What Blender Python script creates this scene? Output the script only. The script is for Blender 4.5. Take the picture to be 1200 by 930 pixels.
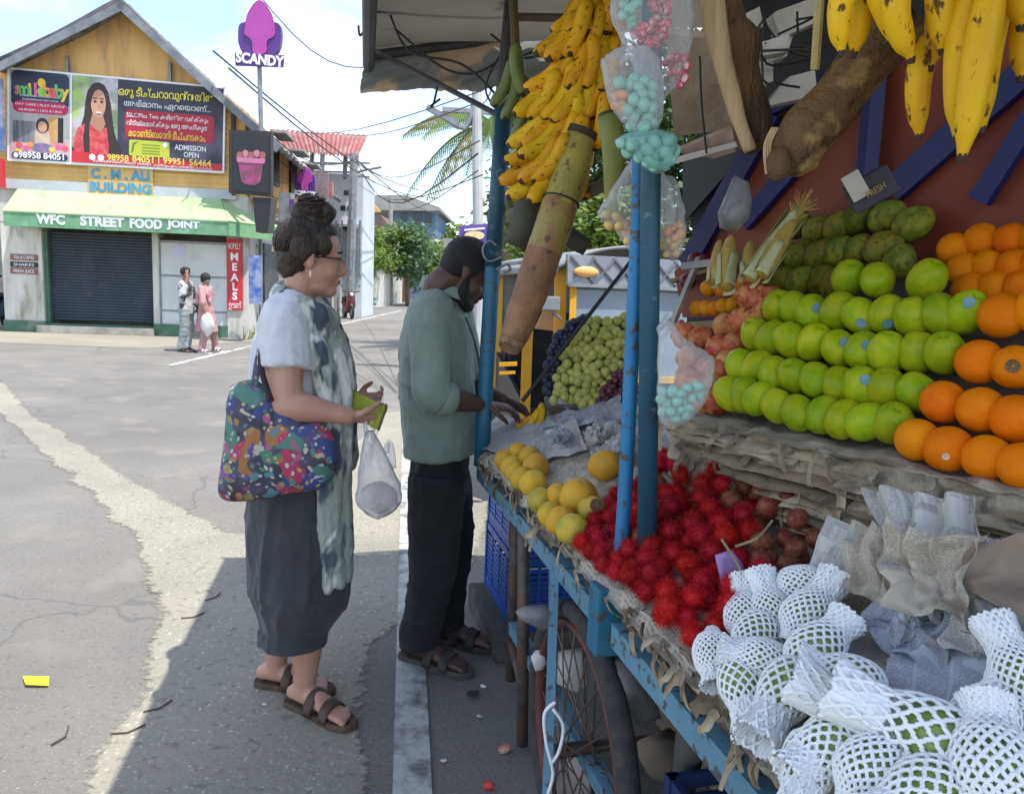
import bpy, bmesh, math, random
from mathutils import Vector, Matrix, Euler, noise
R = math.radians
rnd = random.Random(7)
for o in list(bpy.data.objects):
    bpy.data.objects.remove(o)
SC = bpy.context.scene
COL = SC.collection

# ------------------------------------------------------------------ camera
CAM_H, TILT, ROLL, FPX = 1.48, R(8.0), 0.040, 900.0
HOR_Y = 335.0                                   # photo row of the horizon at the middle column (photo is 1200 x 930)
cam_d = bpy.data.cameras.new('camera')
cam = bpy.data.objects.new('camera', cam_d)
COL.objects.link(cam)
cam.location = (0, 0, CAM_H)
CAM_M = (Matrix.Rotation(R(90) - TILT, 3, 'X') @ Matrix.Rotation(ROLL, 3, 'Z'))
cam.rotation_euler = CAM_M.to_euler()
cam_d.sensor_width = 36.0
cam_d.lens = FPX / 1200 * 36.0
SHIFT_PX = (HOR_Y + FPX * math.tan(TILT)) - 465.0  # where the optical axis meets the picture
cam_d.shift_y = SHIFT_PX / 1200.0
cam_d.clip_end = 900
SC.camera = cam
SC.render.resolution_x, SC.render.resolution_y = 1024, 793

# ------------------------------------------------------------------ light
SUN_DIR = Vector((0.78, -0.52, 2.32)).normalized()
w = bpy.data.worlds.new('World'); SC.world = w; w.use_nodes = True
nt = w.node_tree; nt.nodes.clear()
def wn(t): return nt.nodes.new(t)
out = wn('ShaderNodeOutputWorld'); bg = wn('ShaderNodeBackground'); sky = wn('ShaderNodeTexSky')
sky.sky_type = 'NISHITA'; sky.sun_disc = False
sky.sun_elevation = math.asin(SUN_DIR.z); sky.sun_rotation = math.atan2(SUN_DIR.x, SUN_DIR.y)
sky.dust_density = 0.4; sky.air_density = 1.0; sky.ozone_density = 2.0
tc = wn('ShaderNodeTexCoord'); mp = wn('ShaderNodeMapping'); mp.inputs['Scale'].default_value = (1.0, 1.0, 2.6)
nz = wn('ShaderNodeTexNoise'); nz.inputs['Scale'].default_value = 2.3; nz.inputs['Detail'].default_value = 7; nz.inputs['Roughness'].default_value = .58; nz.inputs['Distortion'].default_value = .35
cr = wn('ShaderNodeValToRGB'); cr.color_ramp.elements[0].position = .45; cr.color_ramp.elements[1].position = .74
cr.color_ramp.elements[0].color = (.06, .06, .06, 1); cr.color_ramp.elements[1].color = (.92, .92, .92, 1)
mx = wn('ShaderNodeMix'); mx.data_type = 'RGBA'; mx.inputs['B'].default_value = (4.9, 4.5, 4.05, 1)
L = nt.links.new
L(tc.outputs['Generated'], mp.inputs['Vector']); L(mp.outputs[0], nz.inputs['Vector']); L(nz.outputs['Fac'], cr.inputs[0])
L(cr.outputs[0], mx.inputs['Factor']); L(sky.outputs[0], mx.inputs['A']); L(mx.outputs['Result'], bg.inputs['Color']); L(bg.outputs[0], out.inputs[0])
bg.inputs['Strength'].default_value = 0.15
sun_d = bpy.data.lights.new('sun', 'SUN'); sun_d.energy = 2.8; sun_d.angle = R(.53); sun_d.color = (1, .955, .89)
sun = bpy.data.objects.new('sun', sun_d); COL.objects.link(sun)
sun.rotation_euler = SUN_DIR.to_track_quat('Z', 'Y').to_euler(); sun.location = (3, -3, 9)
vs = SC.view_settings
vs.view_transform = 'Standard'; vs.look = 'None'; vs.gamma = 1; vs.exposure = 1.28; vs.use_curve_mapping = False
SC.cycles.use_denoising = True
SC.cycles.max_bounces = 8; SC.cycles.diffuse_bounces = 4; SC.cycles.transparent_max_bounces = 12

# ------------------------------------------------------------------ placing: a photo pixel read at a known distance or height
def ray(px, py):
    d = Vector(((px - 600) / FPX, -(py - 465 - SHIFT_PX) / FPX, -1.0))
    return CAM_M @ d
def P(px, py, Y):
    d = ray(px, py); t = Y / d.y
    return Vector((d.x * t, Y, CAM_H + d.z * t))
def G(px, py, z=0.0):
    d = ray(px, py); t = (z - CAM_H) / d.z
    return Vector((d.x * t, d.y * t, z))
def PL(px, py, p0, n):
    d = ray(px, py); o = Vector((0, 0, CAM_H)); t = (p0 - o).dot(n) / d.dot(n)
    return o + d * t
def V(*a): return Vector(a)

# ------------------------------------------------------------------ scene graph
def tag(o, label=None, cat=None, group=None, kind=None):
    if label: o['label'] = label
    if cat: o['category'] = cat
    if group: o['group'] = group
    if kind: o['kind'] = kind
    return o
def link(o, parent=None):
    COL.objects.link(o)
    if parent is not None: o.parent = parent
    return o
def empty(name, loc=(0, 0, 0), label=None, cat=None, group=None, rz=0):
    o = bpy.data.objects.new(name, None); link(o); o.location = loc; o.rotation_euler = (0, 0, rz); o.empty_display_size = .05
    return tag(o, label, cat, group)
def mesh(name, vf, mat=None, smooth=False, uvs=None):
    me = bpy.data.meshes.new(name)
    me.from_pydata([tuple(v) for v in vf[0]], [], [tuple(f) for f in vf[1]])
    if uvs is not None:
        uvl = me.uv_layers.new(name='UVMap')
        for lp in me.loops: uvl.data[lp.index].uv = uvs[lp.vertex_index]
    if mat is not None: me.materials.append(mat)
    if smooth: me.shade_smooth()
    me.update()
    return me
def ob(name, vf, mat, parent=None, smooth=False, uvs=None, at=None):
    """One mesh object. World-space vertices are re-based on the parent's (or its own) location."""
    base = parent.matrix_basis.translation if (parent is not None and parent.parent is None and parent.type == 'EMPTY') else None
    vs_ = vf[0]
    if at is not None:
        vs_ = [Vector(v) - at for v in vs_]
    elif base is not None and base.length > 0:
        vs_ = [Vector(v) - base for v in vs_]
    o = bpy.data.objects.new(name, mesh(name, (vs_, vf[1]), mat, smooth, uvs))
    link(o, parent)
    if at is not None: o.location = at if base is None else at - base
    return o
def inst(name, me, loc, parent=None, rot=(0, 0, 0), sc=(1, 1, 1), mat=None):
    o = bpy.data.objects.new(name, me); link(o, parent)
    if parent is not None and parent.type == 'EMPTY' and parent.parent is None: loc = Vector(loc) - parent.location
    o.location = loc; o.rotation_euler = rot
    o.scale = sc if hasattr(sc, '__len__') else (sc, sc, sc)
    return o
def copy_tree(o, parent=None):
    c = o.copy(); COL.objects.link(c); c.parent = parent
    for ch in list(o.children): copy_tree(ch, c)
    return c
def setmat(o, m):
    o.data.materials.clear(); o.data.materials.append(m)

# ------------------------------------------------------------------ geometry: (verts, faces) builders
def join(*parts):
    vs_, fs = [], []
    for v, f in parts:
        k = len(vs_); vs_ += list(v); fs += [tuple(i + k for i in q) for q in f]
    return vs_, fs
def xf(vf, m):
    return [m @ Vector(v) for v in vf[0]], vf[1]
def box(c, s, rot=None, bev=0.0):
    c = Vector(c); hx, hy, hz = s[0] / 2, s[1] / 2, s[2] / 2
    if bev <= 0:
        v = [Vector((x, y, z)) for x in (-hx, hx) for y in (-hy, hy) for z in (-hz, hz)]
        f = [(0, 1, 3, 2), (4, 6, 7, 5), (0, 4, 5, 1), (2, 3, 7, 6), (0, 2, 6, 4), (1, 5, 7, 3)]
    else:
        b = min(bev, hx * .9, hy * .9, hz * .9)
        bm = bmesh.new(); bmesh.ops.create_cube(bm, size=1.0)
        for q in bm.verts: q.co = Vector((q.co.x * s[0], q.co.y * s[1], q.co.z * s[2]))
        bmesh.ops.bevel(bm, geom=list(bm.edges), offset=b, segments=2, affect='EDGES', profile=.6)
        bm.verts.index_update()
        v = [q.co.copy() for q in bm.verts]; f = [tuple(q.index for q in fa.verts) for fa in bm.faces]; bm.free()
    if rot is not None:
        m = rot if isinstance(rot, Matrix) else Euler(rot).to_matrix()
        v = [m @ q for q in v]
    return [q + c for q in v], f
def box2(a, b, bev=0.0):
    a, b = Vector(a), Vector(b)
    return box((a + b) / 2, (abs(b.x - a.x), abs(b.y - a.y), abs(b.z - a.z)), None, bev)
def frame_of(t, ref=None):
    t = t.normalized()
    r = Vector(ref) if ref is not None else (Vector((0, 0, 1)) if abs(t.z) < .9 else Vector((0, 1, 0)))
    a = r.cross(t)
    if a.length < 1e-5: a = Vector((1, 0, 0)).cross(t)
    a.normalize(); b = t.cross(a).normalized()
    return a, b
def catmull(p, n):
    """p: list of tuples of floats; n samples per span."""
    out_ = []
    m = len(p)
    for i in range(m - 1):
        p0, p1, p2, p3 = p[max(i - 1, 0)], p[i], p[i + 1], p[min(i + 2, m - 1)]
        for k in range(n):
            t = k / n; t2, t3 = t * t, t * t * t
            out_.append(tuple(.5 * ((2 * b) + (-a + c) * t + (2 * a - 5 * b + 4 * c - d) * t2 + (-a + 3 * b - 3 * c + d) * t3) for a, b, c, d in zip(p0, p1, p2, p3)))
    out_.append(tuple(p[-1]))
    return out_
def tube(pts, rad, n=8, ref=None, sub=0, cap=True, rb=None, rnd_cap=False):
    """Sweep along pts. rad: float or list; rb: second radius list (along b axis)."""
    m = len(pts)
    ra = list(rad) if hasattr(rad, '__len__') else [rad] * m
    rb = (list(rb) if hasattr(rb, '__len__') else [rb] * m) if rb is not None else list(ra)
    rows = [(p[0], p[1], p[2], x, y) for p, x, y in zip(pts, ra, rb)]
    if sub > 1 and m > 1: rows = catmull(rows, sub)
    if rnd_cap:
        def dome(r0, r1):
            d = (Vector(r0[:3]) - Vector(r1[:3])).normalized(); rr = (abs(r0[3]) + abs(r0[4])) / 2
            res = []
            for k in (.45, .8, .97):
                s = math.sqrt(max(0, 1 - k * k)); q = Vector(r0[:3]) + d * rr * k
                res.append((q.x, q.y, q.z, r0[3] * s, r0[4] * s))
            return res
        rows = dome(rows[0], rows[1])[::-1] + rows + dome(rows[-1], rows[-2])
    vs_, fs = [], []
    pa = None
    for i, r in enumerate(rows):
        a0 = Vector(rows[max(i - 1, 0)][:3]); a1 = Vector(rows[min(i + 1, len(rows) - 1)][:3])
        t = a1 - a0
        if t.length < 1e-9: t = Vector((0, 0, 1))
        t.normalize()
        if ref is not None or pa is None: a, b = frame_of(t, ref)
        else:
            a = pa - t * pa.dot(t)
            a = a.normalized() if a.length > 1e-6 else frame_of(t)[0]
            b = t.cross(a)
        pa = a
        c = Vector(r[:3])
        for k in range(n):
            an = 2 * math.pi * k / n
            vs_.append(c + a * (math.cos(an) * r[3]) + b * (math.sin(an) * r[4]))
    for i in range(len(rows) - 1):
        for k in range(n):
            k2 = (k + 1) % n
            fs.append((i * n + k, i * n + k2, (i + 1) * n + k2, (i + 1) * n + k))
    if cap:
        fs.append(tuple(range(n))[::-1]); fs.append(tuple((len(rows) - 1) * n + k for k in range(n)))
    return vs_, fs
def bar(a, b, wx, wy=None, ref=None):
    """Rectangular bar from a to b."""
    a, b = Vector(a), Vector(b); wy = wy or wx
    x, y = frame_of(b - a, ref)
    v = [p + x * (sx * wx / 2) + y * (sy * wy / 2) for p in (a, b) for sx, sy in ((-1, -1), (1, -1), (1, 1), (-1, 1))]
    f = [(3, 2, 1, 0), (4, 5, 6, 7)] + [(k, (k + 1) % 4, 4 + (k + 1) % 4, 4 + k) for k in range(4)]
    return v, f
def grid(fn, nu, nv):
    vs_ = [Vector(fn(i / nu, j / nv)) for j in range(nv + 1) for i in range(nu + 1)]
    fs = [(j * (nu + 1) + i, j * (nu + 1) + i + 1, (j + 1) * (nu + 1) + i + 1, (j + 1) * (nu + 1) + i) for j in range(nv) for i in range(nu)]
    uv = [(i / nu, j / nv) for j in range(nv + 1) for i in range(nu + 1)]
    return (vs_, fs), uv
def thick(vf, t):
    """Give an open sheet a thickness along -normal."""
    bm = bmesh.new(); vv = [bm.verts.new(p) for p in vf[0]]
    for f in vf[1]:
        try: bm.faces.new([vv[i] for i in f])
        except ValueError: pass
    bm.normal_update()
    bmesh.ops.solidify(bm, geom=list(bm.faces), thickness=t)
    bm.verts.index_update()
    r = [q.co.copy() for q in bm.verts], [tuple(q.index for q in fa.verts) for fa in bm.faces]
    bm.free(); return r
def lathe(prof, n=16, axis=None):
    """prof: list of (r, z)."""
    vs_, fs = [], []
    for r, z in prof:
        for k in range(n):
            an = 2 * math.pi * k / n; vs_.append(Vector((r * math.cos(an), r * math.sin(an), z)))
    for i in range(len(prof) - 1):
        for k in range(n):
            k2 = (k + 1) % n; fs.append((i * n + k, i * n + k2, (i + 1) * n + k2, (i + 1) * n + k))
    fs.append(tuple(range(n))[::-1]); fs.append(tuple((len(prof) - 1) * n + k for k in range(n)))
    return vs_, fs
def ball(c, r, n=14, m=10, rot=None, fn=None):
    rx, ry, rz = r if hasattr(r, '__len__') else (r, r, r)
    prof = [(max(math.sin(math.pi * i / m), .02), -math.cos(math.pi * i / m)) for i in range(m + 1)]
    v, f = lathe(prof, n)
    if fn: v = [fn(q) for q in v]
    v = [Vector((q.x * rx, q.y * ry, q.z * rz)) for q in v]
    if rot is not None:
        mm = rot if isinstance(rot, Matrix) else Euler(rot).to_matrix()
        v = [mm @ q for q in v]
    c = Vector(c)
    return [q + c for q in v], f
def poly(pts, dirn, th):
    """Extrude a closed 3D outline by th along dirn (front face stays at pts)."""
    n = len(pts); d = Vector(dirn).normalized() * th
    v = [Vector(p) for p in pts] + [Vector(p) + d for p in pts]
    f = [tuple(range(n)), tuple(range(2 * n - 1, n - 1, -1))] + [(i, n + i, n + (i + 1) % n, (i + 1) % n) for i in range(n)]
    return v, f
def jitter(vf, amp, scale, seed=0.0):
    s = Vector((seed * 3.1, seed * 1.7, seed * 5.3))
    return [v + noise.noise_vector(Vector(v) * scale + s) * amp for v in vf[0]], vf[1]
def fbm(p, oct=4):
    return noise.fractal(p, 1.0, 2.0, oct)
def fuse(name, vf, voxel, mat, parent=None, smooth_it=4, disp=None):
    """Voxel-union overlapping closed pieces into one continuous surface."""
    me = mesh(name, vf, None)
    o = bpy.data.objects.new('tmp', me); COL.objects.link(o)
    md = o.modifiers.new('r', 'REMESH'); md.mode = 'VOXEL'; md.voxel_size = voxel; md.adaptivity = 0
    if smooth_it:
        sm = o.modifiers.new('s', 'SMOOTH'); sm.factor = .5; sm.iterations = smooth_it
    dg = bpy.context.evaluated_depsgraph_get()
    m2 = bpy.data.meshes.new_from_object(o.evaluated_get(dg))
    bpy.data.objects.remove(o); bpy.data.meshes.remove(me)
    m2.name = name
    if disp:
        ns = [q.normal.copy() for q in m2.vertices]
        for q, nn in zip(m2.vertices, ns): q.co = disp(q.co, nn)
    m2.materials.clear(); m2.materials.append(mat); m2.shade_smooth(); m2.update()
    r = bpy.data.objects.new(name, m2); link(r, parent)
    if parent is not None and parent.type == 'EMPTY' and parent.parent is None:
        m2.transform(Matrix.Translation(-parent.location))
    return r

# ------------------------------------------------------------------ materials
MATS = {}
def mat(name, c1, c2=None, scale=20.0, detail=4.0, lo=.38, hi=.62, rough=.65, bump=0.0, bscale=None, metal=0.0, rv=0.0, rh=0.0,
        spec=.5, coords='Object', stretch=None, alpha=None, trans=0.0, sss=0.0, c3=None, s3=3.0, lo3=.5, hi3=.62, bdist=.01, emit=None, sheen=0, coat=0):
    if name in MATS: return MATS[name]
    m = bpy.data.materials.new(name); m.use_nodes = True
    t = m.node_tree; b = t.nodes['Principled BSDF']; N = t.nodes.new; K = t.links.new
    b.inputs['Roughness'].default_value = rough; b.inputs['Metallic'].default_value = metal; b.inputs['Specular IOR Level'].default_value = spec
    b.inputs['Coat Weight'].default_value = coat
    if coat: b.inputs['Coat Roughness'].default_value = .12
    if sheen: b.inputs['Sheen Weight'].default_value = sheen
    if sss:
        b.inputs['Subsurface Weight'].default_value = sss; b.inputs['Subsurface Radius'].default_value = (.02, .012, .008); b.inputs['Subsurface Scale'].default_value = .4
    tcn = N('ShaderNodeTexCoord'); vec = tcn.outputs[coords]
    if stretch:
        mpn = N('ShaderNodeMapping'); mpn.inputs['Scale'].default_value = stretch; K(vec, mpn.inputs['Vector']); vec = mpn.outputs[0]
    def nz_(s, d=detail):
        n_ = N('ShaderNodeTexNoise'); n_.inputs['Scale'].default_value = s; n_.inputs['Detail'].default_value = d; n_.inputs['Roughness'].default_value = .6
        K(vec, n_.inputs['Vector']); return n_.outputs['Fac']
    def ramp(v_, a, b_):
        r_ = N('ShaderNodeMapRange'); r_.inputs['From Min'].default_value = a; r_.inputs['From Max'].default_value = b_; r_.clamp = True
        K(v_, r_.inputs['Value']); return r_.outputs[0]
    def mix(f, a, b_):
        x = N('ShaderNodeMix'); x.data_type = 'RGBA'
        if f is None: x.inputs['Factor'].default_value = 1
        else: K(f, x.inputs['Factor'])
        for sck, val in (('A', a), ('B', b_)):
            if isinstance(val, tuple): x.inputs[sck].default_value = (*val, 1)
            else: K(val, x.inputs[sck])
        return x.outputs['Result']
    colr = None
    if c2 is not None: colr = mix(ramp(nz_(scale), lo, hi), tuple(c1), tuple(c2))
    if c3 is not None: colr = mix(ramp(nz_(s3, 3), lo3, hi3), colr if colr is not None else tuple(c1), tuple(c3))
    if rv or rh:
        oi = N('ShaderNodeObjectInfo'); hs = N('ShaderNodeHueSaturation')
        a1 = N('ShaderNodeMapRange'); a1.inputs['To Min'].default_value = 1 - rv; a1.inputs['To Max'].default_value = 1 + rv * .8; K(oi.outputs['Random'], a1.inputs['Value']); K(a1.outputs[0], hs.inputs['Value'])
        ml = N('ShaderNodeMath'); ml.operation = 'MULTIPLY'; ml.inputs[1].default_value = 7.31; K(oi.outputs['Random'], ml.inputs[0])
        fr = N('ShaderNodeMath'); fr.operation = 'FRACT'; K(ml.outputs[0], fr.inputs[0])
        a2 = N('ShaderNodeMapRange'); a2.inputs['To Min'].default_value = .5 - rh; a2.inputs['To Max'].default_value = .5 + rh; K(fr.outputs[0], a2.inputs['Value']); K(a2.outputs[0], hs.inputs['Hue'])
        if colr is None: hs.inputs['Color'].default_value = (*c1, 1)
        else: K(colr, hs.inputs['Color'])
        colr = hs.outputs[0]
    if colr is None: b.inputs['Base Color'].default_value = (*c1, 1)
    else: K(colr, b.inputs['Base Color'])
    if bump:
        bp = N('ShaderNodeBump'); bp.inputs['Strength'].default_value = bump; bp.inputs['Distance'].default_value = bdist
        K(nz_(bscale or scale * 2, 5), bp.inputs['Height']); K(bp.outputs[0], b.inputs['Normal'])
    if alpha is not None: b.inputs['Alpha'].default_value = alpha
    if trans: b.inputs['Transmission Weight'].default_value = trans
    if emit: b.inputs['Emission Color'].default_value = (*emit[0], 1); b.inputs['Emission Strength'].default_value = emit[1]
    MATS[name] = m
    return m
def s2l(r, g, b):
    f = lambda c: ((c / 255 + .055) / 1.055) ** 2.4 if c > 10 else c / 255 / 12.92
    return (f(r), f(g), f(b))
def nodes(m): return m.node_tree.nodes, m.node_tree.links.new, m.node_tree.nodes['Principled BSDF']
def text(name, s, size, m, parent, loc, xdir, up, align='CENTER', depth=.004, bold=0.0, sx=1.0, width=None, height=None):
    """Lettering as a thin mesh; xdir and up are world vectors, loc the baseline point."""
    c = bpy.data.curves.new(name, 'FONT'); c.body = s; c.size = size; c.align_x = align; c.extrude = depth; c.offset = bold; c.resolution_u = 3
    o = bpy.data.objects.new('tmp', c); COL.objects.link(o)
    dg = bpy.context.evaluated_depsgraph_get()
    me = bpy.data.meshes.new_from_object(o.evaluated_get(dg)); bpy.data.objects.remove(o)
    me.name = name; me.materials.clear(); me.materials.append(m)
    if width is not None and len(me.vertices):
        xs = [v.co.x for v in me.vertices]; ww = max(xs) - min(xs)
        if ww > 0: sx = width / ww
    sy = 1.0
    if height is not None and len(me.vertices):
        ys = [v.co.y for v in me.vertices]; sy = height / max(1e-6, max(ys) - min(ys))
        me.transform(Matrix.Translation((0, -min(ys), 0)))
    x = Vector(xdir).normalized(); z = Vector(up); z = (z - x * z.dot(x)).normalized(); nrm = x.cross(z)
    mt = Matrix((x, z, nrm)).transposed()
    me.transform(mt.to_4x4() @ Matrix.Diagonal((sx, sy, 1, 1)))
    r = bpy.data.objects.new(name, me); link(r, parent)
    loc = Vector(loc)
    if parent is not None and parent.type == 'EMPTY' and parent.parent is None: loc = loc - parent.location
    r.location = loc
    return r
# ================================================================== ground
def ground_material(name, c1, c2, dark, speck, bs, patch=None):
    m = mat(name, c1, c2, scale=1.1, detail=6, lo=.3, hi=.7, rough=.9, coords='Object')
    n, K, b = nodes(m)
    tcn = n.new('ShaderNodeTexCoord'); vec = tcn.outputs['Object']
    base = b.inputs['Base Color'].links[0].from_socket
    def chain(base, scale, lo, hi, colour, typ='n', amt=1.0):
        if typ == 'n':
            t = n.new('ShaderNodeTexNoise'); t.inputs['Detail'].default_value = 3; t.inputs['Scale'].default_value = scale; o_ = t.outputs['Fac']
        else:
            t = n.new('ShaderNodeTexVoronoi'); t.inputs['Scale'].default_value = scale; o_ = t.outputs['Distance']
        K(vec, t.inputs['Vector'])
        r = n.new('ShaderNodeMapRange'); r.inputs['From Min'].default_value = lo; r.inputs['From Max'].default_value = hi; r.inputs['To Max'].default_value = amt; K(o_, r.inputs['Value'])
        x = n.new('ShaderNodeMix'); x.data_type = 'RGBA'; K(r.outputs[0], x.inputs['Factor']); K(base, x.inputs['A']); x.inputs['B'].default_value = (*colour, 1)
        return x.outputs['Result']
    base = chain(base, speck * .45, .57, .72, dark, amt=.55)
    base = chain(base, speck, .60, .74, tuple(min(1, c * 1.9) for c in c2), amt=.8)
    base = chain(base, .35, .45, .75, tuple(c * .72 for c in c1), amt=.7)
    if name == 'asphalt':                                # cracks and tar seams
        wz = n.new('ShaderNodeTexNoise'); wz.inputs['Scale'].default_value = 1.6; wz.inputs['Detail'].default_value = 5; K(vec, wz.inputs['Vector'])
        wa = n.new('ShaderNodeVectorMath'); wa.operation = 'MULTIPLY_ADD'; wa.inputs[1].default_value = (.9, .9, 0); K(wz.outputs['Color'], wa.inputs[0]); K(vec, wa.inputs[2])
        ve = n.new('ShaderNodeTexVoronoi'); ve.feature = 'DISTANCE_TO_EDGE'; ve.inputs['Scale'].default_value = .42; K(wa.outputs[0], ve.inputs['Vector'])
        ce = n.new('ShaderNodeMapRange'); ce.inputs['From Min'].default_value = .002; ce.inputs['From Max'].default_value = .007; ce.inputs['To Min'].default_value = .32; ce.inputs['To Max'].default_value = 0; K(ve.outputs['Distance'], ce.inputs[0])
        x = n.new('ShaderNodeMix'); x.data_type = 'RGBA'; K(ce.outputs[0], x.inputs['Factor']); K(base, x.inputs['A']); x.inputs['B'].default_value = (.05, .05, .05, 1); base = x.outputs['Result']
        base = chain(base, 2.3, .56, .70, (.27, .25, .21), amt=.45); base = chain(base, .9, .60, .72, (.10, .10, .10), amt=.4)
    K(base, b.inputs['Base Color'])
    t1 = n.new('ShaderNodeTexNoise'); t1.inputs['Scale'].default_value = bs; t1.inputs['Detail'].default_value = 6; t1.inputs['Roughness'].default_value = .7; K(vec, t1.inputs['Vector'])
    bp = n.new('ShaderNodeBump'); bp.inputs['Strength'].default_value = .8; bp.inputs['Distance'].default_value = .012; K(t1.outputs['Fac'], bp.inputs['Height']); K(bp.outputs[0], b.inputs['Normal'])
    return m
M_ASPH = ground_material('asphalt', (.165, .155, .138), (.225, .213, .188), (.07, .07, .07), 95, 70)
M_GRAV = ground_material('gravel_shoulder', (.24, .225, .185), (.34, .315, .25), (.09, .088, .08), 60, 48)
M_DUST = ground_material('dusty_verge', (.26, .24, .19), (.33, .30, .23), (.13, .12, .10), 40, 30)
def flat(name, pts, z, m, kind='structure', parent=None):
    o = ob(name, ([Vector((p[0], p[1], z)) for p in pts], [tuple(range(len(pts)))]), m, parent)
    if kind: tag(o, kind=kind)
    return o
ground = flat('ground', [(-400, -20), (400, -20), (400, 700), (-400, 700)], 0, M_ASPH)
# gravelly shoulder: traced edge, roughened
def rough_poly(pix, amp, step=.06, seed=0):
    pts = [G(x, y) for x, y in pix]; res = []
    for i, a in enumerate(pts):
        b_ = pts[(i + 1) % len(pts)]; n_ = max(1, int((b_ - a).length / step))
        for k in range(min(n_, 400)):
            q = a.lerp(b_, k / n_); s = amp * min(1, q.y / 4 + .4)
            res.append(q + V(noise.noise(q * 5 + V(seed, 0, 0)), noise.noise(q * 5 + V(0, seed + 9, 0)), 0) * s + V(noise.noise(q * 19 + V(seed, 0, 0)), noise.noise(q * 19 + V(0, seed, 4)), 0) * s * .5)
    return res
sand_pix = [(-260, 395), (-60, 425), (0, 445), (40, 488), (85, 515), (150, 560), (200, 590), (260, 622), (320, 628), (400, 540), (450, 484), (575, 470), (585, 560), (560, 660), (430, 760), (420, 935), (400, 1300),
            (60, 1300), (110, 930), (140, 868), (170, 800), (178, 760), (186, 716), (178, 688), (166, 640), (110, 582), (60, 540), (0, 484), (-60, 450), (-260, 410)]
sp_ = [G(x, y) for x, y in sand_pix]
def sdist(x, y):
    c = False; best = 1e9; j_ = len(sp_) - 1
    for i_ in range(len(sp_)):
        a, b_ = sp_[i_], sp_[j_]
        if (a.y > y) != (b_.y > y) and x < (b_.x - a.x) * (y - a.y) / (b_.y - a.y) + a.x: c = not c
        dx, dy = b_.x - a.x, b_.y - a.y; t = max(0, min(1, ((x - a.x) * dx + (y - a.y) * dy) / (dx * dx + dy * dy)))
        d = (x - a.x - t * dx) ** 2 + (y - a.y - t * dy) ** 2
        if d < best: best = d
        j_ = i_
    return math.sqrt(best) * (1 if c else -1)
st_ = .085; gv, gf, ga, gi = [], [], [], {}
nx_, ny_ = int(9 / st_), int(13 / st_)
for iy in range(ny_):
    for ix in range(nx_):
        x, y = -8.6 + ix * st_, .5 + iy * st_
        d = sdist(x, y) + .05 * noise.noise(V(x * 3, y * 3, 0)) + .03 * noise.noise(V(x * 9, y * 9, 5))
        if d > -.25: gi[(ix, iy)] = len(gv); gv.append(V(x, y, .004)); ga.append(max(-1, min(1, d / .10)) * .5 + .5)
for (ix, iy), k0 in gi.items():
    q = [gi.get((ix + a, iy + b_)) for a, b_ in ((0, 0), (1, 0), (1, 1), (0, 1))]
    if None not in q: gf.append(tuple(q))
me = mesh('gravel_shoulder', (gv, gf), M_GRAV)
at_ = me.attributes.new('edge', 'FLOAT', 'POINT')
for i_, v_ in enumerate(ga): at_.data[i_].value = v_
n, K, b = nodes(M_GRAV)
an_ = n.new('ShaderNodeAttribute'); an_.attribute_name = 'edge'
tcg = n.new('ShaderNodeTexCoord'); nzg = n.new('ShaderNodeTexNoise'); nzg.inputs['Scale'].default_value = 26; nzg.inputs['Detail'].default_value = 8; nzg.inputs['Roughness'].default_value = .75; K(tcg.outputs['Object'], nzg.inputs['Vector'])
ad = n.new('ShaderNodeMath'); ad.operation = 'ADD'; K(an_.outputs['Fac'], ad.inputs[0]); K(nzg.outputs['Fac'], ad.inputs[1])
mrg = n.new('ShaderNodeMapRange'); mrg.inputs['From Min'].default_value = .92; mrg.inputs['From Max'].default_value = 1.08; K(ad.outputs[0], mrg.inputs[0]); K(mrg.outputs[0], b.inputs['Alpha'])
o = bpy.data.objects.new('gravel_shoulder', me); link(o); tag(o, kind='structure')
# worn white edge line
M_LINE = mat('worn_white_paint', (.46, .46, .43), (.15, .15, .14), scale=9, detail=9, lo=.46, hi=.60, rough=.85, c3=(.32, .32, .30), s3=30, lo3=.45, hi3=.75, bump=.4, bscale=80)
a, b_, c_, d_ = G(460, 960), G(507, 960), G(497, 700), G(464, 700)
dirw = ((d_ + c_) - (a + b_)); dirw.z = 0; dirw.normalize(); sidew = V(dirw.y, -dirw.x, 0) * .058
m0 = (a + b_) / 2
flat('road_edge_line', [m0 - dirw * 3 - sidew, m0 - dirw * 3 + sidew, m0 + dirw * 30 + sidew * .9, m0 + dirw * 30 - sidew * .9], .008, M_LINE)
M_LINE2 = mat('faded_road_paint', (.5, .5, .47), (.22, .21, .2), scale=3, lo=.45, hi=.6, rough=.85)
def line2(p, q, wd, nm='road_marking'):
    p, q = G(*p), G(*q); s = V((q - p).y, -(q - p).x, 0).normalized() * wd / 2
    flat(nm, [p - s, p + s, q + s, q - s], .005, M_LINE2)
line2((200, 428), (318, 400), .12); line2((395, 381), (470, 364), .16)
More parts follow.
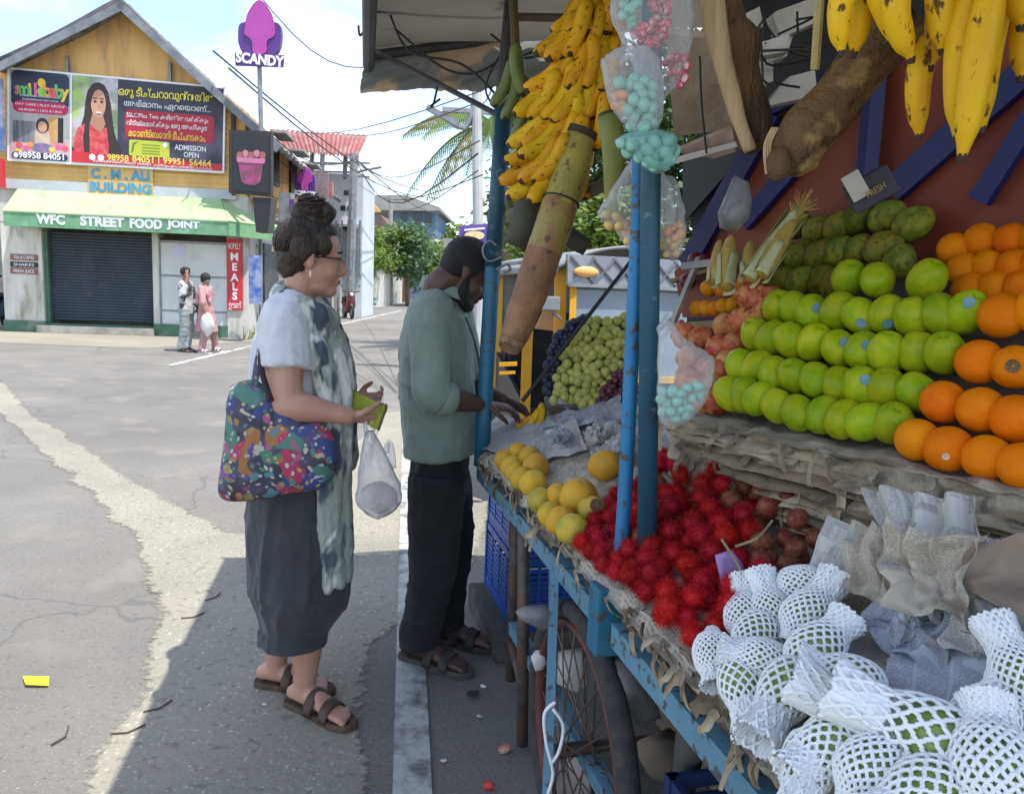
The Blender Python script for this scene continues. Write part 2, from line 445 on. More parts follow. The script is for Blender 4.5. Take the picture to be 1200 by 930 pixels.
# verge and pavement at the far side
DV = V(-.144, 1, 0).normalized()                      # the street's direction away from us
v0 = G(300, 398)
flat('roadside_verge', [G(-400, 400), G(0, 402), G(170, 408), G(300, 400), v0 + DV * 9 + V(1.0, 0, 0), v0 + DV * 40 + V(.6, 0, 0), v0 + DV * 40 + V(-9, 0, 0), v0 + V(-30, 8, 0)], .004, M_DUST)
def kerb(name, p, q, wd, h, m):
    p, q = Vector(p), Vector(q); s = V((q - p).y, -(q - p).x, 0).normalized() * wd
    o = ob(name, poly([p, q, q + s, p + s], (0, 0, 1), h), m); return tag(o, kind='structure')
M_CONC = mat('old_concrete', (.36, .34, .30), (.24, .23, .20), scale=4, rough=.9, bump=.3, bscale=40, c3=(.14, .13, .12), s3=2.2, lo3=.55, hi3=.75)
kp = G(425, 368); kerb('pavement_kerb', kp, kp + DV * 14, -1.6, .14, M_CONC)

# ================================================================== the yellow corner building
F0, F1 = G(5, 388), G(292, 397)
FX = (F1 - F0); FW = FX.length; FX = FX / FW; FZ = V(0, 0, 1); FN = V(FX.y, -FX.x, 0)          # FN points to the street
def f2(px, py, off=0.0):
    p = PL(px, py, F0 + FN * off, FN); return ((p - F0).dot(FX), p.z)
def FP(x, z, off=0.0): return F0 + FX * x + FZ * z + FN * off
def fbox(x0, x1, z0, z1, d0, d1, bev=0.0):
    c = FP((x0 + x1) / 2, (z0 + z1) / 2, (d0 + d1) / 2)
    return box(c, (x1 - x0, abs(d1 - d0), z1 - z0), Matrix((FX, -FN, FZ)).transposed(), bev)
def pxbox(x0, y0, x1, y1, d0, d1, bev=0.0):
    a = f2(x0, (y0 + y1) / 2, d1); b_ = f2(x1, (y0 + y1) / 2, d1); t = f2((x0 + x1) / 2, y0, d1); u = f2((x0 + x1) / 2, y1, d1)
    return fbox(a[0], b_[0], max(u[1], 0), t[1], d0, d1, bev)
M_YEL = mat('yellow_wall_paint', (.76, .47, .17), (.68, .40, .13), scale=1.3, rough=.8, c3=(.40, .29, .17), s3=1.3, lo3=.5, hi3=.72, bump=.15, bscale=30, stretch=(2.2, 2.2, .45))
M_YEL2 = mat('yellow_tin_sheet', (.72, .45, .15), (.58, .36, .13), scale=2.5, rough=.55, stretch=(1, 1, .3))
M_ROOF = mat('weathered_roof_sheet', (.12, .125, .135), (.19, .19, .195), scale=3, rough=.85, bump=.4, bscale=14, c3=(.07, .07, .08), s3=2, lo3=.45, hi3=.6)
M_WHT = mat('dirty_white_wall', (.62, .60, .55), (.50, .48, .42), scale=1.6, rough=.85, c3=(.28, .26, .19), s3=2.2, lo3=.54, hi3=.74, bump=.15, bscale=25, stretch=(2, 2, .5))
M_GRN = mat('green_awning_sheet', (.15, .33, .18), (.12, .28, .15), scale=3, rough=.55, c3=(.2, .4, .25), s3=2)
M_GRN2 = mat('pale_green_awning_top', (.36, .52, .25), (.44, .56, .32), scale=2.2, rough=.5, c3=(.30, .46, .22), s3=1.1, lo3=.5, hi3=.6)
M_SHUT = mat('blue_grey_shutter', (.030, .042, .060), (.045, .057, .075), scale=4, rough=.5, stretch=(1, 1, .4), c3=(.12, .11, .10), s3=6, lo3=.66, hi3=.76)
M_DKGR = mat('dark_green_plinth', (.06, .14, .09), (.09, .17, .11), scale=3, rough=.8, c3=(.22, .22, .18), s3=3, lo3=.58, hi3=.72)
M_BLK = mat('black_metal', (.015, .015, .017), rough=.5)
M_GREY = mat('grey_metal', (.28, .29, .30), (.2, .2, .21), scale=6, rough=.45, metal=.4)
M_RED = mat('red_print', (.55, .025, .04), rough=.5)
M_WPRINT = mat('white_print', (.82, .82, .82), rough=.5)
M_YPRINT = mat('yellow_print', (.85, .72, .08), rough=.5)
M_BPRINT = mat('blue_print', (.045, .25, .42), (.09, .32, .45), scale=4, rough=.6)
M_NAVY = mat('navy_print', (.022, .028, .065), rough=.5)
bld = empty('corner_shop_building', F0, 'yellow gabled corner building with closed shutter and green shop awning', 'building')
zc = f2(130, 222, 0)[1]                             # floor band level
zl, zr, za = f2(5, 82)[1], f2(275, 134)[1], f2(142, 14)[1]
xa = f2(142, 12)[0]
DEP = 11.0
# gable wall above, with depth
pts = [FP(0, zc), FP(FW - .05, zc), FP(FW - .05, zr + .1), FP(xa, za), FP(0, zl)]
ob('gable_wall', poly(pts, -FN, DEP), M_YEL, bld)
# corrugated tin siding below the banner
def corr(x0, x1, z0, z1, d, pitch):
    n_ = int((z1 - z0) / pitch * 4); vs_, fs = [], []
    for i in range(n_ + 1):
        z = z0 + (z1 - z0) * i / n_; e = d + .018 * math.cos(i * math.pi / 2)
        vs_ += [FP(x0, z, e), FP(x1, z, e)]
    fs = [(2 * i, 2 * i + 1, 2 * i + 3, 2 * i + 2) for i in range(n_)]
    return vs_, fs
a = f2(8, 228); t = f2(140, 82)
ob('tin_siding', corr(.1, FW - .32, zc + .02, f2(262, 122)[1], .05, .125), M_YEL2, bld)
# shop front below
lw = empty  # noqa
pl = [pxbox(6, 262, 50, 386, -1.0, .0), ]
z0f = f2(130, 276)[1]
ob('pillar', fbox(.02, f2(50, 330)[0], 0, z0f + .2, -1.2, -.02), M_WHT, bld)
sx0, sx1 = f2(52, 330)[0], f2(180, 330)[0]
gx0, gx1 = f2(186, 330)[0], f2(266, 330)[0]
ob('pillar', fbox(sx1 - .02, gx0, 0, z0f + .2, -1.2, -.02), M_WHT, bld)
ob('corner_pillar', fbox(gx1, FW, 0, z0f + .3, -1.2, .0), M_WHT, bld)
ob('shop_back_wall', fbox(0, FW - .06, 0, zc - .003, -DEP, -1.3), M_WHT, bld); ob('lintel', fbox(.01, FW - .01, z0f + .21, zc - .003, -1.28, -.01), M_WHT, bld)
# roller shutter slats
sl = []
zz0, zz1 = .28, z0f + .05
nsl = 30
sprof = []
for i in range(nsl):
    h = (zz1 - zz0) / nsl; z = zz0 + h * i
    for k in range(5): sprof.append((z + h * k / 5, -.22 + .022 * math.sin(math.pi * k / 5)))
vs_ = []
for z, e in sprof: vs_ += [FP(sx0, z, e), FP(sx1, z, e)]
sh = ob('roller_shutter', (vs_, [(2 * i, 2 * i + 1, 2 * i + 3, 2 * i + 2) for i in range(len(sprof) - 1)]), M_SHUT, bld)
ob('bottom_rail', fbox(sx0, sx1, .20, .28, -.25, -.16), M_SHUT, sh)
ob('shutter_guide', fbox(sx0 - .03, sx0 + .05, .2, zz1, -.25, -.1), M_DKGR, bld)
ob('shutter_guide', fbox(sx1 - .06, sx1 - .02, .2, zz1, -.25, -.1), M_DKGR, bld)
# white panels to the right of the shutter
zg = .28
zm1, zm2 = f2(226, 324)[1], f2(226, 365)[1]
M_PAN = mat('white_shop_panel', (.60, .61, .60), (.52, .53, .52), scale=1.2, rough=.5, c3=(.4, .39, .34), s3=2.4, lo3=.6, hi3=.8)
for q0, q1 in ((zg, zm2 - .02), (zm2 + .02, zm1 - .02), (zm1 + .02, z0f - .1)):
    ob('wall_panel', fbox(gx0 + .03, gx1 - .02, q0, q1, -.3, -.06, .006), M_PAN, bld)
for z in (zm1, zm2): ob('panel_joint', fbox(gx0, gx1, z - .02, z + .02, -.3, -.045), M_GREY, bld)
ob('panel_frame', join(fbox(gx0 - .002, gx0 + .03, zg, z0f, -.3, -.03), fbox(gx0, gx1, z0f - .1, z0f - .05, -.3, -.03)), M_GREY, bld)
ob('plinth', fbox(0, sx0 + .0, 0, .26, -.25, .02), M_DKGR, bld); ob('plinth', fbox(sx1 - .02, gx1 + .01, 0, .28, -.25, .02), M_DKGR, bld)
ob('step', fbox(sx0 - .15, sx1 + .02, 0, .17, -.3, .16, .01), M_CONC, bld)
ob('threshold', fbox(sx0, sx1, .17, .21, -.3, -.04), M_DKGR, bld)
ob('notice_paper', pxbox(202, 289, 217, 300, -.06, -.050), mat('lilac_paper', (.55, .52, .72), rough=.8), bld)
# the green awning: fascia, sloped top, hipped right end
fz0, fz1 = f2(130, 270, .7)[1], f2(130, 252, .7)[1]
fx0, fx1 = f2(4, 254, .7)[0], f2(268, 262, .7)[0]
aw = empty('green_awning', FP(0, 0, 0), 'green metal awning lettered with street food name across the shop front', 'awning')
ztop = f2(130, 226, .0)[1]
ob('fascia', fbox(fx0, fx1, fz0, fz1, .66, .70), M_GRN, aw)
ob('awning_top', poly([FP(fx0, fz1, .72), FP(fx1, fz1, .72), FP(fx1 - .35, ztop, .04), FP(fx0, ztop, .04)], (0, 0, -1), .03), M_GRN2, aw)
ex = fx1 + .95
ob('awning_return', poly([FP(fx1 + .004, fz0, .70), FP(ex, fz0 - .02, -.35), FP(ex, fz1 - .03, -.35), FP(fx1 + .004, fz1, .70)], -FX, .03), mat('green_sheet_light', (.2, .42, .22), (.16, .36, .18), scale=3, rough=.5), aw)
ob('awning_return_top', poly([FP(fx1 + .004, fz1 + .004, .72), FP(ex, fz1 - .03, -.35), FP(fx1 - .34, ztop, .03)], (0, 0, -1), .02), M_GRN2, aw)
ob('soffit', fbox(fx0 + .05, fx1 - .05, fz0 + .02, fz0 + .05, .02, .64), M_GRN, aw)
ob('white_band', fbox(.0, FW - .25, ztop - .02, zc + .12, .02, .07), mat('pale_grey_band', (.5, .52, .54), (.42, .45, .46), scale=2, rough=.7), bld)
M_FTXT = mat('grey_white_letters', (.62, .66, .64), rough=.6)
tzs = (fz1 - fz0)
lx = f2(43, 262, .7)[0]; lx2 = f2(235, 266, .7)[0]
for wd_, xa_, xb_ in (('WFC', 43, 77), ('STREET', 94, 146), ('FOOD', 152, 190), ('JOINT', 196, 235)):
    lx, lx2 = f2(xa_, 262, .7)[0], f2(xb_, 262, .7)[0]
    text('lettering', wd_, tzs * .82, M_FTXT, aw, FP((lx + lx2) / 2, fz0 + tzs * .2, .707), FX, FZ, width=lx2 - lx, bold=.014, height=tzs * .68)
# roof: two slopes with eaves towards the street
OV = .55
def roof_slope(p, q, name, th=.09):
    """p ridge (x, z) -> q eave (x, z)."""
    a_, b__ = FP(p[0], p[1], OV), FP(q[0], q[1], OV)
    dn = (b__ - a_).normalized(); up = dn.cross(FN); up = up if up.z > 0 else -up
    n_ = 46; L_ = DEP + OV
    def fn(u, v):
        base = a_.lerp(b__, u) - FN * (L_ * v)
        return base + up * (.022 * math.sin(v * n_ * math.pi)) + FZ * (noise.noise(V(u * 3, v * 9, p[0])) * .04 - .05 * math.sin(u * math.pi))
    g_, _ = grid(fn, 8, n_ * 4)
    r_ = ob(name, thick(g_, th), M_ROOF, bld)
    ob('barge_board', bar(a_ + FN * .02 - up * .10, b__ + FN * .02 - up * .10, .16, .04, ref=FN), mat('grey_barge_board', (.22, .23, .25), (.14, .15, .17), scale=4, rough=.8), bld)
    return r_
rid = f2(143, 1, OV); el = f2(-12, 78, OV); er = f2(330, 172, OV)
roof_slope(rid, el, 'roof_slope'); roof_slope(rid, er, 'roof_slope')
ob('gable_vent', lathe([(.13, 0), (.13, .05)], 14), M_BLK, bld).matrix_basis = Matrix.Translation(FP(*f2(139, 45), .03) - F0) @ Matrix.Rotation(R(90), 4, 'X')
ob('gable_vent', lathe([(.13, 0), (.13, .05)], 14), M_BLK, bld).matrix_basis = Matrix.Translation(FP(*f2(152, 47), .03) - F0) @ Matrix.Rotation(R(90), 4, 'X')
for px_ in (80, 200):
    a1, b1 = f2(px_, 62 + px_ * .06), f2(px_, 84 + px_ * .09)
    ob('banner_bracket', fbox(a1[0] - .03, a1[0] + .03, b1[1], a1[1], .03, .1), M_GREY, bld)
ob('corner_trim', fbox(FW - .34, FW - .26, zc, zr, .02, .10), mat('dark_brown_trim', (.06, .05, .04), rough=.7), bld)
# name on the building
M_YSG = mat('yellow_name_patch', (.66, .42, .15), (.58, .36, .12), scale=5, rough=.6)
nx0, nx1 = f2(105, 215)[0], f2(181, 215)[0]; nz0, nz1 = f2(143, 229)[1], f2(143, 196)[1]
nm = ob('name_plate', fbox(nx0, nx1, nz0, nz1, .06, .085), M_YSG, bld)
h = nz1 - nz0
text('lettering', 'C . M . ALI', h * .46, M_BPRINT, bld, FP((nx0 + nx1) / 2, nz0 + h * .56, .09), FX, FZ, width=(nx1 - nx0) * .9, bold=.012)
text('lettering', 'BUILDING', h * .46, M_BPRINT, bld, FP((nx0 + nx1) / 2, nz0 + h * .1, .09), FX, FZ, width=(nx1 - nx0) * .95, bold=.012)
# three small name boards on the left pillar
for y0, y1, s, m_ in ((298, 305, 'TEA & COFFEE', mat('brown_sign', (.22, .10, .08), rough=.6)), (307, 313, 'SHAKES', M_BLK), (314, 321, 'FRESH JUICE', MATS['brown_sign'])):
    o = empty('shop_name_board', FP(*f2(27, y1), 0), {'TEA & COFFEE': 'small brown board lettered tea and coffee, top of three on the pillar', 'SHAKES': 'small black board between two brown boards on the white pillar', 'FRESH JUICE': 'small brown board lettered fresh juice, lowest of three'}[s], 'sign', 'small name boards on the pillar')
    ob('board', pxbox(12, y0, 44, y1, -.02, .0), m_, o)
    z = f2(27, y1)[1]; zt = f2(27, y0)[1]
    text('lettering', s, (zt - z) * .8, M_WPRINT, o, FP(f2(28, y0)[0], z + (zt - z) * .22, .006), FX, FZ, width=(f2(40, 300)[0] - f2(16, 300)[0]))
# MEALS board
o = empty('meals_board', FP(*f2(274, 365), 0), 'tall red board lettered MEALS vertically on the corner pillar', 'sign')
ob('board', pxbox(266, 280, 284, 363, .01, .05), M_RED, o)
mx_ = f2(275, 322, .05)[0]
for s, y in (('HOMELY', 292), ('M', 305), ('E', 317), ('A', 329), ('L', 340), ('S', 351), ('ഊണ്', 361)):
    p = f2(275, y, .05)
    text('lettering', s, .24 if len(s) == 1 else .2, M_WPRINT, o, FP(mx_, p[1], .056), FX, FZ, bold=.008 if len(s) == 1 else 0, width=None if len(s) == 1 else .28)
# ------------------------------------------------------------------ the billboard banner
bb = empty('school_banner', FP(*f2(136, 195), 0), 'wide printed school banner with portrait of smiling young woman in red', 'banner')
BO = .16
UH = 2.3
qa, qb, qc, qd = [PL(x, y, F0 + FN * BO, FN) for x, y in ((10, 80), (263, 103), (261, 202), (10, 187))]
def BQ(u, v, off=0.0):
    """banner coordinates: u right, v down (0..1)."""
    return qa.lerp(qb, u).lerp(qd.lerp(qc, u), v) + FN * off
def bquad(name, pts, m_, off, parent=bb, th=.003):
    return ob(name, poly([BQ(u, v, off) for u, v in pts], -FN, th), m_, parent)
def rect(u0, v0, u1, v1): return [(u0, v1), (u1, v1), (u1, v0), (u0, v0)]
def ell(cu, cv, ru, rv, n_=24, a0=0, a1=360): return [(cu + ru * math.cos(R(a0 + (a1 - a0) * k / n_)), cv - rv * math.sin(R(a0 + (a1 - a0) * k / n_))) for k in range(n_ if a1 - a0 == 360 else n_ + 1)]
def rrect(u0, v0, u1, v1, ru=.02, rv=.05):
    p = []
    for cu, cv, s in ((u1 - ru, v0 + rv, 0), (u0 + ru, v0 + rv, 90), (u0 + ru, v1 - rv, 180), (u1 - ru, v1 - rv, 270)):
        p += [(cu + ru * math.cos(R(s + k * 22.5)), cv - rv * math.sin(R(s + k * 22.5))) for k in range(5)]
    return p
bquad('frame', rect(-.006, -.012, 1.006, 1.012), M_WPRINT, -.004, th=.05)
bquad('left_sheet', rect(.004, .01, .28, .985), mat('sky_print', (.45, .47, .5), (.38, .4, .42), scale=2, rough=.5), .000)
bquad('right_sheet', rect(.288, .01, .997, .985), mat('banner_dark', (.035, .035, .055), (.16, .13, .18), scale=.9, lo=.5, hi=.75, rough=.5), .000)
bquad('logo_panel', rrect(.012, .01, .275, .40, .03, .06), M_NAVY, .004)
bquad('logo_red_band', rrect(.02, .34, .272, .47, .03, .06), mat('magenta_red_print', (.5, .02, .08), rough=.5), .006)
PC = [(.75, .1, .12), (.1, .5, .12), (.8, .55, .05), (.7, .12, .3), (.3, .6, .1), (.85, .3, .05)]
for k, ch in enumerate('smilebaby'):
    text('logo_letter', ch, .36, mat('logo_col%d' % (k % 6), PC[k % 6], rough=.5), bb, BQ(.045 + k * .0265, .27, .010), FX, FZ, bold=.014, depth=.002)
bquad('logo_tree', ell(.15, .13, .018, .05), mat('logo_col2', PC[2], rough=.5), .008)
for s, v, sz, wd in (('INTERNATIONAL MONTESSORI SCHOOL', .29, .09, .17), ('KUNNUMPURAM FORT KOCHI', .33, .08, .15), ('DAY CARE | PLAY GROUP', .395, .14, .21), ('NURSERY | LKG & UKG', .455, .14, .18)):
    text('print_line', s, sz, M_WPRINT, bb, BQ(.145, v, .010), BQ(1, v) - BQ(0, v), FZ, width=wd * FW * .9, depth=.002, height=sz * .42)
bquad('school_wall_print', rect(.012, .47, .276, .72), mat('school_wall_col', (.30, .30, .31), (.42, .40, .36), scale=2.5, rough=.5, stretch=(3, 3, .3)), .004)
bquad('gate_print', rect(.02, .56, .12, .80), mat('gate_col', (.10, .10, .12), (.25, .24, .24), scale=14, stretch=(1, 1, .05), rough=.5), .006)
bquad('column_print', rect(.18, .50, .225, .78), mat('ochre_col', (.5, .22, .07), (.55, .35, .15), scale=2, rough=.5), .006)
bquad('door_print', rect(.225, .50, .25, .78), M_BLK, .006)
bquad('floor_print', rect(.012, .76, .276, .98), mat('pink_mat_col', (.55, .22, .25), (.62, .5, .48), scale=3.5, rough=.5), .005)
bquad('toddler_body', ell(.155, .755, .036, .13), mat('cream_col', (.62, .5, .38), (.5, .38, .3), scale=6, rough=.5), .009)
bquad('toddler_legs', ell(.155, .845, .052, .05), mat('toddler_blue', (.14, .12, .3), (.3, .2, .3), scale=6, rough=.5), .011)
bquad('toddler_hair', ell(.155, .60, .030, .085), mat('hair_print', (.035, .022, .018), rough=.5), .011)
bquad('toddler_face', ell(.155, .615, .021, .062), mat('face_print', (.55, .30, .2), (.48, .25, .17), scale=4, rough=.5), .013)
for u, v, k in ((.05, .83, 0), (.08, .86, 3), (.10, .82, 5), (.20, .86, 2), (.23, .83, 3), (.26, .84, 0), (.045, .9, 2)):
    bquad('toy_print', ell(u, v, .015, .03, 12), mat('logo_col%d' % k, PC[k], rough=.5), .0125)
bquad('phone_strip', rrect(.016, .905, .272, .985, .02, .04), M_NAVY, .014)
text('phone_number', '98958 84051', .33, M_WPRINT, bb, BQ(.155, 0.975, .019), BQ(1, .97) - BQ(0, .97), FZ, width=.2 * FW * .87, depth=.002, bold=.008, height=0.06 * UH)
bquad('phone_icon', ell(.035, .945, .011, .03, 14), M_WPRINT, .018)
# portrait: soft background, hair, face, dress
bquad('portrait_background', rect(.29, .012, .50, .82), mat('portrait_blur', (.16, .22, .12), (.5, .46, .48), scale=1.4, lo=.42, hi=.58, rough=.5, c3=(.35, .5, .12), s3=1.1, lo3=.55, hi3=.65), .003)
M_HR = MATS['hair_print']
bquad('portrait_hair', [(.31, .97), (.305, .78), (.325, .62), (.345, .45), (.35, .30), (.36, .17), (.385, .085), (.41, .065), (.435, .09), (.455, .17), (.468, .30), (.475, .45), (.485, .62), (.512, .80), (.525, .97)], M_HR, .006)
bquad('portrait_dress', [(.298, .97), (.30, .72), (.315, .60), (.345, .545), (.375, .52), (.40, .56), (.42, .6), (.445, .57), (.465, .6), (.48, .70), (.49, .82), (.495, .97)], mat('red_dress_print', (.52, .03, .05), (.66, .14, .14), scale=9, lo=.4, hi=.65, rough=.5), .009)
bquad('portrait_neck', [(.372, .54), (.385, .42), (.43, .42), (.445, .53), (.425, .63), (.40, .60)], mat('face_print2', (.42, .2, .13), rough=.5), .011)
bquad('portrait_hair_lock', [(.35, .97), (.342, .70), (.35, .55), (.358, .42), (.372, .50), (.37, .65), (.375, .97)], M_HR, .012)
bquad('portrait_hair_lock', [(.455, .97), (.462, .78), (.452, .6), (.45, .45), (.458, .32), (.474, .45), (.485, .62), (.512, .80), (.525, .97)], M_HR, .012)
bquad('portrait_face', ell(.411, .305, .0345, .165, 28), mat('face_print', (.55, .30, .2)), .013)
bquad('portrait_hairline', [(.373, .36), (.368, .2), (.385, .09), (.41, .07), (.44, .1), (.455, .2), (.45, .36), (.443, .24), (.432, .17), (.413, .145), (.395, .17), (.382, .24)], M_HR, .0155)
for u in (.3965, .4265): bquad('portrait_eye', ell(u, .285, .0075, .014, 12), M_HR, .0155); bquad('portrait_brow', rect(u - .010, .243, u + .010, .255), M_HR, .0155)
bquad('portrait_mouth', ell(.413, .40, .013, .022, 14, 180, 360), M_WPRINT, .0155)
bquad('portrait_lip', ell(.413, .424, .011, .008, 12), mat('lip_print', (.45, .06, .07), rough=.5), .0165)
bquad('portrait_nose', [(.408, .355), (.418, .355), (.413, .30)], mat('face_print2', (.42, .2, .13)), .0155)
# right lettering
bx = BQ(1, .5) - BQ(0, .5)
UW = (qb - qa).length; UH = (qd - qa).length
text('headline', 'ഒരു ടീച്ചറാവുന്നതിൽ', .52, M_YPRINT, bb, BQ(.73, 0.215, .012), bx, FZ, width=.455 * UW, depth=.002, bold=.006, height=0.13 * UH)
text('headline', 'അഭിമാനം ഏറെയാണ്...', .42, M_WPRINT, bb, BQ(.735, 0.325, .012), bx, FZ, width=.41 * UW, depth=.002, height=0.095 * UH)
bquad('red_panel', rrect(.535, .345, .955, .665, .02, .05), mat('crimson_print', (.42, .015, .04), rough=.5), .006)
text('print_line', 'SSLC/Plus Two കഴിഞ്ഞവർക്കും', .3, M_WPRINT, bb, BQ(.735, 0.445, .012), bx, FZ, width=.385 * UW, depth=.002, height=0.075 * UH)
text('print_line', 'വീട്ടമ്മമാർക്കും ഒരു അംഗീകൃത', .3, M_WPRINT, bb, BQ(.735, 0.545, .012), bx, FZ, width=.385 * UW, depth=.002, height=0.085 * UH)
text('print_line', 'മോണ്ടിസോറി ടീച്ചറാകാം.', .34, M_YPRINT, bb, BQ(.735, 0.65, .012), bx, FZ, width=.365 * UW, depth=.002, height=0.09 * UH)
bquad('lime_panel', rrect(.555, .685, .745, .87, .008, .02), mat('lime_print', (.48, .52, .04), rough=.5), .006)
for v in (.73, .765, .80, .83): bquad('lime_rule', rect(.60 + v * .02, v, .70, v + .008), mat('lime_dark', (.14, .2, .03), rough=.5), .010)
bquad('lime_icon', [(.565, .83), (.572, .72), (.60, .70), (.58, .74), (.575, .83)], MATS['lime_dark'], .010)
bquad('seal', ell(.725, .72, .012, .032, 14), M_WPRINT, .010)
text('print_line', 'ADMISSION', .27, M_WPRINT, bb, BQ(.845, 0.77, .012), bx, FZ, width=.15 * UW, depth=.002, bold=.005, height=0.06 * UH)
text('print_line', 'OPEN', .27, M_WPRINT, bb, BQ(.85, 0.85, .012), bx, FZ, width=.072 * UW, depth=.002, bold=.005, height=0.06 * UH)
bquad('red_strip', [(.29, .985), (.997, .985), (.997, .905), (.86, .895), (.5, .88), (.29, .86)], M_RED, .014)
for wd_, u0, u1 in (('98958', .455, .555), ('84051', .575, .675), ('|', .694, .699), ('99951', .72, .82), ('56464', .84, .945)):
    text('phone_number', wd_, .36, mat('gold_print', (.8, .62, .12), rough=.5), bb, BQ((u0 + u1) / 2, .945, .019), bx, FZ, width=(u1 - u0) * UW, depth=.002, bold=.008, height=.075 * UH)
for u in (.385, .425): bquad('phone_icon', ell(u, .915, .015, .035, 14), M_WPRINT, .018)
text('print_line', 'KUNNUMPURAM FRIDAY MARKET  കുന്നുംപുറം ഫോർട്ട് കൊച്ചി', .16, M_WPRINT, bb, BQ(.67, 0.985, .019), bx, FZ, width=.56 * UW, depth=.002, height=0.04 * UH)
# ================================================================== details on the side of the yellow building
def SW(d, z, off=0.0): return FP(FW + off, z, -d)                      # point on the side wall, d metres back from the corner
def swbox(d0, d1, z0, z1, o0, o1): 
    c = SW((d0 + d1) / 2, (z0 + z1) / 2, (o0 + o1) / 2); return box(c, (abs(o1 - o0), d1 - d0, z1 - z0), Matrix((FX, -FN, FZ)).transposed())
M_DOOR = mat('dark_side_door', (.05, .05, .055), (.08, .08, .085), scale=5, rough=.6)
for d in (2.6, 5.4, 8.0): 
    wdw = ob('side_window', swbox(d, d + 1.0, 3.9, 5.1, -.02, .03), M_DOOR, bld)
    sh_ = ob('window_hood', swbox(d - .15, d + 1.15, 5.15, 5.22, 0, .4), M_CONC, bld)
ob('floor_ledge', swbox(.2, 10.8, zc - .05, zc + .08, -.02, .25), M_YEL, bld)
ob('side_door', swbox(1.6, 3.4, 0, 2.3, -.02, .03), M_DOOR, bld)
ob('drain_pipe', tube([SW(.9, 0.1, .08), SW(.9, 5.0, .08)], .05, 10), M_GREY, bld)
for k in range(7): ob('wall_cable', tube([SW(.5 + k * .12, 2.2 + k * .45, .06), SW(1.8 + k * .3, 2.0 + k * .5, .16), SW(3 + k * .6, 2.6 + k * .4, .06)], .015, 5, sub=5), M_BLK, bld)
# gate of white bars beside the building
g0 = SW(4.5, 0, .35); gt = empty('barred_gate', g0, 'white barred metal gate beside the yellow building', 'gate')
for k in range(9):
    p = SW(3.6 + k * .28, 0, .55 + k * .02); ob('bar', bar(p + V(0, 0, .15), p + V(0, 0, 2.1), .06), M_PAN, gt)
for z in (.2, 1.1, 2.1): ob('rail', bar(SW(3.6, z, .55), SW(5.85, z, .71), .06), M_PAN, gt)
ob('red_plinth', box(SW(4.6, .1, .6), (.2, 2.6, .2), Matrix((FX, -FN, FZ)).transposed()), mat('red_oxide', (.25, .05, .04), rough=.8), gt)
# weeds and a blue notice at the corner
wd_ = []
rr = random.Random(2)
for k in range(160):
    p = FP(FW + rr.uniform(-.2, 1.0), 0, rr.uniform(-.8, .25)); h_ = rr.uniform(.08, .32); d = V(rr.uniform(-.1, .1), rr.uniform(-.1, .1), 0)
    wd_.append(([p + V(-.012, 0, 0), p + V(.012, 0, 0), p + d + V(.004, 0, h_), p + d * 1.1 + V(-.004, 0, h_)], [(0, 1, 2, 3)]))
tag(ob('weeds', join(*wd_), mat('weed_green', (.12, .18, .03), (.22, .24, .06), scale=4, rough=.7)), 'low green weeds growing at the building corner', 'weeds', kind='stuff')
o = empty('blue_notice', SW(2.0, .9, .2), 'small blue notice board on the side of the yellow building', 'sign'); ob('board', box(P(299, 328, 17.6), (.28, .04, 1.1)), mat('notice_blue', (.05, .12, .4), (.3, .35, .5), scale=5, rough=.5), o)
# ------------------------------------------------------------------ hanging signs
M_PURP = mat('purple_sign', (.085, .025, .19), (.10, .03, .22), scale=2, rough=.4)
M_MAG = mat('magenta_sign', (.42, .06, .34), (.38, .05, .30), scale=2, rough=.4)
def signshape(cx, cy, Y, s, tall, pole_to=None, label='', lettering=True):
    """Rounded purple board with a plain pink inner panel and lettering below."""
    e = empty('shop_sign', P(cx, cy + 40 * s, Y), label, 'sign')
    def blobpts(pts, dy): return [P(cx + x * s, cy + y * s, Y + dy) for x, y in catmull([tuple(map(float, q)) for q in pts + pts[:1]], 5)[:-1]]
    ob('board', poly(blobpts([(-25, 12), (-24, -8), (-14, -14), (0, -30), (14, -14), (24, -8), (25, 12), (18, 26), (0, 30), (-18, 26)], 0)[::-1], (0, 1, 0), .12), M_PURP, e)
    ob('pink_panel', poly(blobpts([(-18, 2), (-14, -22), (0, -38 if tall else -34), (14, -22), (18, 2), (9, 10), (7, 24), (-7, 24), (-9, 10)], -.03)[::-1], (0, 1, 0), .025), M_MAG, e)
    ob('name_plate', poly([P(cx + x * s, cy + y * s, Y - .035) for x, y in ((-29, 24), (29, 27), (28, 41), (-28, 39))][::-1], (0, 1, 0), .03), M_PURP, e)
    text('lettering', 'SCANDY', .5 * s, M_WPRINT, e, P(cx, cy + 38.2 * s, Y - .045), V(1, 0, -.06), V(0, 0, 1), width=54 * s / 900 * Y, height=11.5 * s / 900 * Y, bold=.02, depth=.01)
    if pole_to: ob('pole', tube([P(cx, cy + 38 * s, Y + .06), P(*pole_to, Y + .06)], .05, 8), M_GREY, e)
    return e
signshape(304, 38, 17.0, 1.0, True, (307, 190), 'tall purple and pink ice cream shop sign on a pole above the roof')
signshape(357, 211, 21.0, .48, False, None, 'small purple and pink round sign on the far side wall')
e = empty('cup_sign', P(294, 228, 16.6), 'black framed hanging sign with pink drink cup', 'sign')
ob('frame', poly([P(x, y, 16.62) for x, y in ((268, 152), (318, 154), (318, 230), (268, 226))][::-1], (0, 1, 0), .15), mat('dark_brown_frame', (.03, .025, .022), rough=.6), e)
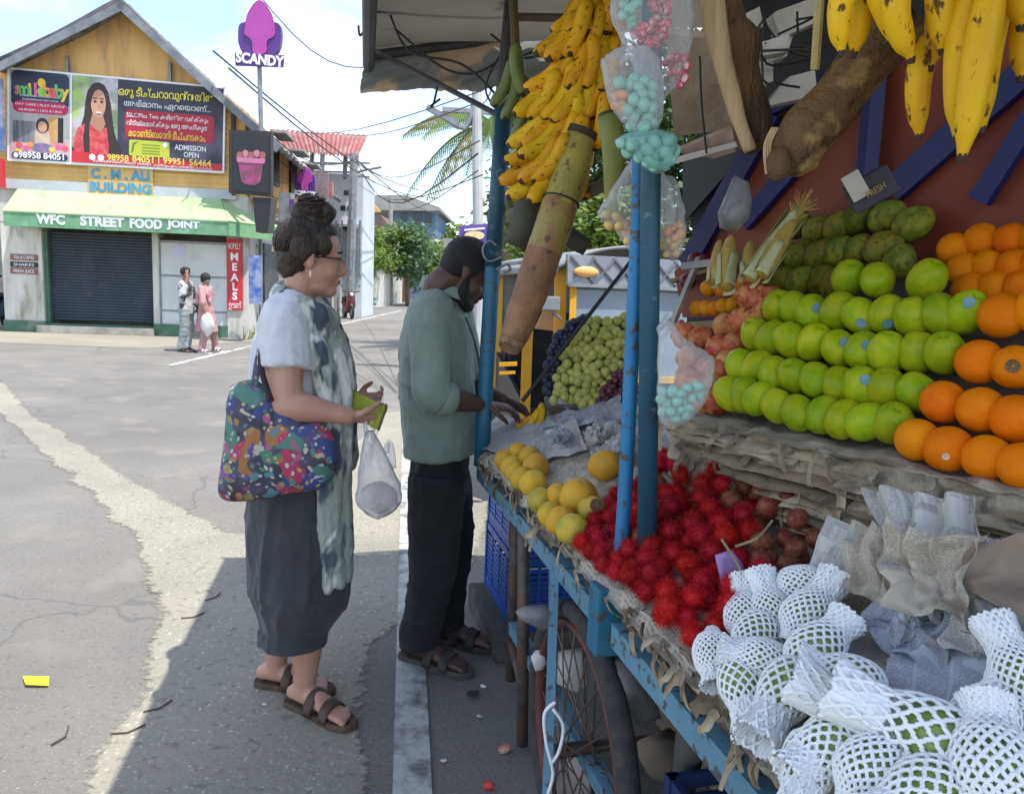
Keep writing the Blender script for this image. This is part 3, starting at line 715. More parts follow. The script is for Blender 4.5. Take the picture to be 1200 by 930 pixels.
ob('panel', poly([P(x, y, 16.6) for x, y in ((273, 157), (315, 159), (315, 226), (273, 223))][::-1], (0, 1, 0), .02), mat('black_panel', (.012, .012, .016), rough=.35), e)
ob('cup', poly([P(x, y, 16.58) for x, y in ((279, 190), (309, 191), (305, 214), (299, 217), (288, 216), (283, 213))][::-1], (0, 1, 0), .015), mat('cup_pink', (.38, .05, .2), (.14, .05, .06), scale=5, rough=.4), e)
ob('cup_rim', poly([P(x, y, 16.57) for x, y in ((277, 184), (311, 186), (310, 192), (278, 190))][::-1], (0, 1, 0), .015), mat('cup_rim_pink', (.5, .16, .3), rough=.4), e)
for k in range(5): ob('scoop', poly([P(281 + k * 6.6 + 4 * math.cos(R(t)), 182 - (k % 2) * 2 - 4.5 * math.sin(R(t)), 16.585) for t in range(0, 360, 45)], (0, 1, 0), .012), mat('scoop_col%d' % (k % 2), ((.35, .1, .09), (.45, .2, .24))[k % 2], rough=.4), e)
ob('lower_box', poly([P(x, y, 16.65) for x, y in ((296, 231), (318, 232), (314, 272), (300, 272))][::-1], (0, 1, 0), .4), M_BLK, e)
e = empty('menu_board', P(374, 236, 22), 'brown printed menu board on the far yellow wall', 'sign')
ob('board', box(P(373, 220, 22), (.55, .06, .85)), mat('menu_brown', (.22, .15, .15), (.32, .26, .26), scale=6, stretch=(.2, 1, 8), rough=.6), e)
ob('side_flag', box(P(386, 222, 22.2), (.22, .05, .42)), mat('flag_red', (.4, .12, .12), (.5, .4, .35), scale=5, rough=.6), e)
e = empty('small_wall_sign', P(326, 285, 19), 'small tilted white sign on the yellow side wall', 'sign'); ob('board', box(P(325, 277, 19), (.22, .05, .75), (0, .06, 0)), mat('white_red_print', (.5, .42, .42), (.35, .12, .14), scale=9, rough=.6), e)
e = empty('grey_wall_box', P(335, 250, 19), 'grey metal meter box on the yellow side wall', 'box'); ob('box', box(P(336, 244, 19), (.3, .3, .7)), M_GREY, e); ob('purple_label', box(P(342, 241, 18.8), (.12, .02, .3)), M_PURP, e)
# ------------------------------------------------------------------ far buildings
M_PALE = mat('pale_blue_grey_wall', (.56, .59, .63), (.48, .51, .55), scale=1.2, rough=.8)
M_GLZ = mat('dark_window', (.03, .035, .04), rough=.2)
def rbox(px0, py0, px1, py1, Y, dep, name, m, parent, base=False):
    a_, b__ = P(px0, py0, Y), P(px1, py1, Y)
    return ob(name, box2(V(a_.x, Y, 0 if base else b__.z), V(b__.x, Y + dep, a_.z)), m, parent)
wb = empty('white_building', P(392, 330, 31), 'pale blue white building with red roof shed on top', 'building')
rbox(366, 202, 424, 340, 31, 2.5, 'wall', M_PALE, wb, True)
for x, y in ((406, 226), (402, 244), (410, 244), (386, 228), (386, 250), (404, 268), (390, 275)):
    f_ = rbox(x - 3, y - 3, x + 3, y + 3, 30.95, .06, 'window', M_GLZ, wb)
for k in range(9): rbox(384, 262 + k * 7, 422, 263.4 + k * 7, 30.6, .38, 'louvre', M_PALE, wb)
for k in range(6): rbox(386 + k * 7, 258, 387 + k * 7, 325, 30.55, .06, 'louvre_post', M_GREY, wb)
shed = empty('roof_shed', P(375, 205, 31), 'open shed of red corrugated sheets on the white roof', 'shed')
a_, b__, c_, d_ = P(318, 152, 30), P(432, 161, 30), P(417, 184, 34), P(330, 180, 34)
def rs_(u, v):
    p = a_.lerp(b__, u).lerp(d_.lerp(c_, u), v); return p + V(0, 0, .05 * math.sin(u * 120))
a_, b__ = P(318, 153, 33), P(431, 160, 33); c_, d_ = P(420, 184, 29.4), P(334, 178, 29.4)
g_, uv = grid(rs_, 120, 6); ob('roof_sheet', thick(g_, .03), mat('red_oxide_sheet', (.36, .11, .10), (.26, .10, .09), scale=2, rough=.7, c3=(.3, .2, .19), s3=1.5), shed)
for x, y0, y1, Y in ((334, 176, 215, 29.6), (378, 180, 215, 29.6), (415, 180, 345, 29.5), (366, 178, 212, 30.5), (405, 180, 210, 30.2)): ob('post', tube([P(x, y0, Y), P(x - (y1 - y0) * .03, y1, Y)], .09 if x != 415 else .16, 8), M_GREY, shed)
for y in (190, 200): ob('railing', tube([P(335, y, 29.7), P(412, y + 2, 29.7)], .04, 6), M_GREY, shed)
cr = random.Random(8)
def house(name, label, Y, dep, wall, roof, wallm, roofm, wins, ov=1.0):
    """wall: pixel rect; roof: pixel outline of a pitched roof front (list)."""
    e = empty(name, P((wall[0] + wall[2]) / 2, wall[3], Y), label, 'building')
    rbox(*wall, Y, dep, 'wall', wallm, e, True)
    pts = [P(x, y, Y - ov) for x, y in roof]
    ob('roof', poly(pts[::-1], (0, 1, 0), dep + ov * 2), roofm, e)
    for (x0, y0, x1, y1) in wins:
        w_ = rbox(x0, y0, x1, y1, Y - .08, .12, 'window', M_GLZ, e)
        rbox(x0 - 1, y1, x1 + 1, y1 + 1, Y - .2, .1, 'sill', M_CONC, e)
    return e
M_GRR = mat('grey_tile_roof', (.26, .25, .24), (.32, .31, .29), scale=1, rough=.85)
M_BLW = mat('slate_blue_wall', (.10, .17, .25), (.13, .2, .28), scale=1, rough=.8)
M_CRM = mat('cream_wall', (.55, .50, .38), (.48, .43, .32), scale=1, rough=.85)
house('blue_house', 'far blue upper storey house with wide grey pitched roof', 66, 10, (462, 240, 508, 350), [(424, 246), (432, 229), (474, 228), (516, 243), (516, 247)], M_BLW, M_GRR, [(470, 250, 476, 260), (484, 250, 494, 260), (498, 251, 505, 262)])
house('brown_roof_house', 'low house with dark brown roof and yellow gable sheet', 52, 6, (424, 262, 452, 350), [(422, 262), (424, 250), (446, 252), (458, 266), (458, 270)], M_CRM, mat('brown_tile_roof', (.12, .08, .07), (.17, .12, .1), scale=2, rough=.9), [(430, 272, 436, 282), (442, 272, 448, 282)], .5)
tag(ob('yellow_gable_sheet', poly([P(x, y, 41) for x, y in ((424, 246), (426, 230), (432, 232), (446, 248), (424, 250))][::-1], (0, 1, 0), .3), mat('ochre_sheet', (.6, .38, .12), (.5, .32, .1), scale=2, rough=.7)), 'yellow sheet gable beside the far pole', 'awning')
house('brick_house', 'far pinkish brick house with twin pointed gables', 62, 6, (502, 288, 530, 345), [(500, 290), (507, 277), (514, 288), (520, 279), (528, 279), (532, 290)], mat('pink_brick', (.36, .24, .2), (.42, .3, .26), scale=3, rough=.9), M_GRR, [(508, 292, 513, 304), (519, 292, 525, 304)], .4)
# boundary walls down the street
def streetwall(px0, px1, pyb0, pyb1, h, m, label, stripe=None, name='boundary_wall'):
    a_, b__ = G(px0, pyb0), G(px1, pyb1); e = empty(name, a_, label, 'wall')
    d = b__ - a_; n_ = V(d.y, -d.x, 0).normalized()
    ob('wall', poly([a_, b__, b__ + n_ * -.2, a_ + n_ * -.2], (0, 0, 1), h), m, e)
    ob('coping', poly([a_ + n_ * .05 + V(0, 0, h + .002), b__ + n_ * .05 + V(0, 0, h + .002), b__ - n_ * .25 + V(0, 0, h + .002), a_ - n_ * .25 + V(0, 0, h + .002)], (0, 0, 1), .08), M_CONC, e)
    if stripe:
        for z in (.12, .38): ob('stripe', poly([a_ + n_ * .012 + V(0, 0, z), b__ + n_ * .012 + V(0, 0, z), b__ + n_ * .0 + V(0, 0, z), a_ + n_ * .0 + V(0, 0, z)], (0, 0, 1), .16), stripe, e)
    return e
streetwall(395, 420, 372, 366, 1.9, M_WHT, 'weathered white boundary wall beside the parked scooter')
streetwall(419, 441, 362, 360, 1.6, M_CRM, 'cream boundary wall with teal stripes at its foot', mat('teal_stripe', (.05, .22, .25), rough=.7))
streetwall(441, 457, 360, 358, 2.0, M_WHT, 'pale wall piers between cream wall and brown gate')
streetwall(458, 471, 357, 355, 1.9, M_WHT, 'white wall next to the far brown gate')
e = empty('brown_gate', G(475, 354), 'red brown wooden gate at the far end of the street', 'gate')
for k in range(6): p = G(471 + k * 1.6, 354); ob('plank', box(p + V(0, 0, .9), (.2, .06, 1.8)), mat('red_brown_gate', (.22, .08, .05), (.17, .06, .04), scale=4, rough=.8), e)
# ------------------------------------------------------------------ poles and wires
def upole(px_t, py_t, px_b, py_b, r, label, arm=None, m=M_CONC):
    b__ = G(px_b, py_b); t_ = P(px_t, py_t, b__.y); e = empty('utility_pole', b__, label, 'pole', 'utility poles along the street')
    ob('shaft', tube([b__, t_], [r * 1.15, r * .8], 10), m, e)
    d = V(1, .1, 0)
    for q in (.4, .9):
        if b__.y < 40: ob('crossarm', bar(t_ - d * .5 - V(0, 0, q), t_ + d * .5 - V(0, 0, q), .07), M_GREY, e)
    if arm: ob('lamp_arm', tube([t_ - V(0, 0, .8)] + [P(x, y, b__.y) for x, y in arm], .05, 6, sub=3), M_GREY, e)
    return t_
M_PLP = mat('pale_pole', (.52, .52, .50), (.42, .42, .40), scale=2, rough=.8)
t1 = upole(418, 178, 406, 372, .13, 'pale leaning concrete pole near the parked scooter', [(425, 200), (447, 196)], M_PLP)
t2 = upole(458, 230, 457, 357, .16, 'grey concrete pole before the far white wall')
t3 = upole(489, 254, 487, 350, .14, 'thin pole between the far trees', None, M_PLP)
t4 = upole(558, 60, 562, 440, .09, 'tall pale concrete pole behind the man', [(545, 150), (520, 136)], M_PLP)
tag(ob('streetlight_head', box(P(519, 136, G(562, 440).y), (.55, .12, .08), (0, .45, 0)), M_GREY), 'grey street light head on the tall pole', 'lamp')
def wire(p, q, sag, k, r=.012):
    pts = [p.lerp(q, t / 8) - V(0, 0, sag * math.sin(math.pi * t / 8)) for t in range(9)]
    return tag(ob('overhead_wire', tube(pts, r, 5), M_BLK), None)
WL = [((250, 60, 17), (500, 225, 40), .6, .02), ((268, 80, 17), (512, 232, 40), .8, .02), ((330, 150, 24), (560, 108, 9.5), .3, .008), ((380, 150, 24), (560, 120, 9.5), .3, .008), ((418, 186, 25), (562, 165, 9.5), .5, .008), ((418, 190, 25), (560, 180, 9.5), .9, .012), ((420, 215, 25), (565, 205, 9.5), .4, .008), ((418, 186, 25), (300, 145, 18), .5, .014), ((418, 188, 25), (520, 250, 60), .5, .022), ((458, 236, 33), (560, 200, 9.5), .4, .008), ((560, 120, 9.5), (600, 20, 5), .2, .006), ((458, 236, 33), (418, 190, 25), .3, .016), ((300, -10, 12), (470, 70, 12), .5, .008)]
WN = ['from the roof sign to the far houses, upper', 'from the roof sign to the far houses, lower', 'crossing the sky to the tall pole, highest', 'crossing the sky to the tall pole, second', 'between the leaning pole and the tall pole, upper', 'sagging most between leaning and tall poles', 'between the leaning pole and palm, lowest', 'from the leaning pole back to the yellow roof', 'from the leaning pole to the distant trees', 'from the far grey pole to the tall pole', 'rising from the tall pole to the awning', 'linking the leaning pole and far grey pole', 'high across the sky left of the awning']
for k, (p, q, sg, r) in enumerate(WL): tag(wire(P(*p), P(*q), sg, k, r), 'thin overhead wire ' + WN[k], 'wire', 'overhead wires')
# ------------------------------------------------------------------ trees
def leaf_mat(name, c1, c2): 
    m = mat(name, c1, c2, scale=1.2, rough=.6); n, K, b = nodes(m)
    t = n.new('ShaderNodeBsdfTranslucent'); x = n.new('ShaderNodeMixShader'); x.inputs[0].default_value = .35
    K(b.inputs['Base Color'].links[0].from_socket, t.inputs[0]); o_ = [q for q in n if q.type == 'OUTPUT_MATERIAL'][0]; K(b.outputs[0], x.inputs[1]); K(t.outputs[0], x.inputs[2]); K(x.outputs[0], o_.inputs[0]); return m
LM = [leaf_mat('leaf_mid', (.08, .15, .025), (.13, .21, .035)), leaf_mat('leaf_dark', (.03, .07, .02), (.055, .10, .025)), leaf_mat('leaf_bright', (.13, .20, .03), (.18, .25, .045)), leaf_mat('leaf_bluish', (.085, .15, .07), (.12, .20, .09))]
M_BARK = mat('tree_bark', (.10, .08, .06), (.16, .13, .10), scale=6, rough=.95, bump=.5)
def tree(base, H, crown_c, crad, nleaf, lsz, lm, label, seed, name='leafy_tree', nclump=26):
    rr = random.Random(seed); e = empty(name, base, label, 'tree', 'trees along the street')
    limbs = [tube([base, base + V(rr.uniform(-.2, .2), 0, H * .3), base + V(rr.uniform(-.3, .3), rr.uniform(-.2, .2), H * .6)], [H * .028, H * .02, H * .012], 8, sub=3)]
    cl = []
    for k in range(nclump):
        d = V(rr.gauss(0, 1), rr.gauss(0, 1), rr.gauss(0, 1)).normalized() * (rr.random() ** .45)
        c_ = crown_c + V(d.x * crad[0], d.y * crad[1], d.z * crad[2]); cl.append(c_)
        if k % 3 == 0: limbs.append(tube([base + V(0, 0, H * rr.uniform(.3, .55)), (base + c_) / 2 + V(0, 0, H * .2), c_], [H * .010, H * .007, H * .003], 6, sub=2))
    ob('trunk', join(*limbs), M_BARK, e, smooth=True)
    vs_, fs = [], []
    for k in range(nleaf):
        c_ = cl[rr.randrange(nclump)]; s = min(crad) * .42
        p = c_ + V(rr.gauss(0, s * .55), rr.gauss(0, s * .55), rr.gauss(0, s * .42))
        a_ = V(rr.uniform(-1, 1), rr.uniform(-1, 1), rr.uniform(-.8, .3)).normalized(); b__ = a_.cross(V(rr.uniform(-1, 1), rr.uniform(-1, 1), 1)).normalized(); L_ = lsz * rr.uniform(.6, 1.3)
        i = len(vs_); vs_ += [p, p + a_ * L_ * .5 + b__ * L_ * .26, p + a_ * L_, p + a_ * L_ * .5 - b__ * L_ * .26]; fs.append((i, i + 1, i + 2, i + 3))
    ob('crown', (vs_, fs), lm, e)
    return e
def ptree(px, py_base, py_top, Y, rx, n_, lsz, lm, label, seed, cyf=.55, **k):
    b__ = P(px, py_base, Y); b__.z = 0; tp = P(px, py_top, Y); H = tp.z; cz = H * cyf; rz = (H - cz)
    return tree(b__, H, V(b__.x, Y, cz), (rx, rx, rz), n_, lsz, lm, label, seed, **k)
ptree(428, 350, 276, 42, 1.4, 2600, .28, LM[2], 'bright green roadside tree above the cream wall', 1, .70)
ptree(446, 350, 268, 46, 1.4, 2000, .30, LM[2], 'yellow green tree behind the wall piers', 2, .72)
ptree(478, 350, 260, 47, 1.6, 2800, .32, LM[3], 'tall dark bluish green tree at the street end', 3, .66)
ptree(496, 345, 282, 50, 1.6, 1800, .34, LM[2], 'light green tree right of the tall dark tree', 4, .66)
ptree(525, 345, 258, 75, 7.0, 3600, .8, LM[2], 'pale hazy treetops far behind the brick house', 5, .6)
ptree(410, 352, 300, 34, .7, 900, .18, LM[2], 'small bright shrub tree behind the parked scooter', 6, .5)
ptree(668, 330, 120, 15, 1.25, 7000, .17, LM[0], 'dense leafy tree behind the hanging bananas', 7, .62)
ptree(748, 330, 30, 14, 1.7, 7000, .18, LM[1], 'large dark tree behind the candy bags', 8, .60)
ptree(692, 330, 222, 10, 1.0, 5500, .12, LM[2], 'sunlit bright bush just behind the auto rickshaw', 9, .80)
ptree(622, 330, 190, 19, 1.0, 3500, .17, LM[2], 'light green tree behind the blue corner pole', 10, .62)
ptree(860, 330, -60, 16, 3.2, 6000, .24, LM[1], 'broad dark tree behind the added cloth wall', 11, .6)
# coconut palm
def palm(base, top, nf, L_, label, seed):
    rr = random.Random(seed); e = empty('coconut_palm', base, label, 'palm', 'coconut palms')
    ob('trunk', tube([base, base.lerp(top, .5) + V(.25, 0, 0), top], [.17, .13, .11], 10, sub=4), M_BARK, e, smooth=True)
    for k in range(nf):
        az = 2 * math.pi * k / nf + rr.uniform(-.2, .2); el0 = rr.uniform(.1, 1.0); d = V(math.cos(az), math.sin(az), 0)
        pts = [top + d * (L_ * t * math.cos(el0 * (1 - t))) + V(0, 0, L_ * (math.sin(el0) * t - (.75 + .3 * (1 - el0)) * t * t)) for t in [i / 10 for i in range(11)]]
        pr = [tube(pts, [.03 * (1 - i / 12) for i in range(11)], 5)]
        for i in range(1, 42):
            t = i / 42 * 10; i0 = min(9, int(t)); p = pts[i0].lerp(pts[i0 + 1], t - i0); tn = (pts[i0 + 1] - pts[i0]).normalized(); sd_ = tn.cross(V(0, 0, 1)).normalized()
            ll = L_ * .26 * math.sin(.25 + 2.7 * i / 44)
            for s in (-1, 1):
                q = p + sd_ * s * ll * .6 + tn * ll * .35 - V(0, 0, ll * .55); n_ = tn * .022
                pr.append(([p - n_, p + n_, q + n_ * .3, q - n_ * .3], [(0, 1, 2, 3)]))
        ob('frond', join(*pr), LM[0] if k % 3 else leaf_mat('palm_dry', (.16, .17, .06), (.22, .2, .09)), e)
    return e
pb = G(578, 412); palm(pb, P(580, 150, pb.y), 18, 2.0, 'coconut palm with drooping fronds behind the blue pole', 3)
# ------------------------------------------------------------------ vehicles
def wheel_simple(c, ax, r, w_, parent, nm='wheel'):
    ax = ax.normalized(); x = V(0, 0, 1).cross(ax).normalized(); y = V(0, 0, 1)
    t_ = ob(nm, torus_loop_(c, x, y, ax, r * .78, w_, r * .22), M_TY0, parent, smooth=True)
    ob('hub', tube([c - ax * w_ * .6, c + ax * w_ * .6], r * .5, 14), M_GREY, parent)
def torus_loop_(c, x, y, ax, r, w_, h_, n_=28, k=8):
    vs_, fs = [], []
    for i in range(n_):
        a_ = 2 * math.pi * i / n_; d = x * math.cos(a_) + y * math.sin(a_)
        for j in range(k): b__ = 2 * math.pi * j / k; vs_.append(c + d * (r + math.cos(b__) * h_) + ax * (math.sin(b__) * w_))
    for i in range(n_):
        for j in range(k): fs.append((i * k + j, i * k + (j + 1) % k, ((i + 1) % n_) * k + (j + 1) % k, ((i + 1) % n_) * k + j))
    return vs_, fs
M_TY0 = mat('plain_tyre', (.025, .025, .026), rough=.85)
def scooter(base, rz, label, m):
    e = empty('motor_scooter', base, label, 'scooter')
    d = V(math.cos(rz), math.sin(rz), 0); n_ = V(-d.y, d.x, 0)
    def q(a_, z, s=0.0): return base + d * a_ + n_ * s + V(0, 0, z)
    wheel_simple(q(.62, .26), n_, .26, .05, e); wheel_simple(q(-.58, .26), n_, .26, .05, e)
    ob('body', tube([q(-.75, .62), q(-.35, .55), q(-.1, .38), q(.25, .32), q(.42, .55), q(.46, .95)], [.10, .16, .14, .10, .15, .10], 12, sub=4, ref=n_, rb=[.12, .17, .17, .17, .18, .14]), m, e, smooth=True)
    ob('seat', tube([q(-.75, .74), q(-.3, .78), q(.02, .72)], [.05, .07, .05], 10, sub=4, rb=[.11, .13, .09], ref=n_), M_BLK, e, smooth=True)
    ob('handlebar', tube([q(.38, 1.04, -.33), q(.46, 1.0, 0), q(.38, 1.04, .33)], .02, 8, sub=3), M_BLK, e)
    ob('fork', tube([q(.46, .9), q(.62, .26)], .035, 8), M_GREY, e); ob('headlight', ball(q(.54, .92), (.07, .07, .07), 12, 8), M_WPRINT, e, smooth=True)
    for s in (-1, 1): ob('mirror', tube([q(.40, 1.05, .28 * s), q(.36, 1.2, .32 * s), q(.36, 1.26, .34 * s)], [.008, .008, .045], 8), M_BLK, e)
    return e
scooter(G(408, 373), R(-65), 'dark red black scooter parked by the leaning pole', mat('dark_scooter_red', (.10, .02, .025), rough=.35))
scooter(G(-6, 385), R(-80), 'blue black motor scooter parked left of the shop', mat('scooter_blue', (.03, .06, .12), rough=.35))
e = empty('side_shop_sign', P(-6, 240, 17), 'red edge of a neighbouring shop sign at the left', 'sign'); ob('board', box(P(-2, 203, 17), (.25, .1, .6)), M_RED, e); ob('upper_board', box(P(-4, 135, 17), (.28, .1, 1.5)), mat('blue_board', (.08, .14, .3), (.3, .3, .4), scale=3, rough=.6), e)
e = empty('neighbour_wall', P(-30, 390, 19), 'grey wall of the next building at the left', 'wall'); ob('wall', box2(P(-260, 388, 19.5), V(P(4, 300, 19.5).x, 23, 5)), M_CONC, e)
# parked hatchback glimpsed behind the man
cb0 = G(516, 356); car = empty('parked_car', cb0, "dark grey parked car glimpsed behind the man's neck", 'car')
def cq(a_, s, z): return cb0 + V(s, a_, z)
ob('body', box(cq(1.9, .0, .62), (1.65, 3.7, .55), None, .16), mat('dark_grey_car', (.05, .052, .056), rough=.25, coat=.5), car, smooth=True)
ob('cabin', box(cq(2.0, 0, 1.15), (1.45, 2.2, .55), None, .2), MATS['dark_grey_car'], car, smooth=True)
ob('rear_window', box(cq(.95, 0, 1.16), (1.15, .12, .32), (R(-18), 0, 0), .03), M_GLZ, car)
for s in (-1, 1):
    ob('tail_light', box(cq(.04, .62 * s, .75), (.22, .06, .18), None, .02), M_RED, car)
    for a_ in (.75, 3.0): wheel_simple(cq(a_, .78 * s, .3), V(1, 0, 0), .3, .1, car)
# ------------------------------------------------------------------ auto rickshaw behind the stall
AF = V(.29, -.957, 0); AR = V(.957, .29, 0); AO = P(655, 335, 5.0); AO.z = 0
ar = empty('auto_rickshaw', AO, 'auto rickshaw with yellow posts, pale canopy and diamond patterned visor parked behind the stall', 'auto rickshaw')
def A(a_, s, z): return AO + AF * a_ + AR * s + V(0, 0, z)
M_AY = mat('auto_yellow', (.72, .38, .02), (.66, .33, .02), scale=4, rough=.4); M_AB = mat('auto_black', (.018, .018, .02), (.03, .03, .032), scale=5, rough=.45); M_AG = mat('grey_canopy', (.22, .23, .24), (.17, .18, .19), scale=4, rough=.6)
def roofn(u, v):
    s = -.08 + 1.46 * u; a_ = .12 - 2.05 * v
    return A(a_, s, 1.60 + .17 * (1 - abs(2 * u - 1) ** 3.0) - .03 * v)
g_, uv = grid(roofn, 20, 10); ob('canopy', thick(g_, .02), M_AG, ar, smooth=True)
ob('roof_rail', tube([A(.12, -.07, 1.60), A(-1.9, -.07, 1.57)], .022, 8), M_GREY, ar)
ob('roof_rail', tube([A(.12, -.08, 1.66), A(-1.9, -.08, 1.63)], .016, 8), M_GREY, ar)
for s in (0, 1.28):
    for a0, a1 in ((.02, .10), (-.62, -.60), (-1.45, -1.42)): ob('post', bar(A(a1, s, .45), A(a0, s, 1.60), .075, .05), M_AY, ar)
vp = [A(.16, .0, 1.50), A(.16, 1.30, 1.50), A(.13, 1.30, 1.69), A(.13, 0, 1.69)]
vis = ob('visor', poly(vp, -AF, .03), mat('silver_visor', (.24, .25, .27), (.19, .20, .22), scale=6, rough=.35, metal=.3), ar)
for k in range(9):
    for sg in (-1, 1):
        s0 = .02 + k * .145; o_ = ob('visor_strip', bar(A(.168, s0 if sg > 0 else s0 + .16, 1.51), A(.142, s0 + .16 if sg > 0 else s0, 1.68), .012, .008), mat('visor_dark', (.14, .15, .17), rough=.4), ar)
for s in (.12, .52, .92, 1.2): ob('visor_lamp', ball(A(.16, s, 1.585), (.085, .02, .035), 14, 8, Matrix((AR, AF, V(0, 0, 1))).transposed()), mat('amber_reflector', (.8, .42, .12), rough=.3), ar, smooth=True)
ob('visor_trim', bar(A(.172, 0, 1.50), A(.172, 1.30, 1.50), .02), M_GREY, ar)
M_WS = mat('windshield_glass', (.15, .20, .26), (.24, .29, .34), scale=1.6, rough=.1, alpha=.8, coat=.6)  # pale blue of the reflected sky is put into the glass colour
ob('windshield', poly([A(.20, .05, .92), A(.20, 1.24, .92), A(.12, 1.22, 1.49), A(.12, .07, 1.49)], -AF, .012), M_WS, ar)
ob('windshield_frame', join(bar(A(.21, .03, .9), A(.13, .05, 1.5), .04), bar(A(.21, 1.26, .9), A(.13, 1.24, 1.5), .04), bar(A(.21, .03, .91), A(.21, 1.26, .91), .04)), M_AY, ar)
ob('front_cowl', poly([A(.22, .05, .35), A(.5, .45, .3), A(.5, .85, .3), A(.22, 1.24, .35), A(.21, 1.24, .90), A(.21, .05, .90)], V(0, 0, .0001) - AF, .08), M_AB, ar)
ob('wiper', tube([A(.23, .35, .95), A(.20, .75, 1.35)], .008, 6), M_BLK, ar)
ob('side_panel', poly([A(-.62, -.01, .35), A(-1.95, -.01, .35), A(-1.95, -.01, .95), A(-1.45, -.01, .95), A(-.62, -.01, .62)], AR, .03), M_AB, ar)
ob('rear_body', poly([A(-1.42, .0, .3), A(-1.95, .0, .3), A(-1.95, 0, 1.6), A(-1.42, 0, 1.58)], AR, 1.28), mat('grey_auto_panel', (.30, .31, .32), (.24, .25, .26), scale=3, rough=.5), ar)
ob('floor', box(A(-.7, .64, .38), (1.25, 2.4, .06), Matrix((AR, -AF, V(0, 0, 1))).transposed()), M_AB, ar)
ob('rear_seat', box(A(-1.15, .64, .68), (1.15, .5, .16), Matrix((AR, -AF, V(0, 0, 1))).transposed(), .04), M_AB, ar); ob('seat_back', box(A(-1.38, .64, 1.0), (1.15, .1, .55), Matrix((AR, -AF, V(0, 0, 1))).transposed(), .03), M_AB, ar)
ob('driver_seat', box(A(-.35, .64, .72), (.5, .35, .12), Matrix((AR, -AF, V(0, 0, 1))).transposed(), .04), M_AB, ar)
ob('partition', box(A(-.60, .64, .85), (1.22, .03, .5), Matrix((AR, -AF, V(0, 0, 1))).transposed()), M_AB, ar)
ob('interior_curtain', poly([A(-.9, 1.24, 1.1), A(.05, 1.24, 1.1), A(.05, 1.24, 1.58), A(-.9, 1.24, 1.58)], AR, .01), mat('pale_pink_window', (.42, .36, .36), (.5, .45, .46), scale=3, rough=.5), ar)
ob('side_mirror', join(tube([A(.12, -.02, 1.28), A(.16, -.10, 1.34)], .01, 6), box(A(.16, -.12, 1.38), (.14, .04, .09), Matrix((AR, -AF, V(0, 0, 1))).transposed(), .01)), M_GREY, ar)
ob('orange_cushion', poly([P(627, 385, 5.1), P(652, 388, 5.1), P(645, 356, 5.1), P(640, 358, 5.1)], (0, 1, 0), .08), mat('tan_cushion', (.55, .30, .13), (.48, .27, .12), scale=6, rough=.6), ar)
ob('step_trim', bar(P(585, 427, 4.95), P(606, 426, 4.95), .025), M_AY, ar); ob('step_trim', bar(P(585, 437, 4.95), P(604, 436, 4.95), .02), M_AY, ar)
for s in (.02, 1.26): wheel_simple(A(-1.35, s, .22), AR, .22, .055, ar)
wheel_simple(A(.38, .64, .22), AR, .22, .055, ar)
# purple advert behind the man's head
e = empty('advert_board', P(556, 284, 9), "purple printed advert board above the man's head", 'sign')
ob('board', poly([P(x, y, 9) for x, y in ((538, 265), (573, 262), (574, 284), (539, 286))][::-1], (0, 1, 0), .05), mat('violet_board', (.10, .05, .28), (.13, .06, .33), scale=2, rough=.4), e)
ob('yellow_motif', poly([P(556 + 12 * math.cos(R(t)), 276 - 5.5 * math.sin(R(t)), 8.98) for t in range(0, 360, 30)], (0, 1, 0), .015), mat('motif_yellow', (.75, .5, .1), (.8, .7, .5), scale=9, rough=.5), e)
ob('white_rule', poly([P(x, y, 8.98) for x, y in ((544, 268.4), (568, 266.4), (568, 268.6), (544, 270.6))][::-1], (0, 1, 0), .015), M_WPRINT, e)
ob('post', tube([P(556, 286, 9.06), V(P(556, 286, 9.06).x, 9.06, 0)], .04, 8), M_GREY, e)
# iron rod leaning by the grapes
tag(ob('iron_rod', tube([P(744, 300, 2.9), P(612, 470, 2.75)], .008, 8), M_DKB0 if 'M_DKB0' in globals() else M_BLK), 'thin iron rod slanting up behind the black grapes', 'rod')
# ================================================================== the fruit cart
CO = V(.21, 1.567, 0); CU = V(-.25, .968, 0).normalized(); CN = V(CU.y, -CU.x, 0)
ZT = .85
def CP(u, n, z=0.0): return CO + CU * u + CN * n + V(0, 0, z)
CRM = Matrix((CN, CU, V(0, 0, 1))).transposed()
def cbox(u0, u1, n0, n1, z0, z1, bev=0.0):
    return box(CP((u0 + u1) / 2, (n0 + n1) / 2, (z0 + z1) / 2), (abs(n1 - n0), abs(u1 - u0), abs(z1 - z0)), CRM, bev)
def paint(name, c, worn=(.07, .065, .06), sc=34, hi=.62, lo=.58, rough=.5, dirt=None):
    return mat(name, c, tuple(x * .78 for x in c), scale=5, rough=rough, c3=worn, s3=sc, lo3=lo, hi3=hi, bump=.25, bscale=60, bdist=.003)
M_PB = paint('bright_blue_paint', (.012, .19, .42))
M_PD = paint('dull_blue_paint', (.018, .085, .135), worn=(.20, .22, .22), sc=26, lo=.6, hi=.72)
M_PL = paint('pale_blue_paint', (.115, .27, .37), worn=(.07, .07, .07), lo=.58)
M_PT = paint('teal_blue_paint', (.014, .16, .26))
M_PIPE = mat('rusty_grey_pipe', (.12, .105, .095), (.075, .06, .055), scale=22, rough=.6, metal=.3, c3=(.16, .08, .05), s3=12, bump=.3, bscale=80, bdist=.003)
M_WOODD = mat('dark_old_wood', (.10, .07, .05), (.06, .042, .032), scale=9, stretch=(1, 1, .2), rough=.8, bump=.4)
cart = empty('fruit_cart', CP(0, 0, 0), 'blue metal fruit cart with spoked wheel and newspaper covered top', 'cart')
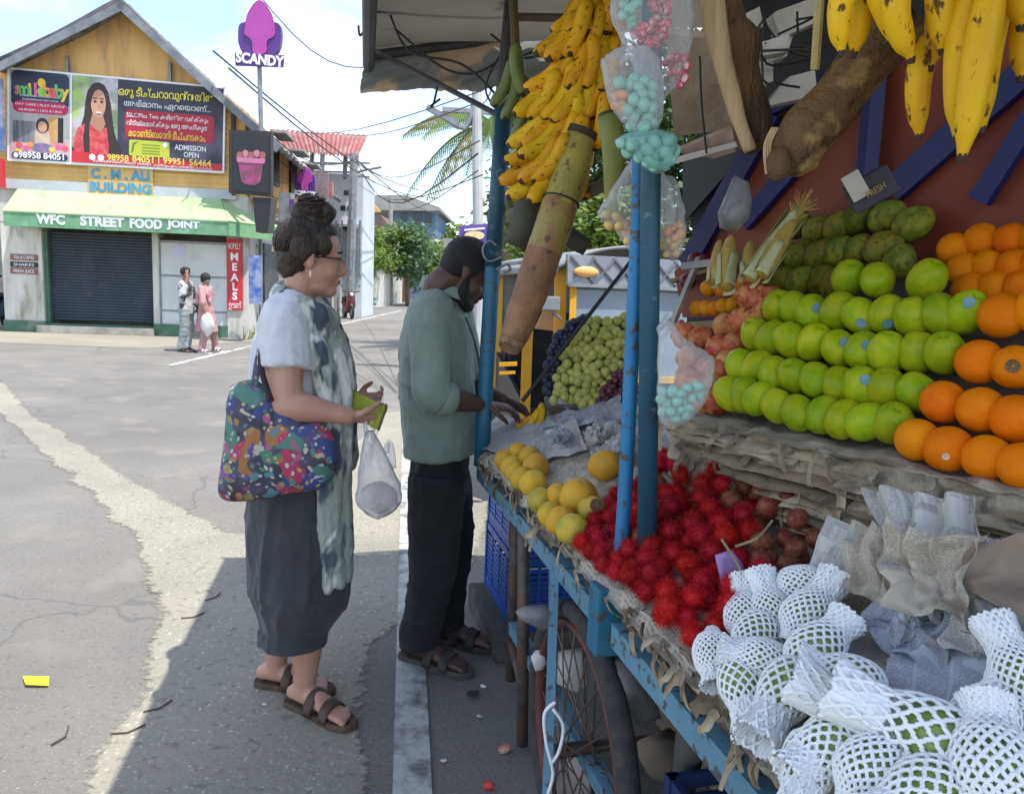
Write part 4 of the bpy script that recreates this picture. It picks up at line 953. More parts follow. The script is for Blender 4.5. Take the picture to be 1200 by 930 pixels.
UF, UN = 1.33, -1.25                                   # far and near ends
ob('deck', cbox(UN, UF, .03, 1.15, ZT - .05, ZT - .012), M_WOODD, cart)
def angle_rail(u0, u1, n0, z1):
    return join(cbox(u0, u1, n0, n0 + .006, z1 - .05, z1), cbox(u0, u1, n0 + .006, n0 + .045, z1 - .006, z1))
ob('side_rail', angle_rail(.06, UF, .0, ZT - .052), M_PL, cart)
ob('side_rail', angle_rail(UN, -.06, .0, ZT - .052), M_PL, cart)
ob('end_rail', cbox(UF - .006, UF, .0, 1.15, ZT - .10, ZT - .052), M_PL, cart)
# corner block that carries the poles
blk = ob('post_block', cbox(-.035, .025, -.022, .035, ZT - .14, ZT + .01, .006), M_PT, cart)
ob('lower_frame_rail', cbox(UN, .95, .05, .09, .30, .34), M_PL, cart)
ob('strut', join(bar(P(650, 668, 1.90), P(640, 960, 1.62), .022, .022)), M_PL, cart)
ob('strut', bar(CP(-.62, .02, ZT - .1), CP(-.62, .02, .2), .03), M_PL, cart)
ob('cross_brace', bar(CP(.32, .06, .62), CP(.05, .06, ZT - .11), .02), M_PL, cart)
# wheels
def wheel(c, ax, r):
    w_ = empty('wheel')                     # re-parented as a part below
    return w_
M_TYRE = mat('dusty_tyre_rubber', (.030, .030, .031), (.055, .053, .05), scale=30, rough=.9, bump=.5, bscale=160, bdist=.004)
M_RIM = mat('rusty_red_rim', (.16, .055, .045), (.10, .045, .04), scale=12, rough=.55, metal=.4)
M_SPK = mat('dark_spoke_steel', (.12, .11, .11), (.16, .09, .06), scale=30, rough=.45, metal=.6)
def torus_loop(c, x, y, ax, r, w_, h_, n_=64, k=10, notch=0):
    vs_, fs = [], []
    for i in range(n_):
        a_ = 2 * math.pi * i / n_; d = x * math.cos(a_) + y * math.sin(a_)
        for j in range(k):
            b__ = 2 * math.pi * j / k
            e = 1 + (notch if (i % 2 == 0 and abs(b__) < 1.3 or i % 2 == 0 and b__ > 5) else 0)
            vs_.append(c + d * (r + math.cos(b__) * h_ * e) + ax * (math.sin(b__) * w_))
    for i in range(n_):
        for j in range(k):
            fs.append((i * k + j, i * k + (j + 1) % k, ((i + 1) % n_) * k + (j + 1) % k, ((i + 1) % n_) * k + j))
    return vs_, fs
def make_wheel(c, lean=0.0):
    ax = (CN + V(0, 0, lean)).normalized(); x = CU; y = x.cross(ax).normalized()
    if y.z < 0: y = -y
    r = .325
    t_ = ob('wheel_tyre', torus_loop(c, x, y, ax, r + .012, .026, .024, 120, 10, .12), M_TYRE, cart, smooth=True)
    rim = ob('wheel_rim', torus_loop(c, x, y, ax, r - .022, .019, .012, 72, 8), M_RIM, cart, smooth=True)
    sp = []
    for i in range(36):
        a_ = 2 * math.pi * i / 36; d = x * math.cos(a_) + y * math.sin(a_); s = 1 if i % 2 else -1
        a2 = a_ + (.9 if (i // 2) % 2 else -.9); hd = x * math.cos(a2) + y * math.sin(a2)
        sp.append(tube([c + hd * .024 + ax * (s * .035), c + d * (r - .03)], .0022, 5))
    ob('wheel_spokes', join(*sp), M_SPK, cart)
    ob('wheel_hub', join(tube([c - ax * .06, c + ax * .06], .018, 12), tube([c - ax * .037, c - ax * .033], .030, 14), tube([c + ax * .033, c + ax * .037], .030, 14)), M_SPK, cart)
WC = CP(.20, .035, .348)
make_wheel(WC); make_wheel(CP(.20, .98, .348))
ob('axle', tube([CP(.20, .0, .348), CP(.20, 1.02, .348)], .014, 10), M_SPK, cart)
# poles
ob('pole', tube([P(758, 684, 1.545), P(763, 150, 1.585), P(764, -60, 1.60)], .0205, 18), M_PD, cart, smooth=True)
ob('pole', tube([P(722, 700, 1.61), P(731, 600, 1.61), P(741, 400, 1.61), P(748, 250, 1.63), P(752, 60, 1.64)], .0158, 18, sub=4), M_PB, cart, smooth=True)
pf = ob('pole', tube([P(564, 545, 2.80), P(577, 318, 2.80), P(590, 135, 2.83)], .0285, 18, sub=3), paint('teal_pole_paint', (.018, .15, .25)), cart, smooth=True)
ob('pole_sleeve', tube([P(577.5, 313, 2.795), P(590.5, 128, 2.83)], .0305, 18), M_PD, cart, smooth=True)
def hook(c, s, name='wire_hook', par=None, m=None, y=2.75):
    pts = [P(c[0] + a_ * s, c[1] + b__ * s, y) for a_, b__ in ((0, 0), (-14, 6), (-22, 2), (-24, -10), (-16, -18), (-8, -12))]
    return ob(name, tube(pts, .004, 6, sub=5), m or M_GREY, par, smooth=True)
hook((590, 300), 1.0, par=cart); ob('pole_clamp', tube([P(582, 316, 2.75), P(594, 310, 2.75), P(598, 316, 2.76), P(590, 320, 2.76)], .005, 6, sub=4), M_GREY, cart)
# trestle legs at the far end
ob('leg', tube([P(606, 560, 2.62), P(598, 796, 2.62)], .020, 12), M_PIPE, cart, smooth=True)
ob('leg', tube([P(614, 600, 2.28), P(612, 872, 2.28)], .019, 12), M_PIPE, cart, smooth=True)
ob('leg_brace', tube([P(600, 752, 2.60), P(612, 800, 2.30)], .017, 10), M_PIPE, cart, smooth=True)
ob('strut', bar(P(649, 600, 2.15), P(646, 760, 2.10), .022), M_PL, cart)
for u in (UN + .05, .9): ob('leg', tube([CP(u, 1.05, ZT - .05), CP(u, 1.05, 0)], .019, 10), M_PIPE, cart, smooth=True)
# the raised shelf (skewed to the deck) that carries the fruit pyramids
ZS = 1.19
S0, S1 = G(800, 492, ZS), G(1210, 584, ZS)
SU = (S0 - S1).normalized(); SN = V(SU.y, -SU.x, 0)
def SP(u, n, z=0.0): return S1 + SU * u + SN * n + V(0, 0, z - ZS)
SL = (S0 - S1).length
SRM = Matrix((SN, SU, V(0, 0, 1))).transposed()
def sbox(u0, u1, n0, n1, z0, z1, bev=0.0):
    return box(SP((u0 + u1) / 2, (n0 + n1) / 2, (z0 + z1) / 2), (abs(n1 - n0), abs(u1 - u0), abs(z1 - z0)), SRM, bev)
ob('shelf_board', sbox(-.9, SL + .03, .015, .75, ZS - .045, ZS - .014), M_WOODD, cart)
ob('shelf_riser', sbox(-.9, SL + .02, .03, .06, ZT - .01, ZS - .045), mat('stacked_paper_brown', (.22, .17, .12), (.32, .27, .20), scale=14, stretch=(.6, .6, 5), rough=.9, bump=.6, bscale=24), cart)

# ------------------------------------------------------------------ newspapers
def news_mat(name, paper, ink, aged=.0, colour=True):
    m = mat(name, paper, tuple(c * .8 for c in paper), scale=4, rough=.9)
    n, K, b = nodes(m); base = b.inputs['Base Color'].links[0].from_socket
    uv = n.new('ShaderNodeUVMap').outputs[0]
    sx = n.new('ShaderNodeSeparateXYZ'); K(uv, sx.inputs[0])
    def mth(op, a_, b__=None):
        q = n.new('ShaderNodeMath'); q.operation = op
        for i, v_ in enumerate((a_, b__)):
            if v_ is None: continue
            if isinstance(v_, (int, float)): q.inputs[i].default_value = v_
            else: K(v_, q.inputs[i])
        return q.outputs[0]
    rowf = mth('FRACT', mth('MULTIPLY', sx.outputs[1], 64)); row = mth('GREATER_THAN', rowf, .45)
    colf = mth('FRACT', mth('MULTIPLY', sx.outputs[0], 5)); colm = mth('GREATER_THAN', colf, .1)
    mpn = n.new('ShaderNodeMapping'); mpn.inputs['Scale'].default_value = (170, 64, 1); K(uv, mpn.inputs[0])
    wn_ = n.new('ShaderNodeTexWhiteNoise'); sn = n.new('ShaderNodeVectorMath'); sn.operation = 'FLOOR'; K(mpn.outputs[0], sn.inputs[0]); K(sn.outputs[0], wn_.inputs['Vector'])
    word = mth('GREATER_THAN', wn_.outputs['Value'], .28)
    ink_m = mth('MULTIPLY', mth('MULTIPLY', row, colm), word)
    vo = n.new('ShaderNodeTexVoronoi'); vo.distance = 'CHEBYCHEV'; vo.inputs['Scale'].default_value = 4.0; vo.inputs['Randomness'].default_value = .7; K(uv, vo.inputs['Vector'])
    sc_ = n.new('ShaderNodeSeparateColor'); K(vo.outputs['Color'], sc_.inputs[0])
    pic = mth('GREATER_THAN', sc_.outputs[0], .74); blank = mth('LESS_THAN', sc_.outputs[0], .2)
    ink_m = mth('MULTIPLY', ink_m, mth('SUBTRACT', 1, blank))
    x = n.new('ShaderNodeMix'); x.data_type = 'RGBA'; K(mth('MULTIPLY', ink_m, .55), x.inputs['Factor']); K(base, x.inputs['A']); x.inputs['B'].default_value = (*ink, 1)
    nz_ = n.new('ShaderNodeTexNoise'); nz_.inputs['Scale'].default_value = 14; K(uv, nz_.inputs['Vector'])
    hs = n.new('ShaderNodeHueSaturation'); K(nz_.outputs['Color'], hs.inputs['Color']); hs.inputs['Saturation'].default_value = .9 if colour else .15; hs.inputs['Value'].default_value = .7
    y = n.new('ShaderNodeMix'); y.data_type = 'RGBA'; K(mth('MULTIPLY', pic, .6), y.inputs['Factor']); K(x.outputs['Result'], y.inputs['A']); K(hs.outputs[0], y.inputs['B'])
    K(y.outputs['Result'], b.inputs['Base Color'])
    tr = n.new('ShaderNodeBsdfTranslucent'); K(y.outputs['Result'], tr.inputs[0]); ms = n.new('ShaderNodeMixShader'); ms.inputs[0].default_value = .18
    o_ = [q for q in n if q.type == 'OUTPUT_MATERIAL'][0]; K(b.outputs[0], ms.inputs[1]); K(tr.outputs[0], ms.inputs[2]); K(ms.outputs[0], o_.inputs[0])
    return m
M_NEWS = news_mat('newsprint_grey', (.68, .67, .63), (.06, .06, .065))
M_NEWS2 = news_mat('newsprint_blue', (.55, .58, .65), (.05, .06, .10))
M_NEWS3 = news_mat('newsprint_aged', (.62, .56, .45), (.12, .10, .08))
M_AGED = [mat('aged_paper_%d' % i, c, tuple(q * .62 for q in c), scale=16, rough=.9, c3=tuple(q * .4 for q in c), s3=18, lo3=.52, hi3=.64, bump=.3, bscale=60, bdist=.002) for i, c in
          enumerate(((.38, .29, .19), (.27, .20, .13), (.50, .41, .28), (.19, .14, .09), (.44, .38, .29)))]
def crumple(name, corners, m, parent, nu=26, nv=22, amp=.02, sc=9.0, seed=0, curl=0.0, up=V(0, 0, 1), fold=0.0):
    a_, b__, c__, d__ = [Vector(q) for q in corners]
    nrm = (b__ - a_).cross(d__ - a_).normalized()
    if nrm.dot(up) < 0: nrm = -nrm
    s = V(seed * 7.7, seed * 3.3, seed * 1.1)
    def fn(u, v):
        p = a_.lerp(b__, u).lerp(d__.lerp(c__, u), v)
        q = p * sc + s
        rdg = (1 - abs(noise.noise(q)) * 2) * .55 + (1 - abs(noise.noise(q * 2.3 + V(5, 2, 1))) * 2) * .3 + noise.noise(q * 5) * .15
        e = max(abs(u - .5), abs(v - .5)) * 2
        p = p + nrm * (amp * (rdg - .35) + curl * max(0, e - .6) ** 2) + noise.noise_vector(q * 1.3) * amp * .6
        if fold: p = p + nrm * fold * abs(math.sin(u * 9 + noise.noise(q * .3) * 3)) * (.4 + .6 * v)
        return p
    g_, uv = grid(fn, nu, nv)
    uv = [(u * .9 + seed * .37, v * .9 + seed * .21) for u, v in uv]
    return ob(name, g_, m, parent, smooth=False, uvs=uv)
# the deck's bedding slopes up from the customer's edge to the shelf
TA = CP(0, 0, ZT + .025); TB = G(905, 548, 1.075)
TSL = (TB.z - TA.z) / (TB - TA).dot(CN)
TNRM = CU.cross((CN + V(0, 0, TSL)).normalized()).normalized()
if TNRM.z < 0: TNRM = -TNRM
def TP(px, py, off=0.0): return PL(px, py, TA + TNRM * off, TNRM)
# bedding laid over the whole deck
def deckfn(u, v):
    uu = UN + (UF - UN) * u; nn = -.015 + .50 * v
    q = CP(uu, nn, 0); k = q * 11
    z = ZT + .022 + max(0, nn) * TSL - .006 + .02 * (1 - abs(noise.noise(k)) * 2) * .6 + .008 * noise.noise(k * 3)
    if v < .03: z -= .02
    p = CP(uu, nn + noise.noise(k * .7) * .02 * (1 if v < .05 else .2), z)
    return p
g_, uv = grid(deckfn, 150, 46)
ob('paper_bedding', g_, M_NEWS3, cart, uvs=[(a_ * 5, b__ * 1.6) for a_, b__ in uv])
# bedding over the shelf edge and its riser
def shelffn(u, v):
    uu = -.6 + (SL + .64) * u
    if v < .55: t = v / .55; nn, z = .06 - .06 * t, ZT + .03 + (ZS - ZT - .02) * t
    else: t = (v - .55) / .45; nn, z = -.015 + .6 * t, ZS + .004 * t
    q = SP(uu, nn, z); k = q * 12
    r_ = (1 - abs(noise.noise(V(k.x, k.y, k.z * 2.2))) * 2)
    return q + SN * (-.028 * r_ if v < .62 else 0) + V(0, 0, (.012 * r_ if .45 < v else 0) + .006 * noise.noise(k * 3))
g_, uv = grid(shelffn, 130, 40)
ob('shelf_paper', g_, M_AGED[4], cart, uvs=uv)
# stacked old newspapers that build up the riser: each sheet its own
rl = random.Random(17)
for i in range(34):
    z = ZT + .10 + (ZS - ZT - .105) * i / 33; um = SL * (.28 + .76 * (i / 33) ** 1.3); u0 = rl.uniform(-.75, um - .3); L_ = rl.uniform(.35, .75); sd_ = i * 3.7; dep = rl.uniform(-.050, -.022) - .016 * (33 - i) / 33
    u1 = min(u0 + L_, um)
    def fn(u, v, z=z, u0=u0, u1=u1, sd_=sd_, dep=dep):
        uu = u0 + (u1 - u0) * u; e = noise.noise(V(uu * 9, sd_, 0)) * .012 + noise.noise(V(uu * 31, sd_, 2)) * .006
        nn = .03 + (dep - .03 + e) * v
        return SP(uu, nn, z + .010 * noise.noise(V(uu * 7, sd_, 5)) * v - (.018 + .012 * noise.noise(V(uu * 12, sd_, 8))) * max(0, v - .45) ** 1.5 * 2)
    g_, uv = grid(fn, 44, 5)
    ob('stacked_sheet', thick(g_, .0022), M_AGED[rl.choice((0, 0, 2, 4, 1, 2))], cart)
# torn strips of old paper hanging along both edges
strip_me = []
for i in range(10):
    rr = random.Random(i + 40); L_ = rr.uniform(.05, .11); W_ = rr.uniform(.012, .032)
    def fn(u, v, rr=rr, L_=L_, W_=W_, i=i):
        ww = W_ * (1 - .55 * v ** 2) * (.8 + .4 * noise.noise(V(v * 4, i, 0)))
        return V((u - .5) * ww + .012 * noise.noise(V(v * 3, i * 2.2, 3)), -.016 * math.sin(v * (1.5 + i * .23)) - .012 * abs(u - .5) * (i % 3), -L_ * v + .004 * noise.noise(V(u * 6, v * 7, i)))
    g_, uv = grid(fn, 3, 7)
    strip_me.append(mesh('paper_strip', g_, M_AGED[i % 5], False, uv))
rs = random.Random(3)
def put_strip(p, outdir, lean):
    me = strip_me[rs.randrange(10)]
    y = -Vector(outdir).normalized(); z = V(0, 0, 1); x = y.cross(z)
    m3 = Matrix((x, y, z)).transposed() @ Euler((lean, rs.uniform(-.75, .75), rs.uniform(-.5, .5))).to_matrix()
    o_ = inst('paper_strip', me, p, cart, m3.to_euler(), rs.uniform(.6, 1.15)); return o_
for i in range(170):
    u = rs.uniform(-.78, UF - .03)
    if -.06 < u < .06: continue
    put_strip(CP(u, rs.uniform(-.022, .03), ZT + rs.uniform(-.005, .035)), -CN, rs.uniform(-.25, 1.1))
for i in range(70):
    put_strip(SP(rs.uniform(-.25, SL + .15), rs.uniform(-.035, .0), ZS - rs.uniform(-.01, .16)), -SN, rs.uniform(-.2, .9))
# loose crumpled sheets on the deck
def sheet(pix, zs_, m, seed, amp=.02, sc=9, lift=.15, **k):
    pts = [TP(x, y, .012 + (z - .88) * lift) for (x, y), z in zip(pix, zs_)]
    o_ = crumple('newspaper', pts, m, None, amp=amp, sc=sc, seed=seed, **k)
    c_ = sum(pts, V(0, 0, 0)) / 4
    o_.data.transform(Matrix.Translation(-c_)); o_.location = c_
    return o_
NL = 'crumpled newspapers on the cart'
tag(sheet([(556, 522), (622, 545), (640, 494), (580, 486)], (.875, .885, .89, .90), mat('pale_grey_plastic_sheet', (.42, .42, .42), (.36, .35, .33), scale=6, rough=.6), 1, .012), 'plain pale sheet folded over the far cart corner beside the man', 'paper', NL)
tag(sheet([(612, 548), (690, 530), (668, 478), (630, 496)], (.88, .90, .93, .90), M_NEWS, 2, .02), 'grey newspaper sheet behind the small yellow mangoes', 'newspaper', NL)
tag(sheet([(640, 500), (735, 498), (728, 466), (652, 468)], (.93, .95, .97, .95), M_NEWS2, 3, .03), 'bluish crumpled newspaper below the green grapes', 'newspaper', NL)
tag(sheet([(690, 545), (740, 540), (738, 498), (700, 494)], (.90, .92, .96, .95), M_NEWS, 4, .035, 14), 'tightly crumpled newspaper behind the single ripe mango', 'newspaper', NL)
tag(sheet([(770, 540), (880, 520), (870, 486), (765, 505)], (.93, .98, 1.10, .98), M_NEWS, 5, .02), 'newspaper spread between the front pole and the rambutans', 'newspaper', NL)
tag(sheet([(880, 545), (1030, 660), (1060, 590), (900, 520)], (.95, .98, 1.06, 1.04), M_NEWS3, 6, .012), 'smooth old paper sheet behind the dark rambutans', 'newspaper', NL)
def crumpled(px, py, off, r, m, seed, label, flat_=.7, rot=None):
    v_, f_ = ball((0, 0, 0), (1, 1, flat_), 30, 22)
    n_ = 30; uv = [((k % n_) / n_ * .8 + seed * .31, (k // n_) / 23 * .6 + seed * .17) for k in range(len(v_))]
    sd_ = V(seed * 3.3, seed, seed * 7.1); res = []
    for q in v_:
        d = q.normalized(); a_ = noise.noise(d * 1.7 + sd_); w_ = noise.noise_vector(d * 2.2 + sd_) * .5
        r1 = 1 - abs(noise.noise(d * 2.6 + w_ + sd_)) * 2.4; r2 = 1 - abs(noise.noise(d * 5.5 + w_ * 2 + sd_)) * 2.2
        res.append(q * (1 + .35 * a_ + .30 * r1 + .13 * r2 - .25))
    mm = Euler(rot or (seed * 1.3, seed * .7, seed * 2.1)).to_matrix()
    o_ = ob('newspaper', ([mm @ (q * r) for q in res], f_), m, None, uvs=uv); o_.location = TP(px, py, off)
    return tag(o_, label, 'newspaper', NL)
tag(sheet([(946, 662), (1004, 692), (1030, 628), (972, 604)], (1.2, 1.1, 1.5, 1.6), M_NEWS, 7, .008, fold=.006), 'upright square of printed newspaper beside the rambutans', 'newspaper', NL)
tag(sheet([(985, 695), (1054, 720), (1066, 640), (1004, 622)], (1.2, 1.1, 1.6, 1.5), M_NEWS3, 8, .03, 12, fold=.02), 'folded newspaper piece with an orange picture', 'newspaper', NL)
tag(sheet([(1036, 636), (1150, 655), (1150, 590), (1030, 580)], (1.4, 1.5, 1.7, 1.7), M_NEWS, 9, .02, 10, fold=.03), 'white folded newspaper lying below the orange pile', 'newspaper', NL)
tag(sheet([(1055, 715), (1170, 735), (1150, 630), (1044, 620)], (1.3, 1.4, 1.8, 1.8), M_NEWS3, 10, .05, 13, fold=.03, nu=40, nv=34), 'big twisted cream newspaper in front of the oranges', 'newspaper', NL)
tag(sheet([(1000, 740), (1100, 795), (1135, 700), (1040, 684)], (1.0, 1.0, 1.2, 1.2), M_NEWS2, 11, .035, 18, nu=40, nv=34), 'blue toned torn newspaper beside the foam nets', 'newspaper', NL)
tag(sheet([(1030, 805), (1225, 890), (1225, 780), (1060, 735)], (1.05, 1.1, 1.1, 1.05), M_NEWS2, 12, .014), 'flat bluish newspaper under the netted fruit', 'newspaper', NL)
tag(sheet([(1110, 752), (1235, 795), (1235, 690), (1120, 690)], (1.2, 1.3, 1.5, 1.4), M_NEWS, 13, .04, 14, nu=36, nv=30), 'grey torn newspaper pieces by the brown paper', 'newspaper', NL)
tag(sheet([(1130, 700), (1270, 740), (1255, 625), (1140, 640)], (1.5, 1.6, 1.8, 1.8), mat('brown_wrapping_paper', (.30, .23, .17), (.21, .16, .12), scale=8, rough=.9, bump=.4), 14, .03), 'brown wrapping paper at the shelf foot', 'paper', NL)
crumpled(1035, 668, .055, .036, M_NEWS, 3, 'crumpled grey newspaper ball in the middle of the loose papers', .8)
crumpled(1095, 690, .065, .050, M_NEWS, 5, 'large crumpled newspaper ball before the brown paper', .75)
crumpled(1000, 652, .05, .028, M_NEWS3, 8, 'small crumpled cream newspaper beside the printed square', .8)
crumpled(1165, 668, .06, .042, M_NEWS2, 11, 'crumpled bluish newspaper ball under the oranges', .7)
crumpled(700, 508, .045, .040, M_NEWS, 14, 'crumpled newspaper ball left of the blue poles', .8)
crumpled(655, 512, .04, .045, M_NEWS2, 17, 'crumpled newspaper ball between grapes and yellow mangoes', .6)
crumpled(728, 525, .04, .032, M_NEWS, 20, 'crumpled newspaper ball right behind the blue pole', .8)
crumpled(1060, 742, .04, .030, M_NEWS2, 23, 'torn bluish newspaper scrap by the nets', .6)
# ------------------------------------------------------------------ things under and beside the cart
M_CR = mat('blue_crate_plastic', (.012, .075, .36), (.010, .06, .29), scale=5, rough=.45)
M_CRD = mat('dark_green_crate_plastic', (.015, .05, .035), rough=.5)
def crate(name, c, sx, sy, sz, rz, m, label, nslat=9, pattern='v'):
    e = empty(name, c, label, 'crate', 'plastic crates under the cart', rz=rz)
    def b_(x0, x1, y0, y1, z0, z1, nm): 
        o_ = bpy.data.objects.new(nm, mesh(nm, box(((x0 + x1) / 2, (y0 + y1) / 2, (z0 + z1) / 2), (x1 - x0, y1 - y0, z1 - z0)), m)); link(o_, e); return o_
    hx, hy, t = sx / 2, sy / 2, .012
    b_(-hx, hx, -hy, hy, 0, .02, 'bottom')
    for zz in (sz - .03, .022): 
        for y in (-hy, hy - t): b_(-hx, hx, y, y + t, zz, zz + .03, 'rim')
        for x in (-hx, hx - t): b_(x, x + t, -hy + t + .001, hy - t - .001, zz, zz + .03, 'rim')
    for x in (-hx - .003, hx - t * 2 + .003):
        for y in (-hy - .003, hy - t * 2 + .003): b_(x, x + t * 2, y, y + t * 2, 0, sz, 'corner_post')
    nrow = nslat
    for i in range(nrow):
        z = .06 + (sz - .10) * i / nrow
        for y in (-hy + .002, hy - .006): b_(-hx + .02, hx - .02, y, y + .004, z, z + (sz - .1) / nrow * .62, 'slat')
        for x in (-hx + .002, hx - .006): b_(x, x + .004, -hy + .02, hy - .02, z, z + (sz - .1) / nrow * .62, 'slat')
    for k in range(1, 4):
        x = -hx + sx * k / 4
        for y in (-hy - .001, hy - .007): b_(x - .006, x + .006, y, y + .008, .02, sz, 'rib')
        yy = -hy + sy * k / 4
        for x2 in (-hx - .001, hx - .007): b_(x2, x2 + .008, yy - .006, yy + .006, .02, sz, 'rib')
    return e
ck = G(598, 764); ang = math.atan2(CU.y, CU.x) - R(90)
blkc = ck + V(0.02, .08, 0)
tag(ob('concrete_block', box(blkc + V(.10, .16, .055), (.52, .58, .11), (0, 0, ang), .012), mat('grimy_concrete', (.045, .043, .042), (.10, .10, .09), scale=7, rough=.95, bump=.5)), 'grimy dark concrete block under the blue crates', 'block')
crate('plastic_crate', blkc + V(.12, .17, .112), .42, .52, .30, ang, M_CR, 'blue slatted plastic crate standing on the dark block under the cart')
crate('plastic_crate', blkc + V(.125, .175, .414), .42, .52, .30, ang, M_CR, 'blue slatted plastic crate stacked on top under the cart corner')
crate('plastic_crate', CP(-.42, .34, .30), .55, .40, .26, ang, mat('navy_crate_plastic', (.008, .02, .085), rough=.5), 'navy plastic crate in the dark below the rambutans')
# clear plastic tray and foam odds and ends
def lump(name, pix, Y, th, m, label, cat, seed=0, amp=.01, group=None):
    """A soft thing with a traced outline and real thickness, both faces bulged."""
    pts = [P(x, y, Y) for x, y in pix]; c_ = sum(pts, V(0, 0, 0)) / len(pts)
    n_ = len(pts); vs_, fs = [], []
    rings = ((0.0, 0), (1.0, 0), (.85, .7), (.5, .95), (.0, 1.0))
    top = [c_ + V(0, -th, 0)]; bot = [c_ + V(0, th, 0)]
    vs_ = list(pts)
    idx0 = list(range(n_))
    for s in (-1, 1):
        prev = idx0
        for f_, b__ in ((.93, .40), (.82, .62), (.66, .80), (.48, .92), (.25, .98)):
            cur = []
            for p in pts:
                q = c_ + (p - c_) * f_ + V(0, s * th * b__, 0); q = q + noise.noise_vector(q * 14 + V(seed, 0, 0)) * amp + noise.noise_vector(q * 45 + V(seed, 0, 0)) * amp * .4
                cur.append(len(vs_)); vs_.append(q)
            for i in range(n_):
                j = (i + 1) % n_; fs.append((prev[i], prev[j], cur[j], cur[i]) if s > 0 else (prev[j], prev[i], cur[i], cur[j]))
            prev = cur
        ci = len(vs_); vs_.append(c_ + V(0, s * th, 0))
        for i in range(n_):
            j = (i + 1) % n_; fs.append((prev[i], prev[j], ci) if s > 0 else (prev[j], prev[i], ci))
    o_ = ob(name, (vs_, fs), m, None, smooth=True, at=c_)
    if label: tag(o_, label, cat, group)
    return o_
M_FILM = mat('cloudy_plastic_film', (.62, .63, .64), (.5, .5, .52), scale=9, rough=.25, alpha=.72, bump=.5, bscale=30)
M_FOAM = mat('dirty_white_foam', (.62, .61, .58), (.5, .48, .45), scale=8, rough=.8, bump=.2)
lump('plastic_scoop', [(604, 716), (612, 711), (636, 709), (652, 714), (656, 724), (648, 736), (636, 738), (620, 730), (608, 724)], 1.98, .03, mat('smoky_plastic', (.30, .30, .30), (.22, .22, .22), scale=9, rough=.25, alpha=.7), 'cloudy plastic tray wedged beside the wheel', 'tray', 1, .006)
lump('foam_cup', [(622, 770), (628, 762), (638, 761), (642, 771), (637, 783), (627, 785)], 2.05, .025, M_FOAM, 'white foam cup behind the wheel rim', 'cup', 2, .003)
lump('foam_sheet', [(654, 762), (684, 758), (690, 800), (676, 812), (652, 800)], 2.05, .03, M_FOAM, 'white foam sheet seen through the wheel spokes', 'sheet', 3, .004)
lump('paper_bag', [(640, 850), (690, 850), (700, 900), (680, 940), (640, 935)], 2.1, .08, mat('pinkish_bag', (.45, .35, .34), (.55, .5, .48), scale=8, rough=.7), 'crumpled pale bag on the ground behind the wheel spokes', 'bag', 4, .02)
lump('plastic_bag', [(704, 775), (738, 772), (762, 800), (770, 838), (748, 848), (715, 812)], 1.62, .05, mat('grey_film', (.20, .20, .20), (.12, .12, .12), scale=8, rough=.3), 'grey plastic bag tied under the blue corner block', 'bag', 5, .012)
lump('cardboard_box', [(748, 880), (796, 862), (800, 890), (780, 905), (756, 900)], 1.6, .07, mat('brown_card', (.25, .19, .13), (.2, .15, .1), scale=8, rough=.9), 'torn cardboard scrap in the dark below the cart', 'cardboard', 6, .01)
tag(ob('cardboard_box', box(G(850, 985, .12) + V(.12, .35, .12), (.3, .35, .24), (0, .2, .3), .004), MATS['brown_card']), 'brown cardboard box on the ground under the cart', 'box')
lump('dark_sack', [(790, 880), (800, 790), (822, 770), (838, 800), (828, 860), (812, 940), (785, 940)], 1.45, .04, mat('dark_grey_cloth', (.05, .05, .05), (.08, .075, .07), scale=9, rough=.9), 'dark cloth sack hanging under the cart edge', 'sack', 7, .012)
for k, pts in enumerate(([(651, 822), (638, 836), (640, 870), (648, 905), (642, 930)], [(648, 830), (660, 850), (655, 880), (645, 895)])):
    tag(ob('plastic_string', tube([P(x, y, 1.60) for x, y in pts], .004, 6, sub=5), M_WPRINT, None, smooth=True), ('long' if k == 0 else 'short') + ' white plastic string tied to the strut by the wheel', 'string')
# litter on the road
def litter(px, py, r, m, label, seed, name='litter_scrap', flat_=.35):
    c_ = G(px, py); v_, f_ = ball((0, 0, 0), (r, r * .8, r * flat_), 9, 6)
    v_ = [q + noise.noise_vector(q * (14 / r * .03) + V(seed, 2, 1)) * r * .6 for q in v_]
    o_ = ob(name, (v_, f_), m, None); o_.location = c_ + V(0, 0, r * flat_ * .8 + .006); return tag(o_, label, 'litter', 'litter on the road')
M_SKIN_R = mat('fruit_peel_red', (.38, .05, .03), (.45, .3, .2), scale=20, rough=.6)
litter(592, 882, .022, M_SKIN_R, 'reddish brown fruit peel on the road beside the pipe leg', 1, flat_=.7)
litter(572, 925, .016, mat('tomato_red', (.5, .03, .02), rough=.4), 'small red fruit lying at the bottom edge of the road', 2, flat_=.8)
litter(554, 817, .028, M_BLK, 'black plastic scrap on the road right of the white line', 3, flat_=.2)
litter(567, 806, .012, M_WPRINT, 'tiny white scrap beside the black plastic on the road', 4, flat_=.2)
litter(541, 687, .018, M_SKIN_R, 'small red scrap on the road beyond the blue crates', 5, flat_=.5)
litter(520, 893, .009, M_FOAM, 'tiny pale scrap on the road near the white line end', 6, flat_=.3)
litter(310, 828, .010, M_FOAM, "tiny pale scrap behind the woman's sandal", 7, flat_=.3)
litter(562, 842, .012, MATS['pinkish_bag'], 'tiny tan scrap below the black plastic on the road', 8, flat_=.3)
yl = [G(27, 795), G(58, 797), G(57, 806), G(30, 806)]
